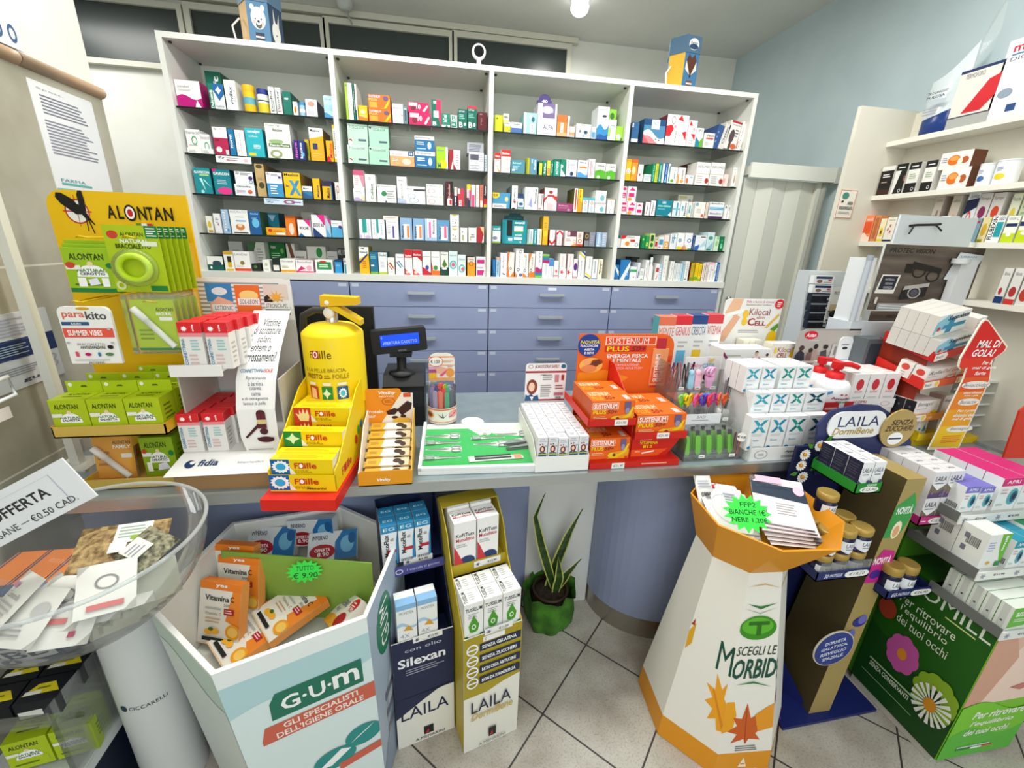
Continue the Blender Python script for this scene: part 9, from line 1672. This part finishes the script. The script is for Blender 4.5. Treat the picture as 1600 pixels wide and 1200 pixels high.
# ---- green eye-drop stand
Ey = thing('eye_drop_stand', 'green floor stand of eye drop boxes with stepped grey shelves', 'display', (1.72, .85, 0))
ex, ey, ew, ed, ez = 1.58, .687, .3, .3, .585
at(Ey, MB().box(ex, ex+ew, ey, ey+ed, .03, ez, '1f5a12').box(ex+.004, ex+ew, ey+.01, ey+ed, .001, .03, 'c9c8c0'), 'body')
LF2 = 'p 164a16 0 0 1 0 1 .3 0 .5;t dfe8d8 .34 .88 .98 .98 OMILL;l c8d88a .6 .85 .96 .87 1;t e4ecd8 .18 .76 .74 .82 Per ritrovare;t e4ecd8 .22 .69 .7 .75 l\'equilibrio;t e4ecd8 .22 .62 .74 .68 dei tuoi occhi;'+''.join('e c85aa8 %.3f %.3f .075 .06;' % (.4+.1*math.cos(i*PI/4), .44+.075*math.sin(i*PI/4)) for i in range(8))+'e e8902a .4 .44 .05 .04;'+''.join('e 8ab02a %.3f %.3f .08 .05;' % (.8+.14*math.cos(i*PI/5), .36+.1*math.sin(i*PI/5)) for i in range(10))+''.join('p eef0ea .8 .3 %.3f %.3f %.3f %.3f;' % (.8+.19*math.cos(i*PI/9-.1), .3+.13*math.sin(i*PI/9-.1), .8+.19*math.cos(i*PI/9+.1), .3+.13*math.sin(i*PI/9+.1)) for i in range(18))+'e d8901c .8 .3 .06 .045;e a8402a .12 .66 .1 .07;tb dfe8d8 .16 .2 .62 .235 SENZA CONSERVANTI;l a8c89a .14 .24 .7 .27 1;r a8c89a .1 .13 .7 .134'
at(Ey, MB().pr((ex-.0004, ey+ed, .03), (0, -ed, 0), (0, 0, ez-.03), LF2), 'side_print')
ff = 'r e2b8a2 0 .45 1 1;p f2d4c4 .1 .45 1 .45 1 1 .5 1 .3 .8;p d4a088 0 .45 .2 .45 .4 .8 .2 1 0 1;e f6f2ee .62 .76 .12 .035;e 5a6a70 .63 .76 .05 .035;e 222 .63 .76 .02 .015;p 8a5a44 .45 .83 .8 .87 .82 .85 .5 .81;p c87a70 .5 .56 .66 .58 .82 .56 .66 .53;tbi f4f4f2 .6 .9 1 .98 APR;w 7ac82a .44 .4 .04;w 5ab83a .2 .22 .05;tbi f4f8ec .2 .33 .9 .39 Per ritrovare;tbi f4f8ec .22 .26 .8 .31 l\'equilibrio;tbi f4f8ec .2 .19 .8 .24 dei tuoi occhi;r 2a8a3a .2 .06 .4 .075;r fff .4 .06 .55 .075;r d8602a .55 .06 .7 .075;l eef .2 .08 .65 .1 1'
at(Ey, MB().box(ex, ex+ew, ey-.003, ey-.0005, .03, ez-.01, '7ac22a').pr((ex, ey-.003, .03), (ew, 0, 0), (0, 0, ez-.04), ff), 'front_print')
GRY = '6a6c6a'
SHV = [(.585, .68, .19), (.708, .778, .2), (.842, .868, .22)]
for k, (z, y, dd) in enumerate(SHV):
    at(Ey, MB().box(ex-.012, 2.0, y, y+dd, z-.004, z, 'c9cac6'), 'shelf'); at(Ey, MB().box(ex-.014, ex-.011, y, y+dd, z-.02, z+.014, GRY), 'shelf_end')
    m = MB().box(ex-.013, 2.0, y-.003, y, z-.026, z+.004, 'e4e4e0'); m.pr((ex-.013, y-.003, z-.026), (.43, 0, 0), (0, 0, .03), ';'.join('s 99a %g .5 .03 .4 6 .4;tb 667 %g .4 %g .7 €%s' % (.05+.3*i, .14+.3*i, .24+.3*i, ['11,90', '9,90', '13,50'][i]) for i in range(3))); at(Ey, m, 'price_rail')
at(Ey, MB().box(ex+.005, 2.0, .99, 1.09, .03, .835, '4a8a1e'), 'back_column')
EYE_ = 'e 5ab0b8 .72 .42 .22 .26;e 2a5a7a .76 .42 .14 .18;e 111a28 .78 .42 .06 .09;l caa .1 .5 .4 .7 2;l bcc .1 .12 .5 .24 1'
def ebox(lab, x, y, z, dim, topc, h0=.24, f=EYE_, grp='eye drop boxes', base='eceeee', left='k 333 .2 .1 .9 .3'):
    carton('eye_drop_box', lab, 'box', (x+dim[0]/2, y+dim[1]/2, z+.0006), dim, base, (('r %s 0 %g 1 1;t fff .2 %g .8 %g APRI;' % (topc, 1-h0, 1-h0*.7, 1-h0*.25)) if topc else '')+f, ('r %s 0 0 1 1' % topc) if topc else '', left, '', 0, grp)
z, y, dd = SHV[2]
for c in range(2):
    for r_ in range(2): ebox('white eye drop box with violet top, %s row, %s from the gold stand' % (['front', 'rear'][r_], ORD[c]), ex+.006+c*.058, y+.02+r_*.052, z, (.054, .05, .085 if c else .09), '7a72c8')
for c in range(2):
    for r_ in range(4): ebox('white eye drop box with magenta top, %s from the front, %s column' % (ORD[r_], ['violet-side', 'outer'][c]), ex+.13+c*.088, y+.015+r_*.05, z, (.085, .048, .115), 'd81c78')
z, y, dd = SHV[1]
carton('eye_wash_box', 'tall white and green box on the middle shelf of the green stand', 'box', (ex+.045, y+.05, z+.0006), (.08, .07, .122), 'e8eae6', 'p 6ab82a .55 1 1 1 1 .1 .85 .25 .65 .6;l aac .1 .5 .45 .8 4;e d8b02a .4 .16 .1 .05;r 3a8a4a .72 .05 .98 .2;tbv fff .72 .5 .84 .95 omill', '', 'k 333 .3 .5 .8 .75;l 778 .2 .2 .4 .9 2'); carton('eye_wash_box', 'tall white box with bar code behind the green-marked one', 'box', (ex+.045, y+.122, z+.0006), (.08, .07, .122), 'e2e2de', '', '', 'k 333 .3 .5 .8 .75;l 778 .2 .2 .4 .9 2')
for c in range(2):
    for r_ in range(3): ebox('teal topped eye drop box on the middle shelf, %s row, %s from the tall box' % (ORD[r_], ORD[c]), ex+.098+c*.05, y+.006+r_*.05, z, (.048, .048, .098), '1f94b0', .26)
for c in range(2):
    for r_ in range(3): ebox('green topped eye drop box on the middle shelf, %s row, %s beyond the teal ones' % (ORD[r_], ORD[c]), ex+.205+c*.06, y+.006+r_*.05, z, (.057, .048, .105), '0f8a5a', .26)
z, y, dd = SHV[0]
for k in range(5): ebox('long white box with green curve on the bottom shelf, %s from the front' % ORD[k], ex+.008, y+.006+k*.033, z, (.17, .031, .08), '', 0, 'p 6ab83a 0 .1 .35 .15 .7 .5 .85 1 0 1;tb f4f8ec .08 .6 .38 .9 andil;l dff0d0 .08 .35 .5 .52 2;e 6ab0c8 .95 .4 .05 .2', 'long boxes on the bottom shelf', 'dfe4dc', 'r c9cdc6 .25 0 .75 1;e 555 .5 .3 .1 .04')

# ---- clear bowl on a white column, sign and shelf at the wall
BC = V3((-.787, .909, .95)); BR = .233
Bw = thing('offer_bowl', 'large clear acrylic bowl of herbal tea packets on a white column', 'bowl', (-.83, 1.03, 0))
pr_b = [(BR*math.sin(a), -BR*math.cos(a)*1.0) for a in [i*PI/2/14 for i in range(15)]]
at(Bw, MB().lathe([(max(r, .0005), z) for r, z in pr_b], clear('bowl_acrylic', 'fcfdfd', .1, .06), 48, BC, cap=False), 'clear_bowl')
at(Bw, MB().tube([(BC.x+BR*math.cos(i*PI/32), BC.y+BR*math.sin(i*PI/32), BC.z) for i in range(64)], .0045, clear('rim_acrylic', 'e6ecec', .3, .25), 8, closed=True), 'bowl_rim')
q = MB().lathe([(.078, .002), (.078, .745)], 'd5d8d8', 36, (-.83, 1.03, 0)); at(Bw, q, 'column')
q = MB().pr((-.5, 0, 0), (1, 0, 0), (0, 0, 1), 'e 2a3a5a .1 .5 .08 .36;t 445 .22 .3 .95 .7 CICCARELLI'); q.strips(); q.v = [(-.83+(.0785-v[1])*math.sin(v[0]*1.5+.3), 1.03-(.0785-v[1])*math.cos(v[0]*1.5+.3), .36+.03*v[2]) for v in q.v]; at(Bw, q, 'column_print')
rg = random.Random(9)
def packet(lab, loc, rot, dim, f, base='dcdcd6', th=.004, grp='tea sachets in the bowl', nm='tea_sachet', cat='sachet'):
    w_, h_ = dim; o = thing(nm, lab, cat, loc, 0, grp, rot); m = MB(); n = 5; vs = []
    for sgn in (1, -1):
        for i in range(n+1):
            for j in range(n+1): u, v = i/n, j/n; vs.append(((u-.5)*w_, (v-.5)*h_, sgn*th*(math.sin(PI*u)*math.sin(PI*v))**.6+(th if sgn > 0 else th)))
    k = (n+1)**2; fs = []
    for i in range(n):
        for j in range(n): a = i*(n+1)+j; fs += [(a, a+n+1, a+n+2, a+1), (k+a, k+a+1, k+a+n+2, k+a+n+1)]
    m.add(vs, fs, base, True); m.build('sachet_paper', o)
    if f: q_ = MB().pr((-w_/2, -h_/2, 2*th+.0008), (w_, 0, 0), (0, h_, 0), f); q_.build('print', o)
TS = ['r a83a5a .62 .14 .74 .24;l aaa .1 .6 .8 .85 3', 'e bbb .7 .6 .2 .14;l 999 .1 .15 .6 .4 3', 'r b8a .1 .7 .3 .8;l aaa .1 .2 .9 .5 4;t 888 .2 .55 .8 .65 Camomilla', 'o 888 .5 .6 .2 .14 .2;r c86a6a .2 .1 .8 .2']
for k in range(14):
    a = R_(200+k*11); rr = .05+.03*(k % 3); loc = (BC.x+rr*math.cos(a), BC.y+rr*math.sin(a), .80+.012*(k % 4)+.02*(k % 3))
    packet('white tea sachet in the bowl, %s along its near side' % ORD[k], loc, (R_(24+4*(k % 3)), R_(-14+2*k), R_(-50+k*7)), (.095, .11), TS[k % 4])
HERB = noisy('dried_herbs', '6a5030', 'c0a470', 70, .8, bump=1.2)
HGR = noisy('grey_herbs', '4a4a38', 'a8a488', 90, .8, bump=1.2)
packet('bag of brown dried herbs with white label lying on the sachets', (BC.x+.03, BC.y+.07, .865), (R_(14), R_(6), R_(18)), (.17, .13), 'r eceee8 .42 .4 .82 .85;r eceee8 .4 .2 .58 .42;l 9a9 .46 .5 .78 .8 4;r 8ab02a .6 .45 .7 .55', HERB, .018, None, 'herb_bag', 'bag')
packet('bag of grey green herbs at the counter side of the bowl', (BC.x+.105, BC.y+.04, .875), (R_(8), R_(-18), R_(60)), (.09, .1), 'r e4e4de .1 .3 .6 .8;l 99a .14 .4 .55 .7 3', HGR, .016, None, 'herb_bag', 'bag')
carton('herb_box', 'white card box under the brown herb bag in the bowl', 'box', (BC.x+.0, BC.y+.0, .80), (.15, .06, .045), 'e4e2dc', 'r b02a4a .45 .4 .52 .6;tbi 445 .86 .4 .97 .75 K', '', '', '', R_(14), None, (R_(-8), R_(-4), R_(14)))
for k in range(5): packet('olive edged tea sachet standing at the counter side of the bowl, %s of five' % ORD[k], (BC.x+.075+.012*k, BC.y-.05+.012*k, .80+.006*k), (R_(62), R_(10), R_(48)), (.1, .085), 'r 9a9a8a 0 0 .04 1', 'b9bbac', .003, 'olive edged sachets in the bowl')
o = thing('offer_sign', 'white offer card in clear holder standing above the bowl', 'sign', (BC.x-.1, BC.y, .95))
q0, q1, q2 = PY(-150, 934, .9), PY(152, 775, .9), PY(96, 716, .9)
u = q1-q0; v = q2-q1; m = MB(); m.extr([q0, q1, q1+v, q0+v], (0, .003, 0), 'e8eaee'); m.pr(q0, u, v, 'tb 333 .56 .45 .85 .68 OFFERTA;t 444 .49 .13 .635 .28 TISANE;r 555 .65 .2 .69 .215;t 444 .7 .12 .93 .28 €0.50 CAD.;r bbc .06 .84 .9 .845;r bbc .9 .1 .903 .845'); at(o, m, 'printed_card')
at(o, MB().extr([q0+V3((.06, .004, 0)), q0+V3((.15, .004, .035)), (BC.x+.0, .9, .8), (BC.x-.12, .9, .8)], (0, .002, 0), ACR), 'clear_holder')
# shelf with boxes between the column and the wall
Ls = thing('repellent_stand', 'white and clear stand of repellent boxes under the bowl by the wall', 'stand', (-1.0, .85, 0))
zl, zm = .30, .50
at(Ls, MB().box(-1.145, -.915, .72, 1.12, .25, zl-.012, 'd3d6d6').box(-1.145, -.93, .76, 1.11, .001, .25, '1a2236'), 'white_plinth')
at(Ls, MB().box(-1.145, -.93, .78, 1.10, zl-.0115, zl-.0015, ACR), 'clear_shelf'); at(Ls, MB().box(-1.145, -.90, .84, 1.13, zm-.006, zm, ACR).box(-.904, -.9, .84, 1.13, zl, zm+.05, ACR).box(-1.145, -.9, .84, .844, zm, zm+.035, ACR), 'clear_shelf')
for k in range(2):
    o = thing('wipes_box', 'lime wipes box on the clear shelf under the bowl, %s the column' % ['farther from', 'nearer'][k], 'box', (-1.035+k*.088, .925+k*.015, zl), R_(10), 'wipes boxes under the bowl')
    MB().prbox(-.042, .042, -.034, .036, 0, .095, LIM, SALV, 'tb 4a5a10 .2 .55 .8 .75 ALONTAN;l 5a6a10 .2 .3 .8 .45 1', '', 'l 6a7a10 .2 .3 .8 .8 4').build('carton_body', o)
    MB().box(-.042, .042, .034, .036, .095, .125, LIM).pr((-.042, .034, .095), (.084, 0, 0), (0, 0, .03), 'e f4f4e8 .12 .6 .06 .16;p 5a6a10 .4 .4 .6 .4 .56 .55 .44 .55').build('hang_tab', o)
BKY = 'p d8c81c .06 .3 .94 .3 .7 .72 .3 .72;r e4e4dc .1 .3 .5 .45;r 6a6a20 .35 .5 .65 .56'
for k in range(6):
    c, r_ = k % 2, k//2; carton('black_soap_box', 'black and yellow box on the clear shelf, %s row, %s the column' % (ORD[r_], ['farther from', 'nearer'][c]), 'box', (-1.03+c*.084, .885+c*.012+r_*.07, zm+.0008), (.08, .066, .05), '14161e', 'r e0e0da .05 .1 .6 .5', BKY, '', '', R_(8), 'black and yellow boxes')
pc = PZ(60, 890, .80)
at(Ls, MB().box(-1.145, pc.x+.09, pc.y-.09, pc.y+.09, .73, .738, ACR), 'upper_clear_shelf'); at(Ls, MB().box(-1.145, -1.135, pc.y+.085, pc.y+.09, .3, .73, ACR), 'upright')
for k in range(3): carton('capsule_carton', 'orange and blue flat carton behind the bowl, %s from the wall' % ORD[k], 'box', (pc.x-.066+k*.069, pc.y, .7385), (.066, .15, .06), '123a66', 'r e8ecf0 .1 .2 .9 .9;tb 123a66 .2 .4 .8 .8 BE', 'p d8782a 0 .2 1 .2 1 1 0 1;r 123a66 .05 .2 .12 1', '', '', 0, 'orange and blue cartons')
